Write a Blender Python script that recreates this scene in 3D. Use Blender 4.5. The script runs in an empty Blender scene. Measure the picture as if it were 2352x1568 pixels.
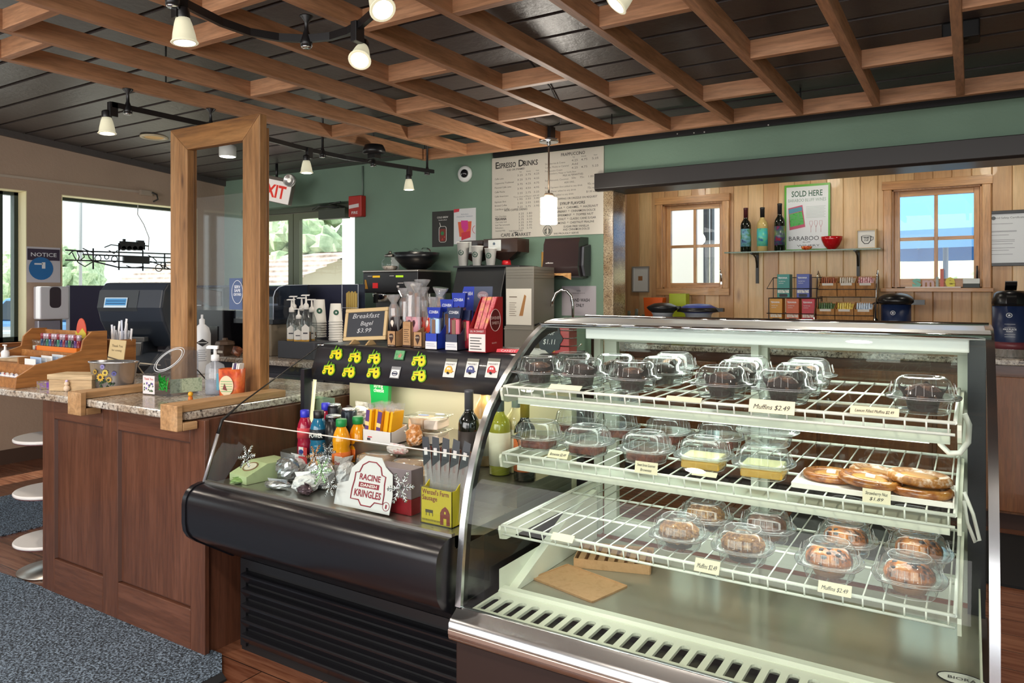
import bpy, math, random
from mathutils import Vector, Matrix
random.seed(7)
PI = math.pi
SC = bpy.context.scene
COL = SC.collection
# ---------------------------------------------------------------- camera
TH = math.radians(32)
CAMH = 1.32
cam = bpy.data.cameras.new('camera')
cam.sensor_width = 36.0
cam.lens = 1690 / 2352 * 36.0
cam.shift_y = -(784 - 668) / 2352
cam.clip_start = 0.05
camo = bpy.data.objects.new('camera', cam)
COL.objects.link(camo)
camo.location = (0, 0, CAMH)
camo.rotation_euler = (PI / 2, 0, TH)
SC.camera = camo
# ---------------------------------------------------------------- world (bright overcast daylight) and exposure
W = bpy.data.worlds.new('world')
SC.world = W
W.use_nodes = True
wn = W.node_tree.nodes
wb = wn['Background']
wb.inputs[0].default_value = (0.86, 0.93, 1.0, 1)
wb.inputs[1].default_value = 1.9
SC.view_settings.view_transform = 'Standard'
SC.view_settings.look = 'None'
SC.view_settings.gamma = 1
SC.view_settings.exposure = 0.1
try:
    SC.cycles.max_bounces = 7
    SC.cycles.diffuse_bounces = 4
    SC.cycles.glossy_bounces = 3
    SC.cycles.transparent_max_bounces = 26
    SC.cycles.transmission_bounces = 4
    SC.cycles.caustics_reflective = False
    SC.cycles.caustics_refractive = False
    SC.cycles.sample_clamp_indirect = 4.0
    SC.cycles.use_adaptive_sampling = True
    SC.cycles.adaptive_threshold = 0.02
except Exception:
    pass


def lamp(name, kind, loc, power, color=(1, .9, .78), radius=.05, target=None, spot=1.6, sx=1, sy=1):
    l = bpy.data.lights.new(name, kind)
    l.energy = power
    l.color = color
    if kind in ('POINT', 'SPOT'):
        l.shadow_soft_size = radius
    if kind == 'SPOT':
        l.spot_size = spot
        l.spot_blend = .8
    if kind == 'AREA':
        l.shape = 'RECTANGLE'
        l.size = sx
        l.size_y = sy
    o = bpy.data.objects.new(name, l)
    COL.objects.link(o)
    o.location = loc
    if target is not None:
        o.rotation_euler = (Vector(target) - Vector(loc)).to_track_quat('-Z', 'Y').to_euler()
    return o


# daylight entering through the shop front behind the camera
DAY = (.86, .93, 1)
lamp('shop_front_daylight', 'AREA', (-2.2, -3.1, 1.6), 150, (1, .97, .93), target=(-2.0, 2, 1.1), sx=4.4, sy=2.0)
lamp('shop_front_daylight', 'AREA', (1.6, -3.1, 1.6), 80, (1, .97, .93), target=(0.4, 3, 1.2), sx=2.2, sy=2.0)
# unseen fill spots added under the ceiling
for (x, y, p) in ((-1.2, .2, 60), (.6, .6, 50), (-3.0, .3, 62), (-.4, 2.9, 34), (-2.2, 3.0, 40), (.9, 2.6, 26), (-4.6, 1.2, 40)):
    lamp('track_or_fill_light', 'SPOT', (x, y, 2.2), p, (1, .88, .73), .05, target=(x, y + .3, 0), spot=2.6)
for x in (-1.9, -.9, .1):  # fill lamps added out of sight behind the header, without fixtures
    lamp('alcove_fill', 'POINT', (x, 4.93, 2.16), 4.5, (1, .9, .76), .05)
# high sun over the street and patio
sun = bpy.data.lights.new('sun', 'SUN')
sun.energy = 7.5
sun.angle = .01
sun.color = (1, .96, .88)
suno = bpy.data.objects.new('sun', sun)
COL.objects.link(suno)
suno.rotation_euler = Vector((.35, .45, -.85)).to_track_quat('-Z', 'Y').to_euler()


# ---------------------------------------------------------------- materials
def lin(c):
    if isinstance(c, str):
        c = [int(c[i:i + 2], 16) / 255 for i in (0, 2, 4)]
    return tuple((x / 12.92 if x <= .04045 else ((x + .055) / 1.055) ** 2.4) for x in c) + (1,)


MATS = {}


def newmat(name):
    m = bpy.data.materials.new(name)
    m.use_nodes = True
    nt = m.node_tree
    return m, nt, nt.nodes['Principled BSDF'], nt.nodes['Material Output']


def M(color, rough=.5, metal=0.0, spec=.5, coat=0.0, emis=0.0, ecol=None):
    """plain or lightly mottled paint / plastic / metal"""
    key = (color, rough, metal, spec, coat, emis, ecol)
    if key in MATS:
        return MATS[key]
    m, nt, b, o = newmat('finish_' + str(color))
    b.inputs['Base Color'].default_value = lin(color)
    b.inputs['Roughness'].default_value = rough
    b.inputs['Metallic'].default_value = metal
    b.inputs['Specular IOR Level'].default_value = spec
    b.inputs['Coat Weight'].default_value = coat
    if emis:
        b.inputs['Emission Color'].default_value = lin(ecol or color)
        b.inputs['Emission Strength'].default_value = emis
    # every finish carries a faint procedural unevenness in roughness
    n = nt.nodes.new('ShaderNodeTexNoise')
    n.inputs['Scale'].default_value = 35
    r = nt.nodes.new('ShaderNodeMapRange')
    r.inputs['To Min'].default_value = max(0, rough - .015)
    r.inputs['To Max'].default_value = min(1, rough + .015)
    nt.links.new(n.outputs['Fac'], r.inputs['Value'])
    nt.links.new(r.outputs[0], b.inputs['Roughness'])
    MATS[key] = m
    return m


def ramp(nt, stops):
    r = nt.nodes.new('ShaderNodeValToRGB')
    e = r.color_ramp.elements
    while len(e) < len(stops):
        e.new(.5)
    for k, (p, c) in enumerate(stops):
        e[k].position = p
        e[k].color = lin(c)
    return r


def noise(nt, vec, scale, detail=3, rough=.5, dist=0):
    n = nt.nodes.new('ShaderNodeTexNoise')
    n.inputs['Scale'].default_value = scale
    n.inputs['Detail'].default_value = detail
    n.inputs['Roughness'].default_value = rough
    n.inputs['Distortion'].default_value = dist
    if vec is not None:
        nt.links.new(vec, n.inputs['Vector'])
    return n


def mapping(nt, scale, space='Object', loc=(0, 0, 0)):
    t = nt.nodes.new('ShaderNodeTexCoord')
    mp = nt.nodes.new('ShaderNodeMapping')
    mp.inputs['Scale'].default_value = scale
    mp.inputs['Location'].default_value = loc
    nt.links.new(t.outputs[space], mp.inputs['Vector'])
    return mp.outputs['Vector']


def mix(nt, fac, a, b, mode='MIX'):
    n = nt.nodes.new('ShaderNodeMix')
    n.data_type = 'RGBA'
    n.blend_type = mode
    for val, idx in ((fac, 0), (a, 6), (b, 7)):
        if isinstance(val, (int, float)):
            n.inputs[idx].default_value = val
        elif isinstance(val, tuple):
            n.inputs[idx].default_value = val
        else:
            nt.links.new(val, n.inputs[idx])
    return n.outputs[2]


def bump(nt, b, h, strength=.3, dist=.01):
    n = nt.nodes.new('ShaderNodeBump')
    n.inputs['Strength'].default_value = strength
    n.inputs['Distance'].default_value = dist
    nt.links.new(h, n.inputs['Height'])
    nt.links.new(n.outputs[0], b.inputs['Normal'])


def wood(name, c0, c1, c2, axis='Y', rough=.5, knots=True, board=0.0, baxis='X', coat=0, knotc='5a3018', jit=.35, kn=.62, streak=.6):
    """wood grain running along axis; board > 0 gives each board of that width its own tone"""
    if name in MATS:
        return MATS[name]
    m, nt, b, o = newmat(name)
    s = {'X': (1.2, 14, 14), 'Y': (14, 1.2, 14), 'Z': (14, 14, 1.2)}[axis]
    vec = mapping(nt, s)
    oi = nt.nodes.new('ShaderNodeObjectInfo')
    add = nt.nodes.new('ShaderNodeVectorMath')
    add.operation = 'ADD'
    sc = nt.nodes.new('ShaderNodeVectorMath')
    sc.operation = 'SCALE'
    sc.inputs['Scale'].default_value = 37.0
    nt.links.new(oi.outputs['Random'], sc.inputs[0])
    nt.links.new(vec, add.inputs[0])
    nt.links.new(sc.outputs[0], add.inputs[1])
    v = add.outputs[0]
    tone = None
    if board:
        tc = nt.nodes.new('ShaderNodeTexCoord')
        sx = nt.nodes.new('ShaderNodeSeparateXYZ')
        nt.links.new(tc.outputs['Object'], sx.inputs[0])
        dv = nt.nodes.new('ShaderNodeMath')
        dv.operation = 'DIVIDE'
        dv.inputs[1].default_value = board
        nt.links.new(sx.outputs[baxis], dv.inputs[0])
        fl = nt.nodes.new('ShaderNodeMath')
        fl.operation = 'FLOOR'
        nt.links.new(dv.outputs[0], fl.inputs[0])
        wn_ = nt.nodes.new('ShaderNodeTexWhiteNoise')
        wn_.noise_dimensions = '1D'
        nt.links.new(fl.outputs[0], wn_.inputs['W'])
        tone = wn_.outputs['Value']
        a2 = nt.nodes.new('ShaderNodeVectorMath')
        a2.operation = 'SCALE'
        a2.inputs['Scale'].default_value = 50
        nt.links.new(wn_.outputs['Color'], a2.inputs[0])
        a3 = nt.nodes.new('ShaderNodeVectorMath')
        a3.operation = 'ADD'
        nt.links.new(v, a3.inputs[0])
        nt.links.new(a2.outputs[0], a3.inputs[1])
        v = a3.outputs[0]
    n1 = noise(nt, v, 1.0, 4, .6, .6)
    r = ramp(nt, [(.28, c2), (.5, c0), (.72, c1)])
    nt.links.new(n1.outputs['Fac'], r.inputs[0])
    col = r.outputs[0]
    n2 = noise(nt, v, 5.0, 3, .7)
    r2 = ramp(nt, [(.35, 'b8b8b8'), (.6, 'ffffff')])
    nt.links.new(n2.outputs['Fac'], r2.inputs[0])
    col = mix(nt, streak, col, r2.outputs[0], 'MULTIPLY')
    if tone is not None:
        r3 = ramp(nt, [(0, 'd0b09a'), (.35, 'f0e2d4'), (1, 'ffffff')])
        nt.links.new(tone, r3.inputs[0])
        col = mix(nt, jit * 2, col, r3.outputs[0], 'MULTIPLY')
    if knots:
        ks = {'X': (2.0, 7, 7), 'Y': (7, 2.0, 7), 'Z': (7, 7, 2.0)}[axis]
        kv = mapping(nt, ks)
        vo = nt.nodes.new('ShaderNodeTexVoronoi')
        vo.inputs['Scale'].default_value = kn
        nt.links.new(kv, vo.inputs['Vector'])
        kr = ramp(nt, [(.0, 'ffffff'), (.075, 'b0b0b0'), (.13, '000000')])
        nt.links.new(vo.outputs['Distance'], kr.inputs[0])
        col = mix(nt, kr.outputs[0], col, lin(knotc))
    nt.links.new(col, b.inputs['Base Color'])
    b.inputs['Roughness'].default_value = rough
    b.inputs['Coat Weight'].default_value = coat
    bump(nt, b, n2.outputs['Fac'], .12, .004)
    MATS[name] = m
    return m


def granite(name='granite', sc=70, cols=None):
    if name in MATS:
        return MATS[name]
    m, nt, b, o = newmat(name)
    v = mapping(nt, (1, 1, 1))
    n1 = noise(nt, v, sc, 5, .75, .2)
    r = ramp(nt, cols or [(.36, '1e1c1c'), (.42, '88807a'), (.5, 'bcb6ae'), (.62, 'd8d4cc')])
    nt.links.new(n1.outputs['Fac'], r.inputs[0])
    n2 = noise(nt, v, 7, 3)
    r2 = ramp(nt, [(.4, 'd8c8b8'), (.6, 'ffffff')])
    nt.links.new(n2.outputs['Fac'], r2.inputs[0])
    nt.links.new(mix(nt, 1, r.outputs[0], r2.outputs[0], 'MULTIPLY'), b.inputs['Base Color'])
    b.inputs['Roughness'].default_value = .18
    MATS[name] = m
    return m


def plaster(name, c, scale=60, rough=.85, amt=.25, var='ffffff'):
    if name in MATS:
        return MATS[name]
    m, nt, b, o = newmat(name)
    v = mapping(nt, (1, 1, 1))
    n = noise(nt, v, scale, 4, .6)
    n2 = noise(nt, v, 2.2, 2)
    r = ramp(nt, [(.3, 'f2f2f2'), (.7, 'ffffff')])
    nt.links.new(n2.outputs['Fac'], r.inputs[0])
    nt.links.new(mix(nt, 1, lin(c), r.outputs[0], 'MULTIPLY'), b.inputs['Base Color'])
    b.inputs['Roughness'].default_value = rough
    bump(nt, b, n.outputs['Fac'], amt, .006)
    MATS[name] = m
    return m


def speckle(name, c0, c1, c2, scale=260, rough=.95, amt=.6):
    if name in MATS:
        return MATS[name]
    m, nt, b, o = newmat(name)
    v = mapping(nt, (1, 1, 1))
    n = noise(nt, v, scale, 2, .8)
    r = ramp(nt, [(.38, c0), (.5, c1), (.62, c2)])
    nt.links.new(n.outputs['Fac'], r.inputs[0])
    nt.links.new(r.outputs[0], b.inputs['Base Color'])
    b.inputs['Roughness'].default_value = rough
    bump(nt, b, n.outputs['Fac'], amt, .01)
    MATS[name] = m
    return m


def clear(name, tint='ffffff', rough=.03, refl=1.0, ior=1.45, haze=0.0, hazec='ffffff'):
    """thin clear glass or plastic: see-through with Fresnel reflection, a little cloudiness"""
    if name in MATS:
        return MATS[name]
    m = bpy.data.materials.new(name)
    m.use_nodes = True
    nt = m.node_tree
    for n in list(nt.nodes):
        nt.nodes.remove(n)
    o = nt.nodes.new('ShaderNodeOutputMaterial')
    t = nt.nodes.new('ShaderNodeBsdfTransparent')
    t.inputs[0].default_value = lin(tint)
    g = nt.nodes.new('ShaderNodeBsdfGlossy')
    g.inputs['Roughness'].default_value = rough
    f = nt.nodes.new('ShaderNodeFresnel')
    geo = nt.nodes.new('ShaderNodeNewGeometry')
    im = nt.nodes.new('ShaderNodeMapRange')   # the same reflection from either side of the thin sheet
    im.inputs['To Min'].default_value = ior
    im.inputs['To Max'].default_value = 1 / ior
    nt.links.new(geo.outputs['Backfacing'], im.inputs['Value'])
    nt.links.new(im.outputs[0], f.inputs['IOR'])
    mu = nt.nodes.new('ShaderNodeMath')
    mu.operation = 'MULTIPLY'
    mu.inputs[1].default_value = refl
    nt.links.new(f.outputs[0], mu.inputs[0])
    base = t.outputs[0]
    if haze:
        d = nt.nodes.new('ShaderNodeBsdfDiffuse')
        d.inputs[0].default_value = lin(hazec)
        mh = nt.nodes.new('ShaderNodeMixShader')
        mh.inputs[0].default_value = haze
        nt.links.new(base, mh.inputs[1])
        nt.links.new(d.outputs[0], mh.inputs[2])
        base = mh.outputs[0]
    ms = nt.nodes.new('ShaderNodeMixShader')
    nt.links.new(mu.outputs[0], ms.inputs[0])
    nt.links.new(base, ms.inputs[1])
    nt.links.new(g.outputs[0], ms.inputs[2])
    nt.links.new(ms.outputs[0], o.inputs[0])
    MATS[name] = m
    return m


def mottled(name, cols, scale=20, rough=.5, detail=4, amt=.3, coat=0, voronoi=False, dist=0):
    if name in MATS:
        return MATS[name]
    m, nt, b, o = newmat(name)
    v = mapping(nt, (1, 1, 1))
    n = noise(nt, v, scale, detail, .65, dist)
    k = len(cols)
    r = ramp(nt, [(.3 + .4 * i / max(1, k - 1), c) for i, c in enumerate(cols)])
    nt.links.new(n.outputs['Fac'], r.inputs[0])
    nt.links.new(r.outputs[0], b.inputs['Base Color'])
    b.inputs['Roughness'].default_value = rough
    b.inputs['Coat Weight'].default_value = coat
    if amt:
        bump(nt, b, n.outputs['Fac'], amt, .006)
    MATS[name] = m
    return m


def floorplanks(name):
    m, nt, b, o = newmat(name)
    tc = nt.nodes.new('ShaderNodeTexCoord')
    br = nt.nodes.new('ShaderNodeTexBrick')
    br.offset = .37
    br.inputs['Scale'].default_value = 1
    br.inputs['Mortar Size'].default_value = .0022
    br.inputs['Mortar Smooth'].default_value = .1
    br.inputs['Brick Width'].default_value = .62
    br.inputs['Row Height'].default_value = .155
    br.inputs['Color1'].default_value = lin('7c4f3b')
    br.inputs['Color2'].default_value = lin('8f6048')
    br.inputs['Mortar'].default_value = lin('2e2420')
    nt.links.new(tc.outputs['Object'], br.inputs['Vector'])
    v = mapping(nt, (2, 22, 1))
    n = noise(nt, v, 2.0, 5, .6, .4)
    r = ramp(nt, [(.35, 'b09080'), (.6, 'ffffff')])
    nt.links.new(n.outputs['Fac'], r.inputs[0])
    nt.links.new(mix(nt, .8, br.outputs['Color'], r.outputs[0], 'MULTIPLY'), b.inputs['Base Color'])
    b.inputs['Roughness'].default_value = .24
    bump(nt, b, br.outputs['Fac'], -.4, .004)
    return m


GREEN = plaster('green_wall_paint', '7a9481')
TAN = plaster('tan_wall_paint', 'b39a86', 40, .85, .4)
BLACK = M('18181a', .35)
DARK = M('242426', .5)
STEEL = M('c9ccd0', .22, 1.0)
BRUSHED = M('b4b0aa', .38, 1.0)
CHROME = M('dfe3e6', .08, 1.0)
WHITE = M('eceeea', .4)
WIREW = M('e6ebe2', .35)
CREAM = M('e9e2c6', .6)
INK = M('16161a', .6)
GLASS = clear('clear_glass', 'f6faf8', .01, .55, 1.45)
CASEGLASS = clear('display_case_glass', 'f2f8f4', .01, .55, 1.45)
ACRYL = clear('clear_acrylic', 'f8fafa', .03, .9, 1.45, .02)
PET = clear('clear_clamshell_plastic', 'fafdfd', .06, 1.4, 1.45, .03, 'f4f8fa')
WRAP = clear('clear_wrap_film', 'f4f4f4', .1, 2.2, 1.5, .2, 'f4f6fa')
PINE = wood('pine_panelling', 'dcb98a', 'e2c396', 'd0a878', 'Z', .45, True, .107, 'X', .1, knotc='6a3c1c', kn=.95, streak=.25, jit=.4)
PINETRIM = wood('pine_trim', 'c89460', 'd8a872', 'a87040', 'Z', .4, False, coat=.2)
PINETRIMX = wood('pine_trim_across', 'c89460', 'd8a872', 'a87040', 'X', .4, False, coat=.2)
JOIST = wood('trellis_timber', 'bf8c66', 'ca9874', 'a2724c', 'Y', .55, True, knotc='5e3a24')
JOISTX = wood('trellis_timber_across', 'c4906a', 'd09e78', 'a87850', 'X', .55, True, knotc='5e3a24')
CAB = wood('stained_maple', '643d2c', '714837', '553225', 'Z', .36, False, coat=.25)
CAB2 = wood('warm_stained_maple', '84502e', '90603a', '744424', 'Z', .36, False, coat=.2)
CABX = wood('stained_maple_across', '643d2c', '714837', '553225', 'X', .36, False, coat=.25)
POSTW = wood('sneeze_guard_timber', 'a87a4c', 'b68c5e', '805832', 'Z', .5, True, knotc='4a2810', kn=1.3)
POSTX = wood('sneeze_guard_timber_across', 'a0703e', 'b48450', '704824', 'X', .5, True, knotc='4a2810', kn=1.3)
POSTY = wood('sneeze_guard_timber_deep', 'bd9468', 'c9a47c', 'a37a50', 'Y', .55, False)
OAK = wood('oak_rack', 'a8703c', 'b8824c', '8f5c30', 'Y', .5, False)
RAWWOOD = wood('raw_basswood', 'cbb08a', 'd6be9a', 'b99a72', 'X', .6, False)
KRAFT = mottled('kraft_card', ['a88058', 'b89068', 'b08860'], 30, .8, 3, .1)
GRAN = granite()
CARPET = speckle('entrance_carpet', '12171e', '485462', '90a4ba', 120)


# ---------------------------------------------------------------- mesh builder
class MB:
    def __init__(s, mat=None):
        s.v, s.f, s.mi, s.sm, s.mats = [], [], [], [], []
        s.cur = 0
        s.T = Matrix.Identity(4)
        if mat is not None:
            s.m(mat)

    def m(s, mat):
        if mat not in s.mats:
            s.mats.append(mat)
        s.cur = s.mats.index(mat)
        return s

    def t(s, mat4=None):
        s.T = mat4 if mat4 is not None else Matrix.Identity(4)
        return s

    def raw(s, vs, fs, smooth=False):
        n = len(s.v)
        T = s.T
        s.v += [tuple(T @ Vector(p)) for p in vs]
        for f in fs:
            s.f.append([i + n for i in f])
            s.mi.append(s.cur)
            s.sm.append(smooth)
        return s

    def box(s, x0, x1, y0, y1, z0, z1, tx=0, ty=0, bx=0):
        """tx, ty: how far each top edge is drawn in"""
        v = [(x0, y0, z0), (x1, y0, z0), (x1, y1, z0), (x0, y1, z0),
             (x0 + tx, y0 + ty, z1), (x1 - tx, y0 + ty, z1), (x1 - tx, y1 - ty, z1), (x0 + tx, y1 - ty, z1)]
        return s.raw(v, [(0, 3, 2, 1), (4, 5, 6, 7), (0, 1, 5, 4), (1, 2, 6, 5), (2, 3, 7, 6), (3, 0, 4, 7)])

    def prism(s, pts, ax, a0, a1, smooth=False):
        """extrude a closed 2-D outline along axis ax ('x': pts=(y,z), 'y': (x,z), 'z': (x,y))"""
        n = len(pts)

        def P(p, a):
            return {'x': (a, p[0], p[1]), 'y': (p[0], a, p[1]), 'z': (p[0], p[1], a)}[ax]
        ar = sum(pts[i][0] * pts[(i + 1) % n][1] - pts[(i + 1) % n][0] * pts[i][1] for i in range(n))
        if (ar > 0) == (ax == 'y'):
            pts = pts[::-1]
        v = [P(p, a0) for p in pts] + [P(p, a1) for p in pts]
        s.raw(v, [(i, (i + 1) % n, n + (i + 1) % n, n + i) for i in range(n)], smooth)
        if smooth:
            s.raw(v, [])
        k = len(s.v) - 2 * n
        for f in (list(range(n))[::-1], [n + i for i in range(n)]):
            s.f.append([k + i for i in f])
            s.mi.append(s.cur)
            s.sm.append(False)
        return s

    def strip(s, a, b, smooth=True, closed=False):
        """surface between two equally long point rows"""
        n = len(a)
        m = n if closed else n - 1
        return s.raw(list(a) + list(b), [(i, (i + 1) % n, n + (i + 1) % n, n + i) for i in range(m)], smooth)

    def lathe(s, prof, c=(0, 0, 0), n=20, smooth=True, sq=0.0, sx=1, sy=1):
        """prof: (radius, z) from bottom to top; sq>0 squares the circle"""
        vs, fs = [], []
        for (r, z) in prof:
            for k in range(n):
                a = 2 * PI * (k + .5) / n
                ca, sa = math.cos(a), math.sin(a)
                if sq:
                    q = 1 / max(abs(ca), abs(sa))
                    f = (1 - sq) + sq * q
                else:
                    f = 1
                vs.append((c[0] + r * ca * f * sx, c[1] + r * sa * f * sy, c[2] + z))
        for j in range(len(prof) - 1):
            for k in range(n):
                a = j * n + k
                b = j * n + (k + 1) % n
                fs.append((a, b, b + n, a + n))
        s.raw(vs, fs, smooth)
        k0 = len(s.v) - len(vs)
        if prof[0][0] > 1e-5:
            s.f.append([k0 + i for i in range(n)][::-1]); s.mi.append(s.cur); s.sm.append(False)
        if prof[-1][0] > 1e-5:
            s.f.append([k0 + len(vs) - n + i for i in range(n)]); s.mi.append(s.cur); s.sm.append(False)
        return s

    def tube(s, pts, r, n=8, closed=False, smooth=True):
        pts = [Vector(p) for p in pts]
        m = len(pts)
        rs = r if isinstance(r, (list, tuple)) else [r] * m
        vs, fs = [], []
        up = None
        for i, p in enumerate(pts):
            if closed:
                d = pts[(i + 1) % m] - pts[i - 1]
            else:
                d = pts[min(i + 1, m - 1)] - pts[max(i - 1, 0)]
            d.normalize()
            if up is None:
                up = Vector((0, 0, 1)) if abs(d.z) < .9 else Vector((1, 0, 0))
            side = d.cross(up)
            side.normalize()
            up = side.cross(d)
            for k in range(n):
                a = 2 * PI * (k + .5) / n
                vs.append(tuple(p + side * rs[i] * math.cos(a) + up * rs[i] * math.sin(a)))
        for i in range(m if closed else m - 1):
            for k in range(n):
                a, b = i * n + k, i * n + (k + 1) % n
                c, d2 = ((i + 1) % m) * n + (k + 1) % n, ((i + 1) % m) * n + k
                fs.append((a, b, c, d2))
        s.raw(vs, fs, smooth)
        if not closed:
            k0 = len(s.v) - len(vs)
            s.f.append([k0 + i for i in range(n)][::-1]); s.mi.append(s.cur); s.sm.append(False)
            s.f.append([k0 + len(vs) - n + i for i in range(n)]); s.mi.append(s.cur); s.sm.append(False)
        return s

    def rod(s, a, b, r, n=6):
        return s.tube([a, b], r, n, smooth=n > 4)

    def ball(s, c, r, n=12, rings=7, sx=1, sy=1, sz=1, jit=0.0, smooth=True):
        vs, fs = [], []
        for j in range(rings + 1):
            ph = PI * j / rings
            for k in range(n):
                a = 2 * PI * k / n
                q = 1 + (random.uniform(-jit, jit) if 0 < j < rings else 0)
                vs.append((c[0] + r * sx * q * math.sin(ph) * math.cos(a), c[1] + r * sy * q * math.sin(ph) * math.sin(a), c[2] + r * sz * q * math.cos(ph)))
        for j in range(rings):
            for k in range(n):
                a, b = j * n + k, j * n + (k + 1) % n
                fs.append((a, a + n, b + n, b))
        return s.raw(vs, fs, smooth)

    def quad(s, a, b, c, d):
        return s.raw([a, b, c, d], [(0, 1, 2, 3)])

    def text(s, txt, o, size, r=(1, 0, 0), u=(0, 0, 1), align='CENTER', w=None, bold=0.0, shear=0.0, lift=.0006):
        """flat lettering; o = anchor on the baseline, r = reading direction, u = up; w fits the width"""
        vs, fs, tw = glyphs(txt, bold, shear)
        k = size / .7
        kx = k
        if w is not None and tw > 0:
            kx = w / tw
        off = {'CENTER': -tw / 2, 'LEFT': 0, 'RIGHT': -tw}[align]
        o, r, u = Vector(o), Vector(r).normalized(), Vector(u).normalized()
        nrm = r.cross(u)
        pts = [tuple(o + r * ((x + off) * kx) + u * (y * k) + nrm * lift) for (x, y) in vs]
        return s.raw(pts, fs)

    def build(s, name, parent=None, bevel=0.0, loc=None, seg=2, sub=0):
        me = bpy.data.meshes.new(name)
        me.from_pydata(s.v, [], s.f)
        for m_ in s.mats:
            me.materials.append(m_)
        me.polygons.foreach_set('material_index', s.mi)
        me.polygons.foreach_set('use_smooth', s.sm)
        me.update()
        o = bpy.data.objects.new(name, me)
        COL.objects.link(o)
        if parent is not None:
            o.parent = parent
        if loc is not None:
            o.location = loc
        if bevel:
            b = o.modifiers.new('bevel', 'BEVEL')
            b.width = bevel
            b.segments = seg
            b.limit_method = 'ANGLE'
            b.angle_limit = math.radians(40)
        if sub:
            b = o.modifiers.new('sub', 'SUBSURF')
            b.levels = sub
            b.render_levels = sub
        return o


GL = {}


def glyphs(txt, bold, shear):
    key = (txt, bold, shear)
    if key in GL:
        return GL[key]
    cu = bpy.data.curves.new('g', 'FONT')
    cu.body = txt
    cu.size = 1
    cu.offset = bold
    cu.shear = shear
    cu.resolution_u = 2
    ob = bpy.data.objects.new('g', cu)
    me = bpy.data.meshes.new_from_object(ob)
    vs = [(v.co.x, v.co.y) for v in me.vertices]
    fs = [tuple(p.vertices) for p in me.polygons]
    bpy.data.objects.remove(ob)
    bpy.data.meshes.remove(me)
    bpy.data.curves.remove(cu)
    if vs:
        x0, x1 = min(v[0] for v in vs), max(v[0] for v in vs)
        vs = [(x - x0, y) for x, y in vs]
    else:
        x0 = x1 = 0
    GL[key] = (vs, fs, x1 - x0)
    return GL[key]


def tag(o, label, cat, group=None, kind=None):
    o['label'] = label
    o['category'] = cat
    if group:
        o['group'] = group
    if kind:
        o['kind'] = kind
    return o


def thing(name, label, cat, loc=(0, 0, 0), rz=0, group=None):
    o = bpy.data.objects.new(name, None)
    COL.objects.link(o)
    o.location = loc
    o.rotation_euler = (0, 0, rz)
    return tag(o, label, cat, group)


def struct(o):
    o['kind'] = 'structure'
    return o


def dup(root, loc, rz=0, label=None, group=None, scale=None):
    r = root.copy()
    COL.objects.link(r)
    r.location = loc
    if rz is not None:
        r.rotation_euler = (0, 0, rz)
    if label:
        r['label'] = label
    if group:
        r['group'] = group
    if scale:
        r.scale = (scale, scale, scale) if not isinstance(scale, tuple) else scale
    for ch in list(root.children):
        c = ch.copy()
        COL.objects.link(c)
        c.parent = r
        for g in list(ch.children):
            d = g.copy()
            COL.objects.link(d)
            d.parent = c
    return r


def arc(cx, cy, r, a0, a1, n):
    return [(cx + r * math.cos(math.radians(a0 + (a1 - a0) * i / n)), cy + r * math.sin(math.radians(a0 + (a1 - a0) * i / n))) for i in range(n + 1)]


def rrect(x0, x1, y0, y1, r, n=4):
    return arc(x1 - r, y0 + r, r, -90, 0, n) + arc(x1 - r, y1 - r, r, 0, 90, n) + arc(x0 + r, y1 - r, r, 90, 180, n) + arc(x0 + r, y0 + r, r, 180, 270, n)


def Tr(x=0, y=0, z=0):
    return Matrix.Translation((x, y, z))


def Rx(a):
    return Matrix.Rotation(a, 4, 'X')


def Ry(a):
    return Matrix.Rotation(a, 4, 'Y')


def Rz(a):
    return Matrix.Rotation(a, 4, 'Z')


def ray(u, v):
    tx, tz = (u - 1176) / 1690, (668 - v) / 1690
    return (tx * math.cos(TH) - math.sin(TH), tx * math.sin(TH) + math.cos(TH), tz)


def onY(u, v, y):
    """point of the vertical plane Y = y that the photograph shows at (u, v)"""
    r = ray(u, v)
    k = y / r[1]
    return Vector((k * r[0], y, CAMH + k * r[2]))


def onZ(u, v, z):
    r = ray(u, v)
    k = (z - CAMH) / r[2]
    return Vector((k * r[0], k * r[1], z))


def onX(u, v, x):
    r = ray(u, v)
    k = x / r[0]
    return Vector((x, k * r[1], CAMH + k * r[2]))


# ================================================================ SETTING
def ceilz(y):
    return 2.753 - .076 * y


# floor
m = MB(floorplanks('wood_look_floor_tile'))
m.box(-6.6, 2.2, -3.4, 5.75, -.06, 0)
struct(m.build('floor'))
# ceiling: dark painted boards with open joints, running across
CEILM = plaster('dark_ceiling_paint', '524c4a', 25, .42, .5)
m = MB(CEILM)
y = -3.3
while y < 5.0:
    y1 = min(y + .186, 4.8)
    m.raw([(-6.3, y, ceilz(y)), (2.2, y, ceilz(y)), (2.2, y1, ceilz(y1)), (-6.3, y1, ceilz(y1)),
           (-6.3, y, ceilz(y) + .03), (2.2, y, ceilz(y) + .03), (2.2, y1, ceilz(y1) + .03), (-6.3, y1, ceilz(y1) + .03)],
          [(0, 1, 2, 3)[::-1], (4, 5, 6, 7), (0, 1, 5, 4), (2, 3, 7, 6)])
    y += .212
m.m(M('0c0c0d', .9))
m.raw([(-6.4, -3.4, ceilz(-3.4) + .028), (2.3, -3.4, ceilz(-3.4) + .028), (2.3, 4.8, ceilz(4.8) + .028), (-6.4, 4.8, ceilz(4.8) + .028)], [(3, 2, 1, 0)])
m.m(CEILM)
m.box(-3.2, 2.2, 4.8, 5.7, 2.3, 2.36)
struct(m.build('ceiling'))


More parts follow.
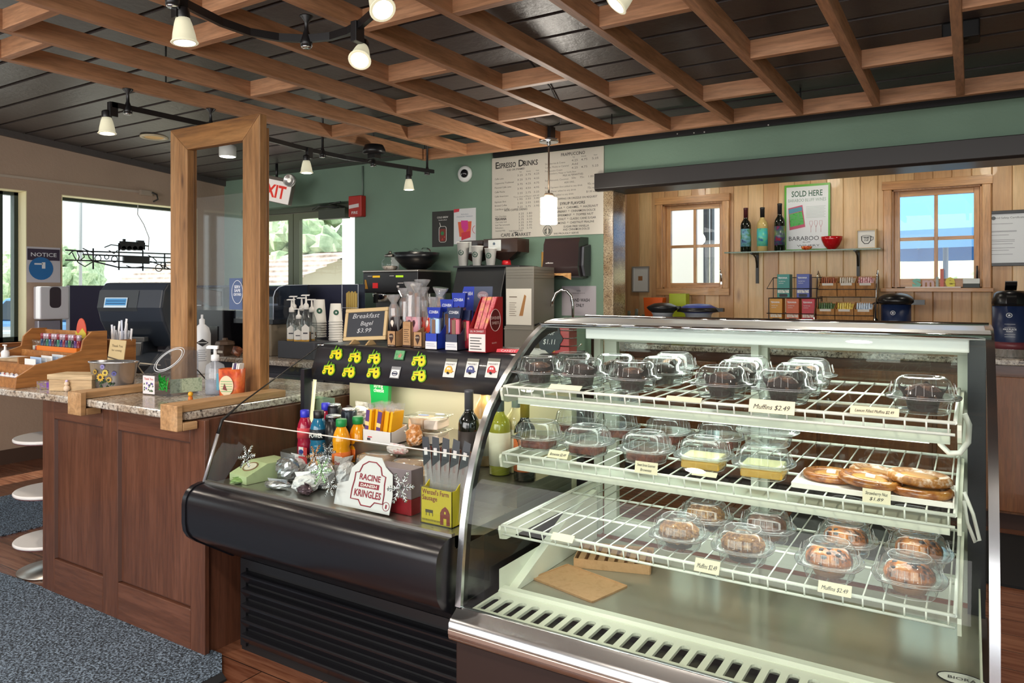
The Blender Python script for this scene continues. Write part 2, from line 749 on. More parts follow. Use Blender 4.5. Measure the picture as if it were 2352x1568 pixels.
def wallx(mb, x0, x1, y0, y1, z0, z1, holes):
    """wall lying in a Y-Z plane (x0..x1 thick) with rectangular holes (ya, yb, za, zb)"""
    ys = sorted(holes)
    cur = y0
    for (a, b, c, d) in ys:
        if a > cur:
            mb.box(x0, x1, cur, a, z0, z1)
        if c > z0:
            mb.box(x0, x1, a, b, z0, c)
        mb.box(x0, x1, a, b, d, z1)
        cur = b
    mb.box(x0, x1, cur, y1, z0, z1)


def wally(mb, y0, y1, x0, x1, z0, z1, holes):
    cur = x0
    for (a, b, c, d) in sorted(holes):
        if a > cur:
            mb.box(cur, a, y0, y1, z0, z1)
        if c > z0:
            mb.box(a, b, y0, y1, z0, c)
        mb.box(a, b, y0, y1, d, z1)
        cur = b
    mb.box(cur, x1, y0, y1, z0, z1)


# left wall with its windows
m = MB(TAN)
wallx(m, -6.45, -6.25, -3.4, 4.84, 0, 3.1, [(-1.6, .6, .925, 2.10), (1.15, 2.86, .925, 2.10), (3.12, 4.35, .925, 2.10)])
struct(m.build('wall_left'))
FRM = M('5a6a58', .5)
SILLM = wood('window_sill_wood', 'a8683c', 'b87848', '8a5430', 'Y', .4, False)


def side_window(n, a, b, z0, z1, mull=()):
    m = MB(M('2f3a34', .5))
    for (p, q, r, s_) in ((a, a + .035, z0, z1), (b - .035, b, z0, z1), (a, b, z0, z0 + .035), (a, b, z1 - .03, z1)):
        m.box(-6.43, -6.37, p, q, r, s_)
    for yy in mull:
        m.box(-6.43, -6.37, yy - .025, yy + .025, z0, z1)
    root = struct(m.build('window_%d' % n))
    m = MB(GLASS)
    m.box(-6.402, -6.398, a + .035, b - .035, z0 + .035, z1 - .03)
    struct(m.build('pane', root))
    m = MB(SILLM)
    m.box(-6.40, -6.2, a - .03, b + .03, z0 - .03, z0)
    struct(m.build('window_sill', root))
    m = MB(M('f0e6bc', .6))
    m.box(-6.37, -6.249, b - .006, b, z0, z1)
    m.box(-6.37, -6.249, a, a + .006, z0, z1)
    m.box(-6.37, -6.249, a + .006, b - .006, z1 - .006, z1)
    struct(m.build('window_reveal', root))


side_window(1, 1.15, 2.86, .925, 2.10, (2.72,))
side_window(2, 3.12, 4.35, .925, 2.10)
side_window(5, -1.6, .6, .925, 2.10, (-.5,))
m = MB(M('4e3a30', .5))
m.box(-6.25, -6.235, -3.3, 4.65, 0, .11)
struct(m.build('baseboard_left'))
m = MB(CEILM)
m.raw([(-6.25, -3.3, ceilz(-3.3) - .05), (-6.25, 4.65, ceilz(4.65) - .05), (-6.25, 4.65, ceilz(4.65)), (-6.25, -3.3, ceilz(-3.3)),
       (-6.225, -3.3, ceilz(-3.3) - .05), (-6.225, 4.65, ceilz(4.65) - .05), (-6.225, 4.65, ceilz(4.65)), (-6.225, -3.3, ceilz(-3.3))],
      [(4, 5, 6, 7), (0, 1, 5, 4)])
struct(m.build('trim_1'))

# green back wall, door opening, header over the serving opening
m = MB(GREEN)
wally(m, 4.65, 4.84, -6.25, -2.15, 0, 2.42, [(-5.99, -4.5, 0, 2.10)])
struct(m.build('wall_back'))
m = MB(GREEN)
m.box(-2.15, 2.2, 4.65, 4.84, 2.02, 2.42)
struct(m.build('wall_header'))
m = MB(M('1e1c1e', .5))
m.box(-3.06, 2.2, 4.625, 4.652, 2.325, 2.41)
struct(m.build('trim_2'))
for k, (u, v) in enumerate(((1556, 307), (1594, 305), (1618, 303), (1765, 287))):
    q = onY(u, v, 4.624)
    m = MB(M('e8e4e0', .4))
    m.ball((q.x, 4.624, q.z), .005, 8, 5)
    struct(m.build('screw', bpy.data.objects['trim_2']))
m = MB(M('26211f', .45))
m.prism([(4.585, 2.125), (4.86, 2.125), (4.86, 2.005), (4.60, 2.005), (4.585, 2.02)], 'x', -2.20, 2.2)
struct(m.build('trim_3', bevel=.004))
# screws on the black ledger
# granite clad wall end
m = MB(granite('granite_clad', 110, [(.36, '2c241c'), (.43, '8c7860'), (.52, 'b8a484'), (.62, 'c8b898')]))
m.box(-2.155, -2.08, 4.635, 4.845, 0, 2.006)
struct(m.build('trim_4', bevel=.004))
# right wall and shop front behind the photographer
m = MB(GREEN)
wallx(m, 2.2, 2.4, -3.4, 5.7, 0, 3.1, [(-2.2, .4, .8, 2.2)])
struct(m.build('wall_right'))
m = MB(TAN)
wally(m, -3.5, -3.3, -6.45, 2.4, 0, 3.1, [(-5.6, -4.2, .6, 2.3), (-3.6, -2.3, .6, 2.3), (-1.7, -.5, .6, 2.3), (.1, 1.7, .1, 2.3)])
struct(m.build('wall_front'))
m = MB(FRM)
for (a, b) in ((-5.6, -4.2), (-3.6, -2.3), (-1.7, -.5), (.1, 1.7)):
    c = (a + b) / 2
    for x in (a + .03, c, b - .03):
        m.box(x - .03, x + .03, -3.44, -3.38, .6 if a < 0 else .1, 2.3)
    m.box(a, b, -3.44, -3.38, 1.42, 1.48)
struct(m.build('window_6'))

# pine panelled wall with two small casement windows
m = MB(PINE)
BW = .107
holes = [(-2.045, -1.575, 1.34, 1.99), (-.452, .055, 1.345, 1.99)]
k = -29
x = k * BW
while x < 2.2:
    a, b = x + .0006, x + BW - .0006
    segs = [(0, 2.3)]
    for (ha, hb, hc, hd) in holes:
        if b > ha and a < hb:
            segs = [(0, hc), (hd, 2.3)]
            pa, pb = max(a, ha), min(b, hb)
            if a < ha:
                m.box(a, ha, 5.5, 5.52, hc, hd)
            if b > hb:
                m.box(hb, b, 5.5, 5.52, hc, hd)
    for (c, d) in segs:
        m.prism([(a, 5.503), (a + .004, 5.5), (b - .004, 5.5), (b, 5.503), (b, 5.52), (a, 5.52)], 'z', c, d)
    x += BW
m.m(M('6a4828', .8))
wally(m, 5.518, 5.64, -3.2, 2.3, 0, 2.3, holes)
struct(m.build('wall_pine'))
m = MB(GREEN)
m.box(-3.3, -3.1, 4.84, 5.64, 0, 2.36)
struct(m.build('wall_alcove'))


def pine_window(n, x0, x1, z0, z1, sill, side='l'):
    """x0..z1 = outer edge of the flat casing; a sash with four panes sits back in the opening"""
    w = .052
    m = MB(PINETRIM)
    for (a, b) in ((x0, x0 + w), (x1 - w, x1)):
        m.prism([(a, 5.5), (a, 5.478), (a + .004, 5.472), (b - .004, 5.472), (b, 5.478), (b, 5.5)][::-1], 'z', z0 + (w if not sill else .024), z1 - w)
    root = struct(m.build('window_%d' % n, bevel=.002))
    m = MB(PINETRIMX)
    m.box(x0 - .006, x1 + .006, 5.465, 5.5, z1 - w, z1 + .004)
    if sill:
        m.box(x0 - .01, x1 + .01, 5.42, 5.5, z0, z0 + .024)
    else:
        m.box(x0, x1, 5.472, 5.5, z0, z0 + w)
    struct(m.build('window_casing', root, bevel=.002))
    a, b, c, d = x0 + w, x1 - w, (z0 + w if not sill else z0 + .024), z1 - w
    m = MB(PINETRIM)
    m.box(a, a + .008, 5.5, 5.6, c, d)
    m.box(b - .008, b, 5.5, 5.6, c, d)
    m.box(a, b, 5.5, 5.6, c, c + .008)
    m.box(a, b, 5.5, 5.6, d - .008, d)
    struct(m.build('window_reveal', root))
    s = .042
    m = MB(PINETRIM)
    m.box(a + .008, a + s, 5.55, 5.585, c, d)
    m.box(b - s, b - .008, 5.55, 5.585, c, d)
    cx = (a + b) / 2
    m.box(cx - .011, cx + .011, 5.553, 5.582, c + s, d - s)
    m.m(PINETRIMX)
    m.box(a + s, b - s, 5.55, 5.585, c + .008, c + s + (.02 if sill else 0))
    m.box(a + s, b - s, 5.55, 5.585, d - s, d - .008)
    cz = (c + d) / 2
    m.box(a + s, cx - .011, 5.553, 5.582, cz - .011, cz + .011)
    m.box(cx + .011, b - s, 5.553, 5.582, cz - .011, cz + .011)
    struct(m.build('sash', root, bevel=.002))
    m = MB(GLASS)
    m.box(a + s, b - s, 5.566, 5.569, c + s, d - s)
    struct(m.build('pane', root))
    m = MB(CHROME if not sill else DARK)
    m.box(b - .03, b - .018, 5.538, 5.55, c + .03, c + .11)
    m.rod((b - .024, 5.53, c + .05), (b - .024, 5.51, c + .14), .005)
    struct(m.build('window_latch', root))


pine_window(3, -2.095, -1.525, 1.288, 2.042, False)
pine_window(4, -.502, .105, 1.315, 2.042, True)

# double glass entrance door in the back wall
m = MB(M('4f5444', .45))
m.box(-6.2, -6.08, 4.78, 4.86, 0, 2.1)
m.box(-4.46, -4.36, 4.78, 4.86, 0, 2.1)
m.box(-6.08, -4.46, 4.78, 4.86, 2.055, 2.1)
root = struct(m.build('door_1'))
for (a, b) in ((-6.07, -5.44), (-5.43, -4.47)):
    m = MB(M('6b7158', .45))
    m.box(a, a + .075, 4.80, 4.84, .02, 2.05)
    m.box(b - .065, b, 4.80, 4.84, .02, 2.05)
    m.box(a + .075, b - .065, 4.80, 4.84, 1.995, 2.05)
    m.box(a + .075, b - .065, 4.80, 4.84, .02, .24)
    lf = struct(m.build('door_leaf', root))
    m = MB(GLASS)
    m.box(a + .075, b - .065, 4.818, 4.822, .24, 1.995)
    struct(m.build('pane', lf))
    m = MB(BRUSHED)
    xx = b - .09 if a < -5.5 else a + .09
    m.tube([(xx, 4.80, .9), (xx, 4.74, .9), (xx, 4.74, 1.2), (xx, 4.80, 1.2)], .011)
    struct(m.build('door_handle', lf))

# ================================================================ TRELLIS under the ceiling
t = thing('ceiling_trellis', 'open timber trellis of joists and staggered blocking hung under the dark ceiling', 'trellis', (0, 0, 0))
ZB, ZT = 2.28, 2.356
JX = {k: -.047 - .374 * k for k in range(-4, 10)}
for k, x in JX.items():
    m = MB(JOIST)
    m.box(x - .018, x + .018, -.6, 4.232, ZB, ZT)
    m.build('joist', t, bevel=.002)
m = MB(JOISTX)
m.box(JX[9] - .018, JX[-4] + .02, 4.232, 4.268, ZB, ZT + .004)
m.build('rim_board', t, bevel=.002)
BL = {-1: (2.94, 1.9), -2: (3.4, 2.3), 0: (3.48, 2.1), 1: (3.10, 1.6), 2: (3.66, 2.44, 1.2), 3: (3.345, 2.05, .8), 4: (2.95, 2.0, 1.0), 5: (3.49, 2.565, 1.6),
      6: (3.05, 1.777, .9), 7: (3.59, 2.396, 1.3), 8: (3.305, 1.456, .6)}
for k, ys in BL.items():
    for y in ys:
        m = MB(JOISTX)
        m.box(JX[k + 1] + .018, JX[k] - .018, y, y + .036, ZB + .001, ZT)
        m.build('blocking', t, bevel=.002)
# hangers that carry the trellis from the ceiling
m = MB(M('1c1c1e', .6))
for k in (-2, 2, 5, 9):
    for y in (.2, 2.2, 4.25):
        m = MB(M('1c1c1e', .6))
        m.rod((JX[k], y, ZT - .01), (JX[k], y, ceilz(y) + .01), .004)
        m.build('hanger_rod', t)

# ================================================================ TRACK LIGHTS
SHADE = M('e6e2c4', .35, emis=.35, ecol='f4efcf')
GLOW = M('ffffff', .4, emis=9.0, ecol='fff6e4')
BULB = M('ffffff', .4, emis=22.0, ecol='fff8ea')


def rail(name, label, pts, stand, end=True):
    root = thing(name, label, 'track light rail', pts[0])
    o = Vector(pts[0])
    L = [Vector(p) - o for p in pts]
    m = MB(BLACK)
    # rectangular bar
    rows = [[], [], [], []]
    for i, p in enumerate(L):
        d = (L[min(i + 1, len(L) - 1)] - L[max(i - 1, 0)])
        d.z = 0
        d.normalize()
        s = Vector((-d.y, d.x, 0)) * .008
        for j, (a, zz) in enumerate(((1, -.013), (-1, -.013), (-1, .013), (1, .013))):
            rows[j].append(tuple(p + s * a + Vector((0, 0, zz))))
    for j in range(4):
        m.strip(rows[j], rows[(j + 1) % 4], smooth=False)
    m.build('rail', root)
    for (q, ztop) in stand:
        q = Vector(q) - o
        zt = ztop - o.z
        m = MB(BLACK)
        m.lathe([(.008, -.028), (.02, -.027), (.021, -.01), (.014, .012), (.008, .03), (.007, zt - q.z - .022), (.024, zt - q.z - .004), (.024, zt - q.z)], tuple(q), 12)
        m.m(CHROME)
        m.lathe([(.0, -.031), (.017, -.031), (.019, -.027)], tuple(q), 12)
        m.build('standoff', root)
    return root


RP = [(-2.025, 1.30, 2.2), (-2.05, 1.40, 2.2), (-2.085, 1.54, 2.2), (-2.085, 1.65, 2.2), (-2.041, 1.738, 2.2), (-1.972, 1.80, 2.2), (-1.881, 1.827, 2.2), (-1.79, 1.82, 2.2), (-1.70, 1.79, 2.2), (-1.618, 1.75, 2.2), (-1.499, 1.66, 2.2), (-1.36, 1.5, 2.2), (-1.28, 1.3, 2.2)]
rail('track_light_rail', 'curved black track rail hung under the timber trellis, nearest the photographer', RP, [((-1.972, 1.80, 2.2), 2.28), ((-2.03, 1.33, 2.2), 2.28), ((-1.30, 1.34, 2.2), 2.28)])
RQ = [(-3.405, 1.92, 2.19), (-3.405, 2.3, 2.19), (-3.40, 2.6, 2.19), (-3.43, 2.9, 2.19), (-3.47, 3.2, 2.19), (-3.47, 3.5, 2.19), (-3.42, 3.8, 2.19), (-3.36, 4.1, 2.19), (-3.33, 4.25, 2.19)]
rail('track_light_rail', 'long black track rail running back from over the counter to the green wall', RQ, [((-3.405, 2.0, 2.19), 2.28), ((-3.405, 2.45, 2.19), 2.28), ((-3.47, 3.3, 2.19), ceilz(3.3)), ((-3.43, 3.72, 2.19), ceilz(3.7)), ((-3.35, 4.2, 2.19), ceilz(4.2))])


def track_head(loc, aim, label, r=.036, h=.075, power=14, mount=None, on=True):
    """bell-shaped frosted shade; loc = middle of the mouth, aim = direction the mouth points"""
    root = thing('track_or_fill_light', label, 'track light', loc)
    aim = Vector(aim).normalized()
    q = (-aim).to_track_quat('Z', 'Y').to_matrix().to_4x4()
    m = MB(SHADE)
    m.t(q)
    m.lathe([(r * 1.06, -.002), (r * 1.12, 0), (r * .98, .006), (r * .9, h * .35), (r * .72, h * .75), (r * .55, h), (r * .5, h)], (0, 0, 0), 24)
    m.build('lamp_shade', root)
    m = MB(GLOW)
    m.t(q)
    m.lathe([(0, -.0035), (r * .6, -.0035), (r * .86, -.002), (r * .86, -.001)], (0, 0, 0), 20)
    m.build('bulb', root)
    m = MB(BLACK)
    m.t(q)
    m.lathe([(r * .56, h - .004), (r * .6, h), (r * .58, h + .028), (r * .3, h + .034)], (0, 0, 0), 18)
    m.t()
    top = -aim * (h + .03)
    mt = Vector(mount) - Vector(loc)
    m.tube([tuple(top), tuple(top * .4 + mt * .6 + Vector((0, 0, -.01))), tuple(mt)], [.006, .008, .010])
    m.box(mt.x - .013, mt.x + .013, mt.y - .02, mt.y + .02, mt.z - .055, mt.z + .012)
    m.build('lamp_holder', root, bevel=.003)
    if power:
        lp = Vector(loc) + aim * .02
        lamp('track_lamp', 'SPOT', lp, power, (1, .88, .72), .03, target=lp + aim, spot=2.3)
    return root


track_head((-2.03, 1.37, 2.075), (0.05, .05, -1), 'bell-shaped track lamp pointing straight down from the left end of the curved rail', mount=(-2.04, 1.36, 2.2), power=9)
track_head((-1.72, 1.80, 2.085), (.34, -.55, -.75), 'glaring track lamp tilted toward the photographer at the bend of the curved rail', r=.034, mount=(-1.73, 1.80, 2.2), power=9)
track_head((-1.475, 1.64, 2.15), (.62, -.25, -.75), 'glaring track lamp cut by the upper edge of the picture, right of the curved rail', r=.036, mount=(-1.49, 1.66, 2.24), power=9)
track_head((-.875, 1.97, 2.15), (-.55, -.35, -.75), 'track lamp cut by the upper edge of the picture, tilted left over the pastry case', r=.034, mount=(-.84, 1.98, 2.26), power=9)
track_head((-3.42, 1.91, 2.055), (.06, 0, -1), 'bell-shaped track lamp on the near end of the long straight rail', mount=(-3.41, 1.93, 2.19), power=8)
track_head((-3.46, 3.16, 2.045), (.03, 0, -1), 'small lit track lamp just right of the tall wooden post frame', mount=(-3.46, 3.18, 2.19), power=8)
track_head((-3.37, 4.02, 2.035), (.03, 0, -1), 'small lit track lamp close in front of the green wall', mount=(-3.375, 4.03, 2.19), power=8)

t = thing('ceiling_light', 'short white cylinder ceiling light seen through the wooden post frame', 'ceiling light', (-5.0, 3.75, ceilz(3.75) - .085))
m = MB(WHITE)
m.lathe([(.062, .0), (.065, .004), (.065, .09)], (0, 0, 0), 24)
m.build('housing', t)
m = MB(GLOW)
m.lathe([(0, -.002), (.055, -.002), (.06, 0)], (0, 0, 0), 24)
m.build('bulb', t)
t = thing('recessed_light', 'unlit recessed can light with cream trim ring in the dark ceiling', 'ceiling light', (-5.3, 3.32, ceilz(3.32) - .012))
m = MB(M('cfc0a0', .4))
m.lathe([(.07, .006), (.075, .0), (.098, 0), (.1, .012)], (0, 0, 0), 28)
m.build('trim_ring', t)
m = MB(M('d8a860', .35, .6))
m.lathe([(0, .011), (.05, .009), (.07, .004)], (0, 0, 0), 28)
m.build('reflector', t)

t = thing('pendant_light', 'small glowing cylinder pendant lamp hanging on a rod before the menu board', 'pendant light', (-2.28, 4.09, 0))
m = MB(M('1c1c1e', .5))
m.box(-.03, .03, -.03, .03, 2.285, 2.36)
m.m(CHROME)
m.lathe([(.058, 2.262), (.062, 2.266), (.062, 2.282), (.05, 2.286)], (0, 0, 0), 24)
m.lathe([(0, 2.245), (.012, 2.245), (.014, 2.262)], (0, 0, 0), 12)
m.build('canopy', t)
m = MB(M('5a4a3c', .4, .6))
m.rod((0, 0, 1.93), (0, 0, 2.26), .0055, 8)
m.build('rod', t)
m = MB(M('b09a84', .35, .8))
m.lathe([(.03, 1.915), (.03, 1.932), (.026, 1.94), (.008, 1.942)], (0, 0, 0), 20)
m.build('lamp_holder', t)
m = MB(BULB)
m.lathe([(.0, 1.744), (.05, 1.744), (.053, 1.748), (.053, 1.91), (.03, 1.916)], (0, 0, 0), 24)
m.build('lamp_shade', t)
lamp('pendant_lamp', 'POINT', (-2.28, 4.0, 1.83), 14, (1, .93, .82), .06)

# cables and boxes on the ceiling
t = thing('ceiling_speaker', 'black speaker box screwed to the dark ceiling between the right-hand joists', 'speaker', (-.02, 3.72, ceilz(3.72) - .07))
m = MB(M('0e0e10', .6))
m.box(-.09, .05, -.04, .08, 0, .075)
m.build('speaker_cabinet', t, bevel=.006)
m = MB(M('070708', .5))
m.lathe([(.01, 0), (.028, -.004), (.03, .01)], (-.02, .0, .0), 16)
m.build('speaker_cone', t)
m = MB(M('b0aca4', .5))
m.tube([(-2.27, 4.08, 2.36), (-2.30, 3.95, 2.38), (-2.22, 3.8, 2.43), (-2.1, 3.5, 2.465), (-2.3, 3.1, 2.50)], .005)
m.m(M('28282a', .6))
m.tube([(-2.26, 4.09, 2.36), (-2.2, 4.1, 2.38), (-2.12, 3.95, 2.43), (-2.0, 3.6, 2.46), (-1.9, 3.2, 2.49)], .005)
tag(m.build('electric_cable'), 'looping pale and dark cables feeding the pendant lamp above the trellis', 'cable')
t = thing('track_power_box', 'black junction box under the last joists where the long rail is fed', 'junction box', (-3.33, 3.62, 2.215))
m = MB(BLACK)
m.lathe([(.055, 0), (.075, .008), (.075, .03), (.06, .062)], (0, 0, 0), 20)
m.build('box_cover', t)
m = MB(BLACK)
m.box(-.03, .03, -.03, .03, -.025, .005)
m.rod((0, 0, -.02), (-.08, .03, -.03), .007)
m.build('feed_connector', t)


# ================================================================ FRONT COUNTER
def mb(mat, o):
    return MB(mat).t(Tr(-o[0], -o[1], -o[2]))


t = thing('cabinet', 'brown stained wood counter cabinet with two recessed front panels, left of the black cooler', 'counter cabinet', (-2.9, 1.9, 0))
O = (-2.9, 1.9, 0)
m = mb(CAB, O)
m.box(-3.47, -2.355, 1.677, 2.42, 0, .853)
m.build('body', t)
m = mb(CAB, O)
for (a, b) in ((-3.485, -3.385), (-3.005, -2.895), (-2.425, -2.34)):
    m.box(a, b, 1.659, 1.679, 0, .853)
m.m(CABX)
for (c, d) in ((0, .155), (.765, .853)):
    for (a, b) in ((-3.385, -3.005), (-2.895, -2.425)):
        m.box(a, b, 1.659, 1.679, c, d)
m.build('face_frame', t, bevel=.003)
m = mb(M('4c3026', .5), O)
for (a, b) in ((-3.385, -3.005), (-2.895, -2.425)):
    m.prism([(a, 1.66), (a + .007, 1.673), (b - .007, 1.673), (b, 1.66), (b, 1.678), (a, 1.678)], 'z', .158, .762)
m.m(CAB)
for (a, b) in ((-3.378, -3.012), (-2.888, -2.432)):
    m.box(a, b, 1.6718, 1.6775, .162, .758)
m.build('recessed_panel', t)

# granite top
m = MB(GRAN)
pts = [(-4.9, 1.62), (-4.2, 1.56), (-3.6, 1.575), (-3.3, 1.60), (-2.41, 1.60), (-2.385, 1.63), (-2.385, 2.47), (-2.41, 2.50), (-4.9, 2.50)]
m.prism(pts, 'z', .855, .885)
tag(m.build('granite_countertop', bevel=.006, seg=3), 'speckled grey granite worktop on the brown stained front counter', 'countertop')
t = thing('tiered_display_stand', 'tiered stand of round white discs at the left end of the brown counter', 'display stand', (-3.70, 1.80, 0))
for k, (z, r) in enumerate(((.14, .15), (.37, .15), (.62, .15))):
    m = MB(M('e8e4e2', .25))
    m.lathe([(r, 0), (r + .004, .004), (r + .004, .012), (r, .016)], (0, 0, z), 40)
    m.m(M('6a3038', .5))
    m.lathe([(r - .003, -.004), (r + .001, 0)], (0, 0, z), 40)
    m.build('disc_shelf', t)
m = MB(BRUSHED)
m.rod((0, 0, .03), (0, 0, .84), .018, 12)
m.build('pole', t)
m = MB(BRUSHED)
m.lathe([(.14, 0), (.14, .01), (.03, .03)], (0, 0, 0), 30)
m.build('base', t)

# inner counter of the work area
t = thing('cabinet', 'dark inner work counter cabinet behind the granite front counter', 'counter cabinet', (-4.2, 3.45, 0))
O = (-4.2, 3.45, 0)
m = mb(M('2a2c38', .6), O)
m.box(-5.7, -3.22, 3.16, 3.72, 0, .853)
m.build('body', t)
for k in range(4):
    m = mb(M('3a3c48', .5), O)
    m.box(-5.66 + .6 * k, -5.1 + .6 * k, 3.145, 3.16, .1, .8)
    d = m.build('door', t, bevel=.003)
    m = mb(BRUSHED, O)
    m.rod((-5.15 + .6 * k, 3.13, .6), (-5.15 + .6 * k, 3.13, .72), .006)
    m.build('handle', d)
m = MB(GRAN)
m.box(-5.75, -3.18, 3.10, 3.735, .855, .885)
tag(m.build('granite_countertop', bevel=.005), 'granite worktop carrying the syrup bottles and paper cups', 'countertop')
m = MB(M('2b2d45', .55))
m.box(-5.9, -3.565, 3.745, 3.78, 0, 1.365)
m.m(M('c8ccd4', .4))
m.box(-3.572, -3.565, 3.74, 3.785, 0, 1.367)
tag(m.build('partition_board', bevel=.002), 'dark navy partition board behind the syrup bottles and cups', 'partition')
m = MB(M('33304a', .6))
m.box(-6.19, -6.15, 3.13, 4.45, 0, 1.365)
m.m(M('c8ccd4', .4))
m.box(-6.192, -6.148, 3.125, 3.132, 0, 1.365)
tag(m.build('partition_board'), 'dark purple board standing across the lower part of the large left window', 'partition')

# ================================================================ TIMBER POST FRAME (sneeze guard)
t = thing('post_frame', 'tall rough timber frame of two posts and a mitred beam standing on the granite counter', 'timber frame', (-2.8, 2.05, .885))
O = (-2.8, 2.05, .885)
FX = [(-3.10, -2.975), (-2.597, -2.487)]
Y0, Y1 = 2.02, 2.056
ZTOP = 2.052
m = mb(POSTW, O)
m.prism([(-3.10, .885), (-2.975, .885), (-2.975, ZTOP - .10), (-3.10, ZTOP)], 'y', Y0, Y1)
m.build('post', t, bevel=.003)
m = mb(POSTW, O)
m.prism([(-2.597, .885), (-2.487, .885), (-2.487, ZTOP), (-2.597, ZTOP - .10)], 'y', Y0, Y1)
m.build('post', t, bevel=.003)
m = mb(POSTX, O)
m.prism([(-2.974, ZTOP - .10), (-2.598, ZTOP - .10), (-2.488, ZTOP), (-3.099, ZTOP)], 'y', Y0, Y1)
m.build('beam', t, bevel=.003)
for (a, b) in FX:
    m = mb(POSTW, O)
    m.box(a + .015, b - .012, Y1, Y1 + .022, .885, ZTOP - .05)
    m.build('glass_stop', t, bevel=.002)
for (a, b) in ((-3.10, -3.01), (-2.47, -2.378)):
    m = mb(POSTY, O)
    m.box(a - .004, b - .01, 1.596, 2.07, .886, .914)
    m.box(a - .004, b + .004, 1.572, 1.595, .822, .914)
    m.box(a - .004, b + .004, 1.5955, 1.655, .822, .85)
    m.build('foot_clamp', t, bevel=.003)
m = mb(ACRYL, O)
m.box(-2.97, -2.60, 2.062, 2.066, 1.235, 1.74)
m.build('acrylic_pane', t)

# ================================================================ PASTRY CASE
O = (-.58, 2.0, 0)
t = thing('pastry_display_case', 'large curved glass pastry case with white wire shelves and steel trim', 'display case', O)
XL, XR = -1.2, .04
PR = [(1.640, .452), (1.648, .56), (1.662, .677), (1.682, .76), (1.709, .836), (1.742, .907), (1.786, .974), (1.832, 1.02), (1.881, 1.063), (1.93, 1.10), (1.982, 1.136), (2.03, 1.168), (2.078, 1.192), (2.13, 1.21), (2.197, 1.219)]
BRN = M('2c1d1a', .4)
m = mb(BRN, O)
m.box(XL, XR, 1.63, 2.55, .08, .372)
m.m(BLACK)
m.box(XL + .03, XR - .03, 1.70, 2.5, 0, .08)
m.build('base_cabinet', t, bevel=.004)
m = mb(STEEL, O)
m.prism([(1.60, .385), (1.604, .374), (1.66, .374), (1.66, .44), (1.652, .452), (1.64, .452), (1.634, .444), (1.612, .430), (1.603, .42)][::-1], 'x', XL - .004, XR + .004, True)
m.m(M('b9a49a', .3, .8))
m.box(XL, XR, 1.592, 1.602, .394, .408)
m.m(BLACK)
m.box(XL, XR, 1.615, 1.64, .366, .375)
m.build('front_steel_lip', t, bevel=.002)
DECK = M('a09c8c', .1, .4)
LINER = M('d9dccc', .38)
m = mb(DECK, O)
m.box(XL + .02, XR - .02, 1.83, 2.44, .405, .425)
m.build('deck', t)
m = mb(LINER, O)
m.prism([(1.812, .44), (1.822, .446), (1.845, .446), (1.85, .425), (1.812, .41)], 'x', XL + .02, XR - .02)
m.box(XL + .018, XL + .022, 1.82, 2.44, .42, .50)
m.prism([(1.85, .426), (2.42, .426), (2.42, .60), (2.2, .56)], 'x', XL + .022, XL + .05)
m.box(XR - .024, XR - .020, 1.82, 2.44, .42, .50)
m.build('liner', t)
# slotted air grille
gy0, gy1, gz = 1.668, 1.812, .437
m = mb(LINER, O)
n = 28
x0, x1 = XL + .02, XR - .02
st = (x1 - x0) / n
for i in range(n):
    a, b = x0 + i * st, x0 + (i + 1) * st
    h = st * .30
    c = (a + b) / 2
    ya, yb = gy0 + .022, gy1 - .028
    hole = [(c - h, ya), (c + h, ya)] + [(c + h * math.cos(k * PI / 6), yb - h + h * math.sin(k * PI / 6)) for k in range(7)]
    # hole outline: two lower corners then arch from right to left
    outer = [(a, gy0), (b, gy0)] + [(b, gy0 + (gy1 - gy0) * .6), (b, gy1), (c + h * .6, gy1), (c + h * .3, gy1), (c, gy1), (c - h * .3, gy1), (c - h * .6, gy1)][:1] + [(b, gy1 - .03), (b, gy1), (c + h * .2, gy1), (c - h * .2, gy1), (a, gy1), (a, gy1 - .03)]
    outer = outer[:9]
    N = len(hole)
    vs = [(p[0], p[1], gz) for p in outer] + [(p[0], p[1], gz) for p in hole] + [(p[0], p[1], gz - .008) for p in hole]
    fs = [(j, (j + 1) % N, N + (j + 1) % N, N + j) for j in range(N)]
    fs += [(N + j, N + (j + 1) % N, 2 * N + (j + 1) % N, 2 * N + j) for j in range(N)]
    m.raw(vs, fs)
m.build('air_grille', t)
m = mb(M('55564a', .6), O)
m.box(x0, x1, 1.655, 1.83, .375, .385)
m.build('air_duct', t)
# end panels: glass with black border and steel edge
full = PR + [(2.30, 1.220), (2.45, 1.220), (2.50, 1.20), (2.52, .452)]


def inset(p, d):
    out = []
    for i in range(len(p)):
        a = Vector(p[max(i - 1, 0)])
        b = Vector(p[min(i + 1, len(p) - 1)])
        q = (b - a).normalized()
        nn = Vector((q.y, -q.x))
        out.append((p[i][0] + nn.x * d, p[i][1] + nn.y * d))
    return out


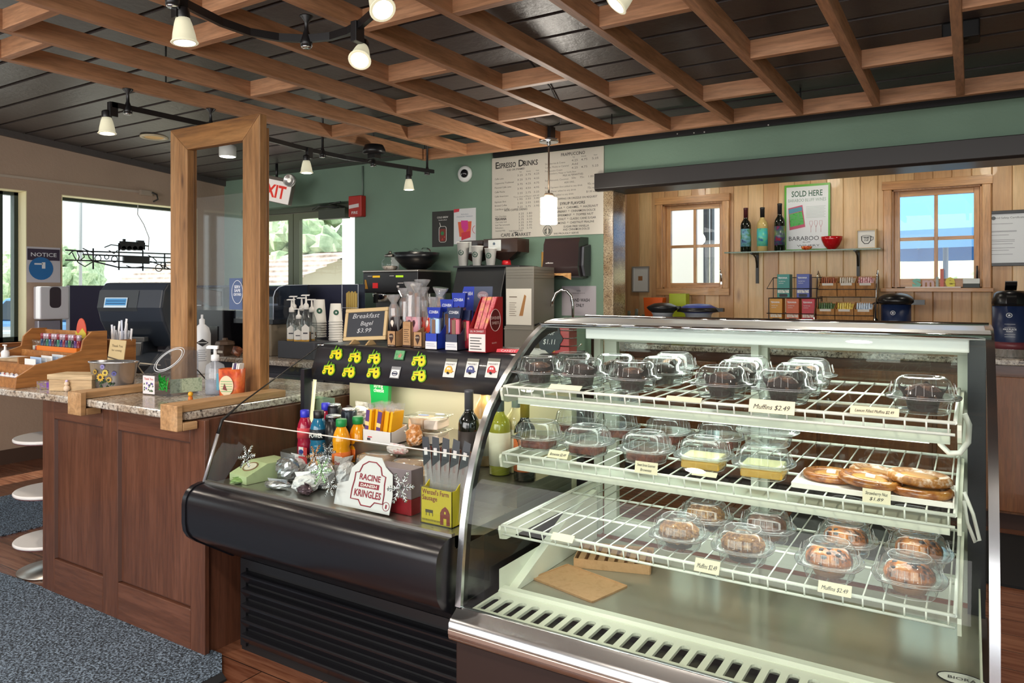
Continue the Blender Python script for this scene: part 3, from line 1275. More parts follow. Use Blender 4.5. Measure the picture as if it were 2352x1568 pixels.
for (xa, xb, nm) in ((XL, XL + .006, 'l'), (XR - .006, XR, 'r')):
    m = mb(CASEGLASS, O)
    m.raw([((xa + xb) / 2, p[0], p[1]) for p in full], [tuple(range(len(full)))])
    m.build('end_glass', t)
    m = mb(M('14161c', .25), O)
    a, b = inset(PR, .004), inset(PR, .034)
    xi = xb + .001 if nm == 'l' else xa - .001
    m.strip([(xi, p[0], p[1]) for p in a], [(xi, p[0], p[1]) for p in b], False)
    m.box(min(xi, xi + .001), max(xi, xi + .001), 2.46, 2.51, .45, 1.2)
    if nm == 'r':
        m.box(XR - .05, XR - .008, 2.40, 2.50, .42, 1.19)
    m.build('black_border', t)
    m = mb(STEEL, O)
    pp = PR + [(2.30, 1.220), (2.45, 1.220), (2.50, 1.20), (2.52, 1.1)]
    o1, o2 = inset(pp, -.006), inset(pp, .007)
    xa2, xb2 = (xa - .006, xa + .012) if nm == 'l' else (xb - .012, xb + .006)
    rows = [[(xa2, p[0], p[1]) for p in o1], [(xb2, p[0], p[1]) for p in o1], [(xb2, p[0], p[1]) for p in o2], [(xa2, p[0], p[1]) for p in o2]]
    for j in range(4):
        m.strip(rows[j], rows[(j + 1) % 4])
    m.build('steel_edge', t)
m = mb(CASEGLASS, O)
m.strip([(XL + .012, p[0], p[1]) for p in PR[:-1]], [(XR - .012, p[0], p[1]) for p in PR[:-1]])
m.build('curved_front_glass', t)
m = mb(M('dfe4e6', .35, .75), O)
m.prism([(2.11, 1.200), (2.105, 1.212), (2.14, 1.222), (2.42, 1.224), (2.42, 1.20)][::-1], 'x', XL, XR)
m.build('top_cap', t, bevel=.002)
m = mb(CHROME, O)
m.tube([(XL, 2.43, 1.223), (XR, 2.43, 1.223)], .009, 10)
m.tube([(XL, 2.105, 1.21), (XR, 2.105, 1.21)], .006, 8)
m.build('top_rail', t)
m = mb(M('f2f6f4', .3), O)
m.prism([(2.145, 1.166), (2.145, 1.209), (2.30, 1.209), (2.30, 1.182), (2.152, 1.182), (2.152, 1.166)], 'x', -1.06, -.005)
m.m(M('fbfff4', .4, emis=2.2, ecol='f6fff0'))
m.box(-1.04, -.03, 2.17, 2.28, 1.176, 1.183)
m.build('light_canopy', t, bevel=.003)
lamp('case_lamp', 'AREA', (-.55, 2.2, 1.168), 4.0, (.96, 1, .93), target=(-.55, 2.1, .4), sx=1.0, sy=.08)
FRW = M('c3c8ba', .35)
m = mb(FRW, O)
for (a, b, w) in ((XL + .05, XL + .10, 0), (XR - .075, XR - .03, 0), (-.60, -.565, 0)):
    m.box(a, b, 2.48, 2.51, .43, 1.2)
m.box(XL + .05, XR - .03, 2.478, 2.512, 1.135, 1.18)
m.box(XL + .05, XR - .03, 2.478, 2.512, .425, .49)
m.build('rear_frame', t, bevel=.002)
m = mb(CASEGLASS, O)
m.box(XL + .1, XR - .07, 2.49, 2.494, .49, 1.135)
m.build('rear_sliding_glass', t)


def wire_shelf(z, front, label_strip):
    root = mb(WIREW, O)
    xa, xb = -1.165, -.03
    yb = 2.46
    m = root
    for (y, zz, r) in ((front, z, .0042), (front + .004, z - .026, .0034), (front + .22, z - .006, .0036), (front + .44, z - .006, .0036), (yb, z, .0042)):
        m.rod((xa, y, zz), (xb, y, zz), r, 8)
    for x in (xa, xb):
        m.rod((x, front, z), (x, yb, z), .0042, 8)
    k = int((xb - xa) / .041)
    for i in range(k + 1):
        x = xa + .012 + i * (xb - xa - .024) / k
        m.tube([(x, front + .004, z - .026), (x, front - .003, z - .002), (x, front + .006, z + .002), (x, yb, z + .002)], .0021, 5, smooth=True)
    w = m.build('wire_shelf', t)
    for x in (xa - .012, xb + .004):
        m = mb(M('d8dccc', .4), O)
        m.prism([(front - .004, z - .014), (front + .004, z - .042), (front + .03, z - .05), (2.44, z - .06), (2.47, z - .06), (2.47, z - .004), (front, z - .004)], 'x', x, x + .008)
        m.build('shelf_bracket', w)
    if label_strip:
        m = mb(M('d5dacb', .35), O)
        m.prism([(front + .03, z - .03), (front + .03, z - .052), (front + .075, z - .056), (front + .10, z - .04), (front + .10, z - .03)], 'x', xa + .03, xb - .01)
        m.m(M('f8fff0', .4, emis=1.3, ecol='f6fff0'))
        m.box(xa + .06, xb - .05, front + .05, front + .09, z - .0575, z - .0565)
        m.build('light_housing', w)
        lamp('case_lamp', 'AREA', ((xa + xb) / 2, front + .09, z - .066), 1.5, (.97, 1, .94), target=((xa + xb) / 2, front + .2, z - .5), sx=1.0, sy=.05)


ZS = (1.04, .845, .635)
wire_shelf(ZS[0], 1.82, True)
wire_shelf(ZS[1], 1.815, True)
wire_shelf(ZS[2], 1.81, False)
for x in (XL + .035, XR - .03, -.60):
    m = mb(FRW, O)
    m.box(x - .012, x + .012, 2.452, 2.478, .43, 1.17)
    m.build('shelf_upright', t)
for pts in ([(2150, 985), (2160, 1020), (2180, 1040), (2205, 1040), (2224, 1015), (2226, 975), (2215, 950)],):
    m = mb(M('eef0ea', .4), O)
    m.tube([tuple(onY(u, v, 1.98)) for u, v in pts], .0065, 8)
    m.build('lamp_cable', t)
for pts in ([(2215, 1130), (2235, 1180), (2250, 1240), (2240, 1245), (2222, 1200), (2214, 1150)],):
    m = mb(M('eef0ea', .4), O)
    m.tube([tuple(onY(u, v, 1.93)) for u, v in pts], .004, 8)
    m.build('lamp_cable', t)

# ---------------------------------------------------------------- food in the case
PETE = clear('plastic_edge_highlight', 'ffffff', .1, 1.5, 1.5, .4, 'ffffff')  # cloudy white that stands in for highlights along the clamshell edges


def sqp(r, a, sq):
    ca, sa = math.cos(a), math.sin(a)
    f = (1 - sq) + sq / max(abs(ca), abs(sa))
    return (r * ca * f, r * sa * f)


def clamshell(label, loc, rz=0, group='clear clamshells in the pastry case'):
    root = thing('clamshell_container', label, 'food container', loc, rz, group)
    m = MB(PET)
    m.lathe([(.0, .002), (.05, .002), (.053, .0), (.056, .006), (.059, .020), (.064, .032), (.077, .033), (.078, .035)], (0, 0, 0), 28, sq=.3)
    m.build('tray', root)
    m = MB(PET)
    prof = [(.078, .037), (.076, .038), (.066, .038), (.062, .046), (.059, .062), (.055, .072), (.047, .079), (.040, .080), (.038, .077), (.0, .077)]
    m.lathe(prof, (0, 0, 0), 28, sq=.3)
    m.m(PETE)
    for (r, z) in ((.0775, .036), (.0665, .0385), (.044, .0798), (.053, .0005)):
        m.tube([sqp(r, 2 * PI * (k + .5) / 28, .3) + (z,) for k in range(28)], .0006, 4, closed=True)
    # pressed ribs, drawn in the painted highlight white
    for a in (0, PI / 2, PI, 1.5 * PI):
        for d in (-.35, -.12, .12, .35):
            ca, sa = math.cos(a + d), math.sin(a + d)
            m.rod((.069 * ca, .069 * sa, .044), (.064 * ca, .064 * sa, .066), .0004, 4)
    m.build('lid', root)
    return root


CH = mottled('chocolate_muffin', ['1e0f0b', '35201a', '4a2e24'], 60, .5, 4, .6)
CHN = mottled('chocolate_muffin_with_nuts', ['2a1610', '3c241a', '6a4630', 'a07a58'], 55, .55, 4, .7)
CRB = mottled('crumb_topping', ['2c1408', '6a3c18', '96642c', 'b48444'], 70, .55, 5, 2.0)
BLU = mottled('blueberry_muffin', ['140a10', '3c1a0e', 'a05418', 'bc6c20', 'cc8028'], 32, .28, 3, 1.2, .4)
BRM = mottled('brown_muffin', ['2c1208', '52280f', '6e3c1c'], 40, .4, 4, .5, .3)
CRAN = mottled('fruit_bar', ['3a100c', '6a2418', '8e4a2c'], 50, .4, 4, .5, .3)
PAP = M('26160f', .7)


def muffin(kind, label, loc, rz=0):
    g = {'tulip': 'chocolate muffins in dark paper cups', 'crumb': 'crumb-topped muffins', 'berry': 'blueberry muffins', 'plain': 'brown muffins',
         'bar': 'dark fruit bars', 'slice': 'yellow cake slices'}[kind]
    root = thing('muffin' if kind not in ('bar', 'slice') else 'pastry', label, 'muffin' if kind not in ('bar', 'slice') else 'pastry', loc, rz, g)
    if kind == 'tulip':
        m = MB(PAP)
        n = 24
        prof = []
        vs, fs = [], []
        for j, (r, z, up) in enumerate(((.03, .0, 0), (.034, .02, 0), (.042, .038, .25), (.05, .048, 1))):
            for k in range(n):
                a = 2 * PI * k / n
                pk = max(0, math.cos(4 * a)) ** 2
                vs.append((r * math.cos(a), r * math.sin(a), z + .014 * pk * up))
        for j in range(3):
            for k in range(n):
                a, b = j * n + k, j * n + (k + 1) % n
                fs.append((a, b, b + n, a + n))
        m.raw(vs, fs, True)
        m.build('paper_cup', root)
        m = MB(CHN if random.random() < .5 else CH)
        m.ball((0, 0, .036), .040, 16, 10, sz=.62, jit=.06)
        m.build('muffin_top', root)
    elif kind in ('crumb', 'berry', 'plain'):
        m = MB(PAP if kind == 'crumb' else M('8a5a34', .7))
        m.lathe([(.034, 0), (.043, .03), (.041, .032), (0, .03)], (0, 0, 0), 24)
        m.build('paper_cup', root)
        m = MB({'crumb': CRB, 'berry': BLU, 'plain': BRM}[kind])
        m.ball((0, 0, .036), .053, 40, 22, sz=.60, jit=.02 if kind != 'crumb' else .05, smooth=kind != 'crumb')
        if kind == 'berry':
            m.m(M('1c1220', .3))
            for i in range(14):
                a = random.uniform(0, 2 * PI)
                r = random.uniform(.2, .95)
                m.ball((.05 * r * math.cos(a), .05 * r * math.sin(a), .036 + .0315 * math.sqrt(max(0, 1 - r * r)) - .002), random.uniform(.006, .0095), 10, 6, sz=.6, jit=.15)
        m.build('muffin_top', root)
    elif kind == 'bar':
        m = MB(CRAN)
        m.prism(rrect(-.045, .045, -.04, .04, .01), 'z', 0, .026)
        m.build('bar', root, bevel=.005)
    else:
        m = MB(M('d8a640', .5))
        m.box(-.05, .05, -.042, .042, 0, .02)
        m.m(M('f2e2a8', .5))
        m.box(-.05, .05, -.042, .042, .02, .032)
        m.build('slice', root, bevel=.004)
    return root


ORD = ['leftmost', 'second from left', 'third from left', 'fourth from left', 'fifth from left', 'sixth from left']


def stock(z, y, xs, kinds, rowname, filler):
    n = len(xs)
    for i, (x, k) in enumerate(zip(xs, kinds)):
        w = ORD[i] if i < n - 1 or n == 1 else 'rightmost'
        rz = random.uniform(-.12, .12)
        yy = y + random.uniform(-.008, .008)
        clamshell('clear clamshell, %s, %s' % (w, rowname), (x, yy, z), rz)
        muffin(k, '%s, %s, %s' % (filler[k], w, rowname), (x, yy, z + .0035), rz * 3)


F = {'tulip': 'chocolate muffin', 'crumb': 'crumb muffin', 'berry': 'blueberry muffin', 'plain': 'brown muffin', 'bar': 'dark fruit bar', 'slice': 'yellow cake slice'}
z = ZS[0] + .0045
stock(z, 1.915, (-1.096, -.958, -.80, -.552, -.397, -.095), ['tulip'] * 6, 'front row of the top case shelf', F)
stock(z, 2.085, (-1.07, -.93, -.775, -.552, -.395), ['tulip'] * 5, 'second row of the top case shelf', F)
stock(z, 2.255, (-.80, -.57, -.40), ['tulip'] * 3, 'back row of the top case shelf', F)
z = ZS[1] + .0045
stock(z, 1.925, (-1.105, -.945, -.765, -.605, -.448), ['bar', 'bar', 'bar', 'slice', 'slice'], 'front row of the middle case shelf', F)
stock(z, 2.20, (-1.12, -.975, -.80, -.64), ['bar', 'bar', 'bar', 'bar'], 'back row of the middle case shelf', F)
clamshell('empty-looking clear clamshell stacked on the rightmost clamshell of the middle case shelf', (-.440, 1.93, z + .0815), .1)
clamshell('clear clamshell stacked on another at the back of the middle case shelf', (-.972, 2.2, z + .0815), .2)
z = ZS[2] + .0045
stock(z, 1.895, (-.662, -.492, -.29, -.12), ['crumb', 'crumb', 'berry', 'berry'], 'front row of the bottom case shelf', F)
stock(z, 2.085, (-.648, -.478, -.278, -.112), ['crumb', 'plain', 'berry', 'berry'], 'second row of the bottom case shelf', F)
stock(z, 2.30, (-.305, -.142), ['berry', 'berry'], 'back row of the bottom case shelf', F)

# tray of flat glazed pastries
z = ZS[1] + .0045
t = thing('pastry_tray', 'white paper tray holding flat glazed pastries on the middle case shelf', 'tray', (-.20, 1.94, z))
m = MB(M('ece8e2', .6))
m.box(-.165, .165, -.085, .085, 0, .003)
for (a, b, c, d) in ((-.165, .165, -.087, -.084), (-.165, .165, .084, .087), (-.168, -.165, -.085, .085), (.165, .168, -.085, .085)):
    m.box(a, b, c, d, 0, .012)
m.build('tray_body', t)
GLZ = mottled('glazed_pastry', ['5c2c10', '8c5020', 'b07c3c'], 30, .25, 4, .4, .6)
GLS = mottled('sugared_pastry', ['6a3c18', '9c6830', 'dcd0c4'], 40, .5, 4, .4)


def round_pastry(label, loc, r, mat, tilt=0, square=False, rz=0):
    root = thing('round_pastry', label, 'pastry', loc, rz, 'flat glazed pastries on the paper tray')
    m = MB(mat)
    m.t(Ry(tilt))
    prof = [(0, .006), (r * .9, 0), (r, .006), (r * .98, .015), (r * .88, .021), (r * .74, .017), (r * .4, .013), (0, .012)]
    m.lathe(prof, (0, 0, 0), 32, sy=.82)
    m.build('dough_ring', root)
    m = MB(M('b88444', .3))
    m.t(Ry(tilt))
    m.lathe([(r * .66, .0145), (r * .4, .0165), (0, .016)], (0, 0, 0), 24, sy=.82)
    if square:
        m.m(M('f4f0e8', .5))
        m.box(-.01, .01, -.008, .008, .017, .022)
    m.build('filling', root)


round_pastry('flat glazed pastry with a white square on top, leftmost on the paper tray', (-.295, 1.965, z + .004), .067, GLZ, 0, True)
round_pastry('flat glazed pastry with a white square on top, middle of the tray front', (-.205, 1.925, z + .014), .070, GLZ, .08, True)
round_pastry('sugar-dusted pastry lying behind the middle pastry on the tray', (-.20, 2.01, z + .012), .062, GLS, .1)
round_pastry('plain glazed pastry at the bottom of the right-hand pair on the tray', (-.098, 1.925, z + .004), .066, GLZ)
round_pastry('sugar-dusted pastry lying on top of the right-hand pair on the tray', (-.103, 1.945, z + .028), .068, GLS, .05)


def price_card(label, u, v, zc, w, h, front, lines, tilt=.35, rz=0):
    p = onY(u, v, front - .012)
    root = thing('price_card', label, 'price card', tuple(p), rz, 'cream price cards on the case shelves')
    m = MB(M('ece6c8', .7))
    m.t(Rx(-tilt))
    m.box(-w / 2, w / 2, 0, .001, -h / 2, h / 2)
    m.m(INK)
    k = len(lines)
    for i, s_ in enumerate(lines):
        m.text(s_, (0, -.0003, (k / 2 - i - .78) * h * .8 / k), h * .36 / max(1, k * .75), w=w * .8 if len(s_) > 9 else w * .5, shear=.3)
    m.build('card', root)
    m = MB(CHROME)
    m.t(Rx(-tilt))
    m.tube([(-.004, .001, h * .2), (-.004, .008, h * .35), (-.004, .012, h * .1)], .0012, 5)
    m.build('clip', root)


price_card('blank-looking cream card at the left end of the top shelf front rail', 1298, 889, 1.03, .098, .02, 1.82, [], 1.0)
price_card('blank-looking cream card left of the muffin price on the top shelf', 1570, 916, 1.03, .092, .018, 1.82, [], 1.0)
price_card('cream price card reading Muffins $2.49 on the top shelf', 1772, 934, 1.03, .105, .032, 1.82, ['Muffins $2.49'], .35)
price_card('cream card with faint lettering at the right of the top shelf', 2008, 944, 1.02, .098, .022, 1.82, ['Lemon Filled Muffins $2.49'], .7)
price_card('cream card at the left end of the middle shelf rail', 1282, 1043, .84, .062, .024, 1.815, ['Brownies $2.49'], .7)
price_card('cream card with two lines of faint lettering on the middle shelf', 1484, 1074, .83, .062, .03, 1.815, ['Sweet Street Gourmet', 'Brownies'], .2)
price_card('long cream card left of the paper tray on the middle shelf', 1618, 1088, .83, .062, .016, 1.815, [], 1.0)
price_card('cream card hanging below the paper tray of flat pastries', 2013, 1140, .82, .056, .03, 1.815, ['Strawberry Nut', '$1.89'], .1)
price_card('cream card at the left end of the bottom shelf rail', 1292, 1234, .63, .068, .022, 1.81, [], .8)
price_card('tilted cream price card before the crumb muffins on the bottom shelf', 1624, 1300, .62, .062, .032, 1.81, ['Muffins $2.49'], .5)
price_card('cream price card before the blueberry muffins on the bottom shelf', 1917, 1352, .61, .07, .026, 1.81, ['Muffins $2.49'], .6)

# kraft trays lying on the deck
for (x, y, rz, lab) in ((-1.0, 2.24, .3, 'flat brown kraft tray lying at the back left of the case deck'), (-1.02, 2.02, -.25, 'thin brown kraft sheet lying nearer the glass on the case deck')):
    t = thing('kraft_tray', lab, 'tray', (x, y, .4255), rz)
    m = MB(KRAFT)
    h = .03 if y > 2.1 else .006
    m.box(-.12, .12, -.08, .08, 0, .003)
    for (a, b, c, d) in ((-.12, .12, -.083, -.08), (-.12, .12, .08, .083), (-.123, -.12, -.08, .08), (.12, .123, -.08, .08)):
        m.box(a, b, c, d, 0, h)
    m.build('tray_body', t)
    if y > 2.1:
        m = MB(KRAFT)
        for i in range(7):
            m.box(-.11 + .032 * i, -.09 + .032 * i, -.075, .075, .003, .026)
        m.build('pastry_strips', t)

# oval sticker on the pastry case
m = MB(M('e8e8e4', .4))
p = onZ(2210, 1560, .428)
m.prism([(p.x + .05 * math.cos(a * PI / 12), p.y + .03 * math.sin(a * PI / 12)) for a in range(24)], 'z', .426, .4275)
m.m(INK)
m.tube([(p.x + .05 * math.cos(a * PI / 12), p.y + .03 * math.sin(a * PI / 12), .4275) for a in range(24)], .0015, 5, closed=True)
m.text('BIORA', (p.x, p.y - .008, .4285), .014, (1, 0, 0), (0, 1, 0))
tag(m.build('oval_sticker'), 'white oval sticker with a black outline on the case deck', 'sticker')


# ================================================================ OPEN BLACK COOLER (deli case)
O = (-1.78, 2.0, 0)
A0, A1 = -2.335, -1.222
BK = M('1b1b20', .24)
t = thing('open_display_cooler', 'open black refrigerated display cooler with rounded bumper and louvred base', 'display cooler', O)
m = mb(BK, O)
m.prism([(1.66, .637), (1.63, .637), (1.605, .631), (1.585, .617), (1.573, .598), (1.57, .575), (1.57, .515), (1.575, .485), (1.588, .462), (1.61, .443), (1.76, .345), (1.80, .345), (1.80, .60)][::-1], 'x', A0 + .02, A1, True)
m.prism([(1.665, .64), (1.628, .64), (1.602, .634), (1.581, .620), (1.569, .60), (1.565, .576), (1.565, .513), (1.570, .483), (1.584, .459), (1.607, .439), (1.76, .340), (1.80, .340), (1.80, .60)][::-1], 'x', A0 - .002, A0 + .018, True)
m.build('bumper', t)
m = mb(M('121214', .5), O)
m.box(A0 + .02, A1, 1.80, 2.44, .05, .60)
m.box(A0 + .05, A1, 1.775, 1.80, .0, .345)
m.build('base_body', t)
m = mb(M('1a1a1d', .35), O)
m.box(A0 + .055, A0 + .085, 1.765, 1.776, .02, .34)
m.box(A0 + .085, A1, 1.765, 1.776, .31, .34)
m.build('grille_frame', t)
for k in range(5):
    z = .03 + k * .055
    m = mb(M('1c1c20', .25), O)
    m.prism([(1.773, z), (1.766, z + .004), (1.742, z + .036), (1.741, z + .042), (1.745, z + .045), (1.773, z + .047)][::-1], 'x', A0 + .085, A1)
    m.build('louvre', t)
STN = M('bdbdb8', .28, .9)
m = mb(STN, O)
m.box(A0 + .02, A1, 1.66, 2.36, .600, .632)
m.box(A0 + .02, A1, 1.655, 1.672, .605, .638)
m.build('well_floor', t)
m = mb(M('8a8478', .3, .85), O)
m.box(A0 + .02, A1, 1.985, 2.36, .632, .692)
m.box(-2.02, -1.53, 1.97, 2.355, .692, .772)
m.build('raised_step', t)
m = mb(M('d6cfb0', .35, .35), O)
m.box(A0 + .02, A1, 2.36, 2.40, .60, 1.06)
m.m(BK)
m.box(A0, A1, 2.40, 2.47, .05, 1.098)
m.build('back_panel', t)
m = mb(STN, O)
m.box(A0 + .02, A1, 1.64, 1.656, .634, .646)
m.build('steel_ledge', t)
m = mb(CASEGLASS, O)
m.raw([(A0 + .02, 1.648, .64), (A1, 1.648, .64), (A1, 1.722, .846), (A0 + .02, 1.722, .846)], [(0, 1, 2, 3)])
m.build('front_glass', t)
m = mb(M('e8e2dc', .3), O)
m.rod((A0 + .02, 1.722, .846), (A1, 1.722, .846), .0022, 6)
m.build('glass_rim', t)
# left end glass
m = mb(CASEGLASS, O)
m.raw([(A0 + .006, 1.648, .635), (A0 + .006, 1.722, .846), (A0 + .006, 2.19, 1.09), (A0 + .006, 2.36, 1.09), (A0 + .006, 2.36, .612)], [(0, 1, 2, 3, 4)])
m.build('end_glass', t)
m = mb(M('c6c6cc', .3, .6), O)
m.tube([(A0 + .006, 1.648, .637), (A0 + .006, 1.705, .80)], .006, 6)
m.m(BLACK)
m.tube([(A0 + .006, 1.705, .80), (A0 + .006, 1.722, .846), (A0 + .006, 1.80, .895), (A0 + .006, 2.19, 1.085)], [.006, .006, .003, .0022], 6)
m.build('glass_edge', t)
m = mb(M('20202a', .35), O)
m.box(A0 + .0, A0 + .022, 2.10, 2.14, .70, 1.0)
m.m(M('d8d4a0', .3, emis=.5, ecol='f4f0c8'))
m.prism([(2.13, .70), (2.118, .70), (2.148, .96), (2.16, .96)], 'x', A0 + .022, A0 + .03)
m.build('lamp_post', t)
# canopy
CANP = M('2a2a2f', .3, coat=.2)
C0, C1 = (2.1435, .955), (2.1885, 1.078)
m = mb(CANP, O)
m.prism([(2.145, .955), (2.19, 1.078), (2.205, 1.094), (2.235, 1.098), (2.41, 1.098), (2.41, 1.08), (2.20, 1.07), (2.163, .955)][::-1], 'x', A0, A1, True)
m.m(CHROME)
m.rod((A0, 2.196, 1.092), (A0 + .035, 2.196, 1.094), .004)
m.build('canopy', t)
m = mb(M('fffbe4', .4, emis=2.0, ecol='fff6d2'), O)
m.rod((A0 + .06, 2.215, .99), (A1 - .02, 2.215, .99), .009, 10)
m.build('lamp_tube', t)
lamp('cooler_lamp', 'AREA', (-1.78, 2.2, .975), 3.0, (1, .95, .78), target=(-1.78, 2.12, .5), sx=1.0, sy=.06)

# frame of the sloping canopy face for things stuck on it
FU = Vector((0, C1[0] - C0[0], C1[1] - C0[1])).normalized()
FN = Vector((1, 0, 0)).cross(FU)


def onFace(u, v):
    """where the canopy face meets the line of sight through (u, v)"""
    r = Vector(ray(u, v))
    p0 = Vector((0, C0[0] - .001, C0[1])) - Vector((0, 0, CAMH))
    k = p0.dot(FN) / r.dot(FN)
    return Vector((0, 0, CAMH)) + r * k


FACEROT = Matrix(((1, 0, 0, 0), (0, -FN.y * -1, FU.y, 0), (0, 0, 0, 0), (0, 0, 0, 1)))
ang = math.atan2(FU.y, FU.z)          # lean back
FR = Rx(-ang)
YEL = M('e8d414', .45)
GRN = M('6fae22', .45)
TRACTOR_ = [(-.020, -.010), (-.020, -.020), (-.012, -.020), (-.011, -.006), (.000, -.004), (.002, -.014), (.010, -.022), (.020, -.016), (.022, -.004), (.017, .007), (.008, .010), (-.002, .012), (-.012, .010), (-.019, .006)]


def tractor(label, u, v):
    p = onFace(u, v)
    root = thing('tractor_magnet', label, 'magnet', p, 0, 'yellow tractor magnets on the black cooler canopy')
    m = MB(GRN)
    FQ = FR @ Matrix.Scale(1.45, 4)
    m.t(FQ)

    def circ(cx, cz, r, y0, y1):
        m.prism([(cx + r * math.cos(a * PI / 8), cz + r * math.sin(a * PI / 8)) for a in range(16)], 'y', y0, y1)
    BODY = [(-.020, -.004), (-.020, .006), (-.004, .008), (.002, .0105), (.014, .0105), (.018, .004), (.012, -.004)]
    m.prism([(x * 1.12, z * 1.25) for x, z in BODY], 'y', -.002, 0)
    circ(.011, -.007, .0132, -.002, 0)
    circ(-.0155, -.0105, .0082, -.002, 0)
    m.prism([(-.012, .009), (-.008, .022), (-.006, .022), (-.009, .009)], 'y', -.002, 0)
    m.prism([(.000, .009), (.002, .018), (.0045, .018), (.003, .009)], 'y', -.002, 0)
    m.build('backing', root)
    m = MB(YEL)
    m.t(FQ)
    m.prism([(x * .95, z * .9) for x, z in BODY], 'y', -.0028, -.002)
    circ(.011, -.007, .0112, -.0034, -.002)
    circ(-.0155, -.0105, .0062, -.0034, -.002)
    m.m(INK)
    circ(.011, -.007, .0030, -.0038, -.003)
    circ(-.0155, -.0105, .0016, -.0038, -.003)
    m.prism([(-.016, .001), (-.003, .002), (-.003, .0035), (-.016, .0025)], 'y', -.0034, -.0026)
    m.prism([(.004, .003), (.011, .003), (.010, .0085), (.004, .0085)], 'y', -.0034, -.0026)
    m.build('tractor_shape', root)


TP = [(774, 811, 'upper row, leftmost'), (817, 818, 'upper row, second from left'), (861, 821, 'upper row, third from left'), (757, 846, 'lower row, leftmost'),
      (803, 852, 'lower row, second from left'), (860, 853, 'lower row, third from left'), (964, 826, 'upper row, right of the green card'), (964, 860, 'lower row, right of the green card')]
for u, v, w in TP:
    tractor('yellow and green tractor magnet, ' + w, u, v)


def facecard(name, label, cat, u, v, w, h, build, group=None):
    p = onFace(u, v)
    root = thing(name, label, cat, p, 0, group)
    build(root, w, h)


def green_card(root, w, h):
    m = MB(M('1e5c34', .4))
    m.t(FR)
    m.box(-w / 2, w / 2, -.004, 0, -h / 2, h / 2)
    m.m(mottled('green_landscape_print', ['2e7a44', '6fae7c', '2c6a3c'], 50, .4, 3, 0))
    m.box(-w / 2 + .001, w / 2 - .002, -.0046, -.004, -h / 2 + .003, h / 2 - .001)
    m.m(M('d87a78', .5))
    for a in range(6):
        m.prism([(-.002, -.001), (.002 + .009 * math.cos(a * 1.05), .009 * math.sin(a * 1.05) - .002), (.004 + .009 * math.cos(a * 1.05 + .4), .009 * math.sin(a * 1.05 + .4))], 'y', -.0052, -.0046)
    m.build('card', root)


def logo_card(root, w, h):
    m = MB(M('8e9094', .3))
    m.t(FR)
    m.box(-w / 2, w / 2, -.002, 0, -h / 2, h / 2 + .006)
    m.m(M('e9e9ea', .5))
    m.box(-w / 2 + .003, w / 2 - .003, -.003, -.002, -h / 2 + .003, h / 2 - .006)
    m.m(M('2c3550', .5))
    m.tube([(.013 * math.cos(a * PI / 10), -.0035, -.002 + .0085 * math.sin(a * PI / 10)) for a in range(20)], .0012, 5, closed=True)
    m.box(-.014, .014, -.0042, -.003, -.005, .001)
    m.build('card', root)


facecard('souvenir_card', 'green landscape picture card stuck between the tractor magnets', 'card', 919, 816, .048, .038, green_card)
facecard('souvenir_card', 'white card with an oval emblem, under the green landscape card', 'card', 908, 857, .046, .040, logo_card)


def magnet_card(colour):
    def f(root, w, h):
        m = MB(M('77776c', .5))
        m.t(FR)
        m.box(-w / 2, w / 2, -.001, 0, h / 2 - .012, h / 2)
        m.m(M('e4e3e0', .5))
        m.box(-w / 2, w / 2, -.0015, 0, -h / 2, h / 2 - .012)
        m.m(INK)
        m.text('MAGNET', (0, -.0016, h / 2 - .024), .006, w=w * .75)
        m.build('backing_card', root)
        m = MB(M(colour, .35))
        m.t(FR @ Tr(0, 0, -.006) @ Matrix.Scale(1.25, 4))
        m.prism([(-.014, -.010), (.010, -.010), (.013, -.006), (.016, -.006), (.016, -.0045), (.011, -.003), (.009, .004), (.003, .010), (-.006, .010), (-.012, .005), (-.015, -.003)], 'y', -.0045, -.0015)
        m.m(M('f2f2f0', .4))
        m.prism([(-.008, -.001), (-.001, -.001), (-.001, .005), (-.006, .005)], 'y', -.0052, -.0045)
        m.prism([(.001, -.001), (.006, -.001), (.004, .005), (.001, .005)], 'y', -.0052, -.0045)
        m.m(INK)
        m.prism([(-.002 + .0038 * math.cos(a * PI / 6), -.011 + .0038 * math.sin(a * PI / 6)) for a in range(12)], 'y', -.0055, -.0015)
        m.build('camper_magnet', root)
    return f


for (u, c, w) in ((1034, 'e0a81c', 'yellow'), (1084, '2c3a80', 'blue'), (1132, 'c42430', 'red')):
    facecard('magnet_card', '%s camper-shaped magnet on a white card hung on the cooler canopy' % w, 'magnet', u, 845, .052, .070, magnet_card(c), 'camper magnets on cards')


# ---------------------------------------------------------------- things on the cooler top
ZT2 = 1.0985


def at_top(u, y=2.28, v=785):
    return Vector((onY(u, v, y).x, y, ZT2))


p = at_top(833, 2.26)
t = thing('chalkboard', 'small wood-framed chalkboard on feet reading Breakfast Bagel on the black cooler', 'chalkboard', p)
m = MB(M('d4b98a', .6))
R = Tr(0, .01, .016) @ Rx(-.2) @ Ry(-.06)
m.t(R)
w, h, b = .118, .086, .016
m.box(-w, w, -.006, .006, .0, b)
m.box(-w, w, -.006, .006, 2 * h - .036 - b, 2 * h - .036)
m.box(-w, -w + b, -.006, .006, b, 2 * h - .036 - b)
m.box(w - b, w, -.006, .006, b, 2 * h - .036 - b)
m.build('frame', t, bevel=.003)
m = MB(M('3c3f46', .8))
m.t(R)
m.box(-w + b, w - b, -.002, .004, b, 2 * h - .036 - b)
m.m(M('c9ccd0', .9))
m.text('Breakfast', (0, -.003, .094), .020, w=.15, shear=.25)
m.text('Bagel', (.008, -.003, .063), .018, w=.07, shear=.25)
m.text('$3.99', (-.004, -.003, .033), .018, w=.08, shear=.25)
m.build('slate', t)
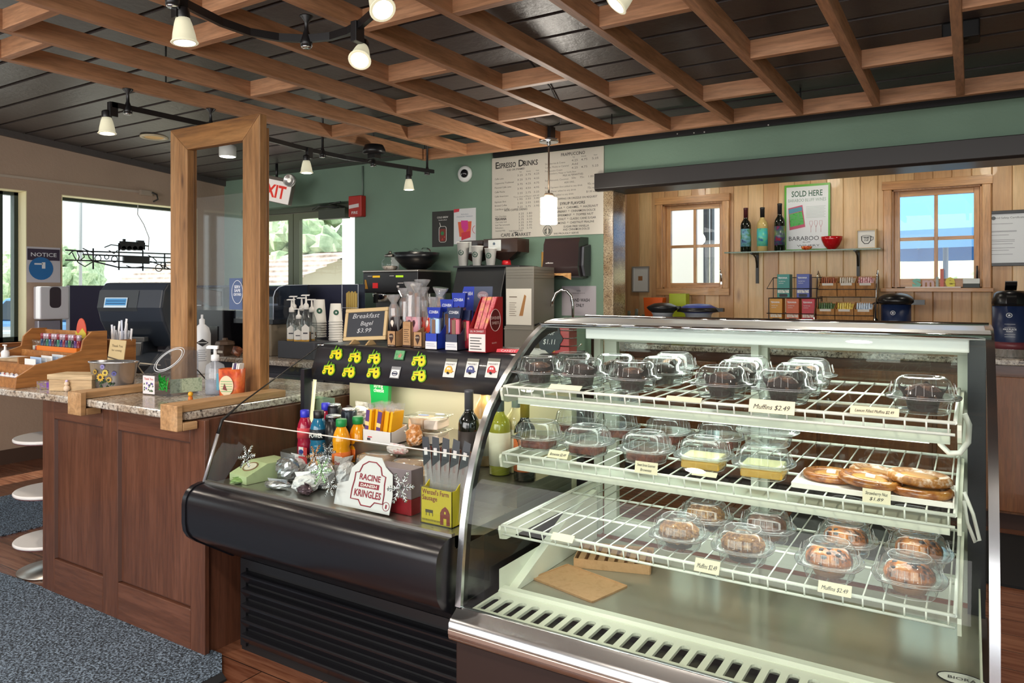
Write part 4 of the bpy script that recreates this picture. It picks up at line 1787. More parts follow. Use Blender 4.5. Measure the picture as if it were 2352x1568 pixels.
for x in (-.045, .045):
    m = MB(M('c8a878', .6))
    m.prism([(-.03, 0), (.03, 0), (.022, .008), (.01, .018), (-.008, .018)], 'x', x - .004, x + .004)
    m.build('foot', t)


def card_box(m, w, d, h, cut, mat, front=None):
    """open-topped display box: w wide, d deep, h high at the back, cut = front height"""
    m.m(mat)
    m.box(-w / 2, w / 2, -d / 2, -d / 2 + .002, 0, cut)
    m.box(-w / 2, w / 2, d / 2 - .002, d / 2, 0, h)
    for x in (-w / 2, w / 2 - .002):
        m.prism([(-d / 2, 0), (d / 2, 0), (d / 2, h), (-d / 2 + .02, cut), (-d / 2, cut)], 'x', x, x + .002)
    m.box(-w / 2, w / 2, -d / 2, d / 2, 0, .002)


STICK = mottled('dried_meat_stick', ['5a3020', '8a5230', 'a87040'], 60, .5, 3, .4)


def wrapped_stick(label, loc, rz, tilt, lab_c, top=.24, lean=0):
    t = thing('wrapped_snack', label, 'snack', loc, rz, 'wrapped snack sticks in the brown card boxes')
    m = MB(STICK)
    m.t(Rx(-tilt) @ Ry(lean))
    m.tube([(0, 0, .01), (.002, .002, top * .5), (-.001, 0, top - .035)], [.011, .012, .009], 8)
    m.build('snack_stick', t)
    m = MB(WRAP)
    m.t(Rx(-tilt) @ Ry(lean))
    m.lathe([(.018, 0), (.021, .05), (.026, top * .6), (.024, top - .05), (.013, top - .03), (.030, top - .006), (.034, top + .004)], (0, 0, 0), 9, sy=.6, smooth=False)
    m.build('clear_wrapper', t)
    m = MB(M(lab_c, .5))
    m.t(Rx(-tilt) @ Ry(lean))
    m.lathe([(.0205, .055), (.0205, .115)], (0, 0, 0), 12, sy=.75)
    m.m(M('e8dcd0', .5) if lab_c != 'd9a0ac' else M('4a2430', .5))
    m.prism([(-.008, .092), (0, .074), (.008, .092), (.004, .102), (-.004, .102)], 'y', -.017, -.0155)
    m.build('paper_label', t)
    return t


KB = KRAFT
boxes = []
for (u, y, h, cut, lab) in ((915, 2.27, .09, .062, 'left kraft card box of wrapped snack sticks beside the chalkboard'), (950, 2.285, .14, .10, 'tall middle kraft card box showing its printed plain side'), (975, 2.265, .09, .062, 'right kraft card box of wrapped snack sticks next to the blue box')):
    p = at_top(u, y)
    t = thing('snack_box', lab, 'box', p, 0, 'kraft card snack boxes')
    m = MB()
    card_box(m, .043, .085, h, cut, KB)
    m.m(M('3a2018', .6))
    m.box(-.0213, .0213, -.0431, -.0425, .001, .008)
    if u != 950:
        m.prism([(0, .013), (.010, .034), (.011, .045), (.006, .052), (-.006, .052), (-.011, .045), (-.010, .034)], 'y', -.0435, -.0425)
        m.m(M('e8d8c0', .6))
        m.text('RIFFS', (0, -.0437, .038), .0065, w=.018)
        m.text('MEAT CANDY', (0, -.0437, .0025), .003, w=.03)
    else:
        for i in range(7):
            m.box(-.014, .012 - .003 * (i % 3), -.0431, -.0425, .02 + i * .008, .022 + i * .008)
    m.build('card_box', t)
for i, (u, y, rz, tilt, c, top, lab) in enumerate(((908, 2.26, .1, -.06, '241a1c', .20, 'in a black label, front left of the left kraft box'), (926, 2.29, -.2, .02, '241a1c', .225, 'in a black label, behind in the left kraft box'),
                                                   (942, 2.28, .3, .05, 'd9a0ac', .25, 'in a pink label, standing in the middle kraft box'), (957, 2.27, -.1, .0, 'd9a0ac', .245, 'in a pink label, right side of the middle kraft box'),
                                                   (972, 2.30, .1, -.04, 'c8402c', .23, 'in a red label, back of the right kraft box'), (985, 2.26, -.3, .1, 'c8402c', .19, 'in a red label, front of the right kraft box'),
                                                   (968, 2.31, .5, .08, '241a1c', .26, 'in a black label, tallest at the back'), (1004, 2.30, .2, -.12, 'd8d8dc', .23, 'in a pale label, leaning out beside the blue box'))):
    p = at_top(u, y)
    wrapped_stick('clear-wrapped brown snack stick ' + lab, (p.x, p.y, ZT2 + .004), rz, tilt, c, top, lean=(.12 if i == 7 else 0))

BLUE = M('2038a8', .35)


def cigar_box(label, u, y, w, c, word, band, h=.12, cut=.06):
    p = at_top(u, y)
    t = thing('cigar_box', label, 'box', p, 0, 'cigar display boxes on the cooler')
    m = MB()
    card_box(m, w, .09, h, cut, M(c, .4))
    m.m(M('e4e4ea', .5))
    m.box(-w / 2 + .001, w / 2 - .001, -.0462, -.045, .001, .03)
    m.m(M('8088a8', .6))
    m.box(-w / 2 + .006, w / 2 - .006, -.0466, -.0462, .012, .0135)
    m.box(-w / 2 + .006, w / 2 - .012, -.0466, -.0462, .020, .0215)
    m.build('card_box', t)
    return p


def cigar_pack(label, p, dx, dy, body, head, word, h=.17, w=.026):
    t = thing('cigar_packet', label, 'cigar packet', (p.x + dx, p.y + dy, ZT2 + .004), 0, 'foil cigar packets')
    m = MB(M(body, .25, .4))
    m.lathe([(w * .5, 0), (w * .95, .006), (w, h * .3), (w, h * .7), (w * .95, h * .76)], (0, 0, 0), 14, sy=.45)
    m.m(M('8a6a58', .3, .3))
    m.box(-w * .3, w * .3, -w * .5, -w * .4, .03, h * .7)
    m.build('packet', t)
    m = MB(M(head, .3, .2))
    m.prism([(-w, h * .74), (w, h * .74), (w * 1.25, h), (-w * 1.25, h)], 'y', -w * .42, w * .2)
    m.m(M('e8ecf4', .4))
    m.text(word, (0, -w * .43, h * .85), .011, w=w * 1.7, shear=.2, bold=.01)
    m.build('packet_header', t)


p = cigar_box('blue and white cigar box with silver-blue packet, next to the kraft boxes', 1007, 2.255, .056, '2440b8', 'COHIBA', 1)
cigar_pack('silver-blue cigar packet with a blue header, front of the left blue box', p, 0, -.018, '7a90b8', '2038a8', 'COHIBA', .155)
cigar_pack('cigar packet with a blue header standing behind in the left blue box', p, .03, .025, '5870a8', '2038a8', 'COHIBA', .185)
p = cigar_box('dark blue and white cigar box between the blue box and the red box', 1053, 2.255, .056, '3a4058', 'COHIBA', 1)
cigar_pack('brown and red cigar packet with silver header in the dark blue box', p, 0, -.018, '8a3a48', '303a58', 'COHIBA', .155)
cigar_pack('cigar packet with a blue header behind in the dark blue box', p, -.012, .028, '6a4a60', '2038a8', 'COHIBA', .21)
cigar_pack('red cigar packet at the right of the dark blue box', p, .028, .012, 'a02838', '242c50', '', .145, .02)

# blue backed advertising header behind the cigar boxes
p = at_top(1085, 2.40)
t = thing('advertising_header', 'blue and navy cigar advertising header standing behind the foil packets', 'sign', (p.x, p.y, ZT2))
m = MB(M('1e3cb4', .35))
R = Rx(-.08)
m.t(R)
m.prism([(-.075, .0), (-.003, .0), (-.003, .24), (-.055, .24), (-.075, .17)], 'y', 0, .003)
m.m(M('e8ecf4', .4))
m.text('COHIBA', (-.034, -.0005, .205), .014, w=.05, shear=.2, bold=.01)
m.text('BLUE', (-.04, -.0005, .188), .007, w=.03)
m.m(M('46506a', .35))
m.box(-.003, .085, -.001, .003, .14, .24)
m.m(M('a08890', .5))
m.prism([(.04 + .026 * math.cos(a * PI / 10), .205 + .016 * math.sin(a * PI / 10)) for a in range(20)], 'y', -.002, -.001)
m.m(M('e8ecf4', .4))
m.text('ROYALE', (.04, -.0025, .20), .009, w=.036)
m.m(M('1a2438', .35))
m.box(-.003, .085, -.001, .003, .09, .14)
m.m(M('c8ccd4', .4))
m.text('CIGAR CO', (.042, -.0015, .115), .006, w=.05)
m.m(M('c84c2c', .4))
m.box(-.003, .085, -.0015, .003, .072, .09)
m.build('header_card', t)

# red box
p = at_top(1118, 2.25)
t = thing('cigar_box', 'large dark red cigar box with slanted open front and round emblem', 'box', (p.x, p.y, ZT2), 0, 'cigar display boxes on the cooler')
RED = M('96101c', .35)
m = MB(RED)
m.t(Rz(.0))
m.prism([(-.06, 0), (.05, 0), (.05, .20), (.02, .20), (-.06, .085)], 'x', .035, .038)
m.prism([(-.06, 0), (.05, 0), (.05, .20), (.02, .20), (-.06, .085)], 'x', -.038, -.035)
m.box(-.035, .035, .047, .05, 0, .20)
m.box(-.038, .038, -.062, -.059, .0, .085)
m.box(-.035, .035, -.059, .047, 0, .003)
m.m(M('e6e0de', .5))
m.box(-.036, .036, -.0635, -.062, .003, .066)
m.m(M('303030', .6))
for i in range(5):
    m.box(-.03, .02 - .008 * (i % 2), -.0642, -.0635, .010 + i * .010, .013 + i * .010)
m.m(M('f0e8e8', .5))
m.text('LIL N SWEET', (0, -.0626, .072), .007, w=.06)
# emblem on the right side
m.m(M('5a0c14', .4))
m.prism([(-.002 + .034 * math.cos(a * PI / 12), .115 + .04 * math.sin(a * PI / 12)) for a in range(24)], 'x', .038, .0395)
m.m(M('e8c8c4', .4))
m.tube([(.0395, -.002 + .034 * math.cos(a * PI / 12), .115 + .04 * math.sin(a * PI / 12)) for a in range(24)], .0012, 5, closed=True)
m.text('SWISHER', (.0396, -.002, .118), .011, (0, 1, 0), w=.058)
m.text('SWEETS', (.0396, -.002, .100), .010, (0, 1, 0), w=.046)
m.text('BLUNTS', (.0396, -.01, .03), .005, (0, 1, 0), w=.03)
m.build('card_box', t)
for k in range(3):
    m = MB(mottled('red_cigar_foil', ['b82430', 'e08088', 'e8c060'], 30, .3, 3, 0))
    x = -.022 + k * .022
    m.t(Tr(x, 0, 0))
    m.prism([(-.045, .07), (-.03, .06), (.035, .19), (.02, .20)], 'x', -.009, .009)
    m.build('cigar_pouch', t)
t = thing('snack_bar', 'red candy bar wrapper lying at the right end of the cooler top', 'candy bar', at_top(1172, 2.24) + Vector((0, 0, .001)), .1)
m = MB(M('c42030', .3, .2))
m.prism([(-.05, 0), (.05, 0), (.046, .012), (-.046, .012)], 'y', -.014, .014)
m.m(M('f4e4e4', .5))
m.text('CANDY', (0, -.0142, .003), .007, w=.06)
m.build('wrapper', t)

# small items seen through the end glass of the pastry case
p = at_top(1240, 2.28)
t = thing('chalk_sign', 'small dark scallop-edged chalk sign seen through the end glass of the pastry case', 'sign', (p.x + .03, 2.3, ZT2))
m = MB(M('3a4248', .7))
pp = [((.05 + .004 * math.cos(8 * a * PI / 16)) * math.cos(a * PI / 16), .052 + (.05 + .004 * math.cos(8 * a * PI / 16)) * math.sin(a * PI / 16)) for a in range(32)]
m.prism(pp, 'y', -.004, .004)
m.m(M('e4e8e8', .8))
m.text('8 for', (0, -.005, .065), .018, w=.045, shear=.2)
m.text('$1.11', (0, -.005, .032), .018, w=.05, shear=.2)
m.build('slate', t)
t = thing('candy_stack', 'red candy packs stacked in a column seen through the pastry case end glass', 'candy', (onY(1296, 790, 2.33).x, 2.33, ZT2))
for i in range(4):
    m = MB(M('b01c20', .3))
    m.box(-.035, .035, -.03, .03, i * .028, i * .028 + .024)
    m.m(M('e8b018', .4))
    m.box(-.036, -.022, -.031, -.03, i * .028 + .004, i * .028 + .02)
    m.build('candy_pack', t, bevel=.002)

# ---------------------------------------------------------------- things in the cooler well
ZW, ZS2, ZS3 = .6325, .6925, .7725


def bottle(label, u, v, liquid, cap, h, r, kind, y, lab=None, word='', z=None, grp='drink bottles in the cooler'):
    q = onY(u, v, y)
    z = ZS2 if z is None else z
    t = thing('drink_bottle', label, 'bottle', (q.x, y, z), .5, grp)
    m = MB(liquid)
    if kind == 'juice':
        pr = [(r * .8, 0), (r, .006), (r, h * .3), (r * .88, h * .40), (r * .98, h * .46), (r * .97, h * .56), (r * .75, h * .72), (r * .5, h * .82), (r * .45, h * .84)]
    elif kind == 'sport':
        pr = [(r * .85, 0), (r, .006), (r, h * .28), (r * .93, h * .34), (r, h * .4), (r, h * .6), (r * .9, h * .7), (r * .6, h * .82), (r * .5, h * .86)]
    else:
        pr = [(r * .9, 0), (r, .005), (r, h * .92), (r * .9, h * .96)]
    m.lathe(pr, (0, 0, 0), 20)
    m.build('bottle_body', t)
    m = MB(cap)
    if kind == 'can':
        m.lathe([(r * .9, h * .955), (r * .92, h * .99), (r * .86, h), (0, h * .985)], (0, 0, 0), 20)
    else:
        m.lathe([(r * .56, h * .84), (r * .6, h * .85), (r * .6, h * .985), (r * .52, h)], (0, 0, 0), 18)
    m.build('bottle_cap', t)
    if lab:
        m = MB(lab)
        m.lathe([(r * 1.015, h * .06), (r * 1.015, h * (.30 if kind != 'can' else .88))] if kind != 'sport' else [(r * 1.015, h * .40), (r * 1.015, h * .62)], (0, 0, 0), 20)
        if word:
            m.m(M('f2f2f2', .5))
            m.text(word, (0, -r * 1.03, h * (.46 if kind == 'sport' else .2)), .016, w=r * 1.5, bold=.02)
        m.build('bottle_label', t)
    return t


RUBY = M('a01438', .15, coat=.5)
ORJ = M('f0a010', .15, coat=.5)
BLU2 = M('1a6a90', .12, coat=.5)
BLUC = M('3438c8', .35)
GRC = M('128a44', .4)
t = bottle('ruby red juice bottle with blue cap, leftmost of the drinks', 700, 1000, RUBY, BLUC, .175, .028, 'sport', 1.96, M('c8404c', .4))
bottle('bright blue sports drink bottle with black cap and white lettering', 732, 1000, BLU2, BLACK, .178, .033, 'sport', 1.965, M('16222e', .4), 'POWER')
bottle('black energy drink can with orange edge beside the blue bottle', 766, 1000, M('16161a', .25, .5), M('c0c4c8', .25, .9), .165, .031, 'can', 1.975, M('1c1c20', .3, .3), 'ROCKSTAR')
bottle('orange juice bottle with green cap, nearer the front glass', 784, 1000, ORJ, GRC, .165, .033, 'juice', 1.93, M('e8742c', .4), '')
bottle('orange juice bottle with green cap, behind and right of its twin', 822, 1000, ORJ, GRC, .165, .034, 'juice', 2.00, M('e8742c', .4), '')
bottle('red bottle with blue cap half hidden at the back of the drinks', 748, 1000, RUBY, BLUC, .185, .028, 'sport', 2.08, None)
bottle('dark can at the back behind the black energy drink', 768, 1000, M('1a1a1e', .3, .4), M('b8bcc0', .25, .9), .18, .028, 'can', 2.10)
bottle('silver-topped dark can behind the orange juice bottles', 802, 1000, M('25303a', .3, .4), M('c8ccd0', .25, .9), .172, .030, 'can', 2.09)
bottle('yellow drink bottle seen through the cooler end glass', 663, 1000, M('b0a818', .2, coat=.5), M('5a3a28', .4), .17, .028, 'juice', 2.10)
# labels hanging low on the front bottles
for (u, y, w, word, c1, lab) in ((696, 1.93, .022, 'RUBY', 'c83c44', 'red and white juice label hanging low under the ruby red bottle'), (784, 1.89, .032, 'Dole', 'e8742c', 'green and orange juice label hanging low under the front orange bottle')):
    q = onY(u, 1020, y)
    tt = thing('label_card', lab, 'label', (q.x, y, ZW), 0)
    m = MB(M('e8e4e4', .4))
    m.box(-w, w * .15, -.002, 0, .0, .10)
    m.m(M(c1, .4))
    m.box(w * .15, w, -.002, 0, .0, .10)
    if word == 'RUBY':
        m.box(-w, w * .15, -.0025, -.002, .005, .065)
        m.m(M('2c3a8c', .4))
        m.prism([(-.008 + .012 * math.cos(a * PI / 8), .083 + .008 * math.sin(a * PI / 8)) for a in range(16)], 'y', -.003, -.002)
    else:
        m.m(M('4aa04c', .4))
        m.prism([(w * .15, .05), (w * .9, .0), (w * .3, 0), (w * .15, .01)], 'y', -.0028, -.002)
        m.m(M('b02030', .5))
    m.text(word, (-w * .42, -.0026, .07), .012, w=w * .95, bold=.02)
    m.build('card', tt)

GB = M('b8c79a', .5)
t = thing('cheese_box', 'pale green cardboard carton with an oval label lying in the cooler', 'box', (onY(595, 1100, 1.80).x, 1.80, ZW), .0)
m = MB(GB)
m.t(Rz(-.12))
m.prism([(-.085, 0), (.10, 0), (.10, .06), (.0, .062), (-.085, .028)], 'x', -.055, .055)
m.m(M('8a5a40', .5))
nn = Vector((0, -.034, .085)).normalized()
c0 = Vector((0, -.035, .0495))
m.tube([tuple(c0 + Vector((.032 * math.cos(a * PI / 10), .024 * math.sin(a * PI / 10), .024 * .4 * math.sin(a * PI / 10)))) for a in range(20)], .0018, 5, closed=True)
m.m(M('e4e0d0', .6))
m.raw([tuple(c0 + Vector((.028 * math.cos(a * PI / 10), .020 * math.sin(a * PI / 10), .020 * .4 * math.sin(a * PI / 10) + .0008))) for a in range(20)], [tuple(range(20))])
m.build('carton', t, bevel=.002)

FOIL = M('c8cad0', .22, .85)


def foil_bag(label, x, y, z, sx, sy, h, mat=FOIL, rz=0, cat='snack bag', grp='shiny snack bags in the cooler', name='snack_bag'):
    t = thing(name, label, cat, (x, y, z), rz, grp)
    m = MB(mat)
    n, k = 22, 14
    vs, fs = [], []
    for j in range(k + 1):
        for i in range(n):
            a = 2 * PI * i / n
            ph = PI * j / k
            q = math.sin(ph) ** .7
            jj = 1 + random.uniform(-.09, .09) * (0 < j < k) + .07 * math.sin(a * 3 + j)
            vs.append((sx * q * math.cos(a) * jj, sy * q * math.sin(a) * jj, h / 2 - h / 2 * math.cos(ph) * (1 + random.uniform(-.05, 0))))
    for j in range(k):
        for i in range(n):
            a, b = j * n + i, j * n + (i + 1) % n
            fs.append((a, b, b + n, a + n))
    m.raw(vs, fs, False)
    m.build('bag', t)
    m = MB(mat)
    m.raw([(-sx * .7, 0, h * .92), (sx * .7, .004, h * .92), (sx * .85, -.004, h * 1.18), (-sx * .85, .004, h * 1.18)], [(0, 1, 2, 3)])
    m.build('bag_seal', t)
    return t


foil_bag('crumpled silver snack bag right of the pale green carton', onY(660, 1080, 1.83).x, 1.83, ZW, .05, .035, .085)
foil_bag('low crumpled silver bag lying in front of the pale green carton', onY(640, 1110, 1.74).x, 1.735, ZW, .05, .022, .03, rz=.3)
foil_bag('silver and white snack bag in the middle of the cooler behind the snowflakes', onY(735, 1090, 1.82).x, 1.82, ZW, .055, .035, .10, M('d4d4dc', .2, .7), .2)
foil_bag('dark wrapped snack bag low behind the snowflake ornaments', onY(700, 1120, 1.74).x, 1.738, ZW, .04, .02, .035, M('5a4650', .25, .5), -.2)

for i, (x, y, s1, s2, h, c, w) in enumerate(((-2.16, 1.93, .05, .035, .06, ['c8c8d0', 'e8e8ee', 'a8a8b4'], 'pale crinkled bag behind the pale green carton'), (-2.03, 1.93, .05, .04, .07, ['8c7468', 'c8b8ac', 'e0dcd8'], 'brownish clear bag before the ruby bottle'),
                                             (-1.93, 1.76, .045, .03, .06, ['d8d8de', 'f0f0f4', 'b0b0bc'], 'white crinkled bag left of the kringle sign'), (-2.22, 1.72, .035, .02, .02, ['6c8c50', '8cac6c', 'a8c088'], 'small green packet at the left end of the cooler'),
                                             (-1.86, 1.88, .04, .03, .09, ['b8b4bc', 'e4e4ea', 'c8c0c4'], 'silvery white bag behind the kringle sign'), (-1.98, 1.84, .045, .03, .05, ['7a6a70', 'a89ca4', 'd0ccd4'], 'mauve-grey crinkled bag low among the silver bags'),
                                             (-1.53, 1.90, .05, .04, .10, ['c8a078', 'e0c8ac', 'f0e8e0'], 'cream bread bag behind the sausage packets'))):
    foil_bag(w, x, y, ZW, s1, s2, h, mottled('bag_' + w[:12], c, 40, .25, 4, .8, .4), rz=.4 * i)

# clear-wrapped baked goods
DOUGH = mottled('baked_pastry', ['b07a48', 'd0a070', 'e0bc90'], 25, .6, 3, .3)
k = 0
for (u, y, z, w) in ((875, 1.93, ZW, .07), (875, 1.93, ZW + .042, .07), (950, 1.93, ZW, .065), (950, 1.93, ZW + .042, .065), (868, 1.93, ZW + .084, .068), (945, 1.93, ZW + .084, .06), (850, 1.80, ZW, .055), (850, 1.80, ZW + .045, .05), (905, 1.80, ZW, .05)):
    k += 1
    q = onY(u, 1050, y)
    lab = ['bottom pack at the back left', 'middle pack at the back left', 'bottom pack at the back right', 'middle pack at the back right', 'topmost pack at the back left', 'topmost pack at the back right', 'bottom pack behind the red-lettered sign', 'top pack behind the red-lettered sign', 'single pack right of the red-lettered sign'][k - 1]
    t = thing('wrapped_pastry', 'clear-wrapped baked pastry, ' + lab, 'pastry', (q.x, y, z), random.uniform(-.1, .1), 'wrapped pastries in the cooler')
    m = MB(DOUGH)
    m.prism(rrect(-w + .008, w - .008, -.04, .04, .015), 'z', .003, .03)
    m.build('dough', t, bevel=.008)
    m = MB(WRAP)
    m.lathe([(w * .98, 0), (w, .012), (w * .96, .032), (w * .7, .039), (0, .037)], (0, 0, 0), 20, sq=.6, sy=.75)
    m.build('clear_wrapper', t)

# tray stack
for k in range(2):
    q = onY(985, 960, 2.10)
    t = thing('snack_tray', ['bottom', 'top'][k] + ' peach-filled clear snack tray of the two-high stack', 'food tray', (q.x, 2.10, ZS3 + k * .052), .15, 'stack of clear snack trays')
    m = MB(mottled('peach_tray_fill', ['e8a870', 'f0c8a0', 'f4e0c8'], 12, .4, 2, 0))
    m.box(-.06, .0, -.045, .045, .003, .038)
    m.m(M('f0dccb', .4))
    m.box(.003, .06, -.045, .045, .003, .036)
    m.build('filling', t, bevel=.004)
    m = MB(PET)
    m.lathe([(.056, 0), (.063, .042), (.075, .043), (.075, .047), (.058, .048), (0, .048)], (0, 0, 0), 24, sq=.9, sy=.82)
    m.m(M('f0e6d0', .4))
    m.tube([(x, y, .045) for x, y in rrect(-.072, .072, -.058, .058, .01)], .0014, 5, closed=True)
    m.build('clear_tray', t)
    if k == 1:
        m = MB(M('6a8ac0', .4))
        m.prism([(-.01 + .022 * math.cos(a * PI / 8), -.02 + .012 * math.sin(a * PI / 8)) for a in range(16)], 'z', .0485, .0495)
        m.m(M('b8c8e0', .4))
        m.prism([(.035 + .018 * math.cos(a * PI / 8), .02 + .010 * math.sin(a * PI / 8)) for a in range(16)], 'z', .0485, .0495)
        m.build('sticker', t)
# cheese pack box
q = onY(880, 980, 2.02)
t = thing('cheese_display_box', 'white card box holding orange cheese packets', 'box', (q.x, 2.03, ZS3), .0)
m = MB()
card_box(m, .135, .09, .06, .045, M('dcdcdc', .5))
m.m(M('30303c', .6))
m.box(-.045, -.03, -.0458, -.045, .008, .016)
m.m(M('c03040', .5))
m.box(-.042, -.022, -.0458, -.045, .018, .022)
m.build('card_box', t)
for k in range(8):
    x = q.x - .058 + k * .0145
    root = thing('cheese_packet', 'orange cheese stick packet number %s from left in the white card box' % ['one', 'two', 'three', 'four', 'five', 'six', 'seven', 'eight'][k], 'cheese packet', (x, 2.03 + random.uniform(-.01, .01), ZS3 + .003), 0, 'orange cheese packets')
    m = MB(M('f0b010' if k % 4 else 'e8a030', .4))
    m.t(Ry(.10 if k < 4 else .16))
    m.box(-.0055, .0055, -.032, .03, .0, .115)
    m.m(M('5a3a78', .5))
    if k in (0, 4):
        m.box(-.012, .007, -.0345, -.033, .04, .112)
        m.m(M('f4d090', .5))
        m.box(-.012, .007, -.0355, -.0345, .055, .07)
    m.build('packet', root, bevel=.002)
    m = MB(WRAP)
    m.t(Ry(.10 if k < 4 else .16))
    m.raw([(-.006, -.03, .115), (.006, .03, .115), (.004, .032, .14), (-.008, -.032, .135)], [(0, 1, 2, 3)])
    m.raw([(-.012, -.03, .135), (.012, -.03, .132), (.007, -.03, .11), (-.007, -.03, .11)], [(0, 1, 2, 3)])
    m.build('wrapper_end', root)
# pretzel bag + plate
q = onY(935, 975, 1.98)
foil_bag('clear bag of brown pretzels between the cheese and the peach trays', q.x, 2.02, ZS3, .034, .026, .065, mottled('pretzel_bag', ['8a4a1c', 'c08040', 'e8d8c8'], 60, .3, 4, .5, .3))
foil_bag('flat silver and red bag lying on the wrapped pastries', q.x - .01, 1.94, ZW + .126, .045, .02, .03, mottled('red_silver_foil', ['c8c8cc', 'e0d8d8', 'b83838'], 25, .3, 3, .3))
foil_bag('white wrapped bundle behind the drink bottles', onY(830, 950, 2.2).x, 2.20, ZS3, .045, .035, .085, mottled('white_crinkled_wrap', ['8c8478', 'b8b4a8', 'd8d8d4'], 25, .3, 3, .4))
# string cheese bag clipped below the canopy
q = onY(862, 900, 2.26)
t = thing('string_cheese_bag', 'bright green bag lettered string cheese standing at the cooler back', 'snack bag', (q.x, 2.29, ZS3))
m = MB(M('128a40', .3, coat=.4))
m.prism([(-.05, .16), (-.042, .10), (-.04, .02), (-.03, 0), (.04, 0), (.05, .10), (.055, .19), (.05, .27), (-.052, .27), (-.055, .2)], 'y', -.01, .01)
m.m(M('e8f4d0', .5))
m.text('string', (0, -.011, .150), .018, w=.05)
m.text('cheese', (.002, -.011, .131), .018, w=.055)
m.m(M('1c4a80', .4))
m.box(-.052, .05, -.0112, .0112, .185, .27)
m.build('bag', t, bevel=.004)
t = thing('lidded_shelf_tray', 'small clear plastic rack of red and black wrapped candies at the cooler back left', 'rack', (onY(770, 930, 2.2).x, 2.22, ZS2))
m = MB(clear('greenish_acrylic', 'd4ecd8', .05, 1, 1.45, .18, 'b8d8c4'))
m.box(-.09, .12, -.05, .05, .10, .105)
m.box(-.09, .03, -.055, -.052, .08, .19)
m.box(-.09, -.087, -.05, .05, 0, .105)
m.box(.117, .12, -.05, .05, 0, .105)
m.build('rack_tray', t)
for k, (x, c) in enumerate(((-.005, 'left'), (.075, 'right'))):
    q2 = thing('wrapped_candy', 'red and black wrapped candy on the clear rack, the %s one' % c, 'candy', (onY(770, 930, 2.2).x + x, 2.20, ZS2 + .1055))
    m = MB(M('1c1418', .3))
    m.t(Ry(.3))
    m.box(-.02, .02, -.01, .01, .006, .05)
    m.m(M('d03a34', .4))
    m.box(-.015, .015, -.011, -.010, .028, .046)
    m.m(M('e8e8e8', .5))
    m.text('MINT', (0, -.0112, .014), .008, w=.022)
    m.build('wrapper', q2, bevel=.003)

# wine bottles at the right of the cooler
WG = M('101410', .06, coat=.6)
WGW = M('9a9a30', .08, coat=.6)


def wine(label, loc, glass, foil, labc, h=.30, grp=None, art=None):
    t = thing('wine_bottle', label, 'wine bottle', loc, 0, grp)
    m = MB(glass)
    m.lathe([(.030, 0), (.037, .004), (.037, h * .60), (.033, h * .66), (.018, h * .73), (.0145, h * .77), (.0145, h * .93)], (0, 0, 0), 24)
    m.build('bottle_body', t)
    m = MB(foil)
    m.lathe([(.0155, h * .77), (.0155, h * .96), (.0165, h * .965), (.0165, h * .995), (.012, h)], (0, 0, 0), 18)
    m.build('foil_capsule', t)
    if labc:
        m = MB(labc)
        m.lathe([(.0376, h * .12), (.0376, h * .52)], (0, 0, 0), 24)
        m.build('bottle_label', t)
    return t


GREYF = M('4a4c52', .4)
for i, (u, y, h, g, f, lc, w) in enumerate(((1077, 2.06, .29, WG, GREYF, M('241c1c', .5), 'dark wine bottle with grey capsule just left of the pastry case'),
                                            (1113, 2.20, .33, M('caa060', .3), M('a88450', .4, .5), M('e8e4d8', .5), 'pale bottle with a ribbed gold cap beneath the camper magnets'),
                                            (1148, 2.12, .28, WGW, M('5a6a70', .4), M('e0dcc8', .5), 'green-yellow wine bottle with grey capsule, seen through the pastry case glass'),
                                            (1185, 2.18, .29, M('d0c090', .1, coat=.5), M('a8c0d0', .3, .5), M('e8e4d8', .5), 'clear wine bottle with pale blue capsule, seen through the pastry case glass'),
                                            (1215, 2.10, .27, WG, M('b8a040', .35, .6), M('c8642c', .5), 'dark wine bottle with gold capsule and orange label, seen through the pastry case glass'))):
    q = onY(u, 950, y)
    wine(w, (min(q.x, -1.262), y, ZS2), g, f, lc, h, 'wine bottles in the cooler')

# signs inside the front glass
p = onY(905, 1190, 1.73)
t = thing('pastry_sign', 'white card reading RACINE DANISH KRINGLES leaning in the cooler', 'sign', (onY(838, 1120, 1.70).x, 1.70, ZW + .005), 0)
m = MB(M('dcdadf', .5))
R = Rx(-.25)
m.t(R)
m.t(R @ Matrix.Diagonal((1.12, 1, .92, 1)))
m.prism([(-.12, .0), (.088, .0), (.090, .06), (.078, .13), (.05, .15), (.03, .178), (-.03, .178), (-.075, .13), (-.08, .085), (-.12, .07)], 'y', 0, .002)
m.m(M('8e2438', .5))
sg = [(-.060, .030), (-.03, .030), (-.018, .014), (.018, .014), (.03, .030), (.060, .030), (.060, .062), (.056, .092), (.056, .118), (.042, .122), (.034, .146), (.014, .160), (-.014, .160), (-.034, .146), (-.042, .122), (-.056, .118), (-.056, .092), (-.060, .062)]
m.tube([(x, -.0005, z) for x, z in sg], .0022, 5, closed=True)
m.text('RACINE', (0, 0, .098), .019, w=.078, bold=.03)
m.box(-.038, .038, -.0008, 0, .072, .089)
m.text('KRINGLES', (0, 0, .042), .022, w=.100, bold=.03)
m.m(M('f0e8e8', .5))
m.text('DANISH', (0, -.0009, .0755), .010, w=.06, bold=.02)
m.m(M('8e2438', .5))
m.tube([(.073 + .012 * math.cos(a * PI / 8), -.0005, .025 + .014 * math.sin(a * PI / 8)) for a in range(16)], .001, 5, closed=True)
m.box(.070, .076, -.0005, 0, .018, .031)
m.build('sign_card', t)
m2 = t
t = thing('kringle_box', 'dark red and grey pastry box standing right of the white kringle sign', 'box', (onY(900, 1150, 1.76).x + .02, 1.77, ZW))
m = MB(M('8a1420', .4))
m.box(-.075, .075, -.03, .03, 0, .05)
m.m(M('8a7a82', .5))
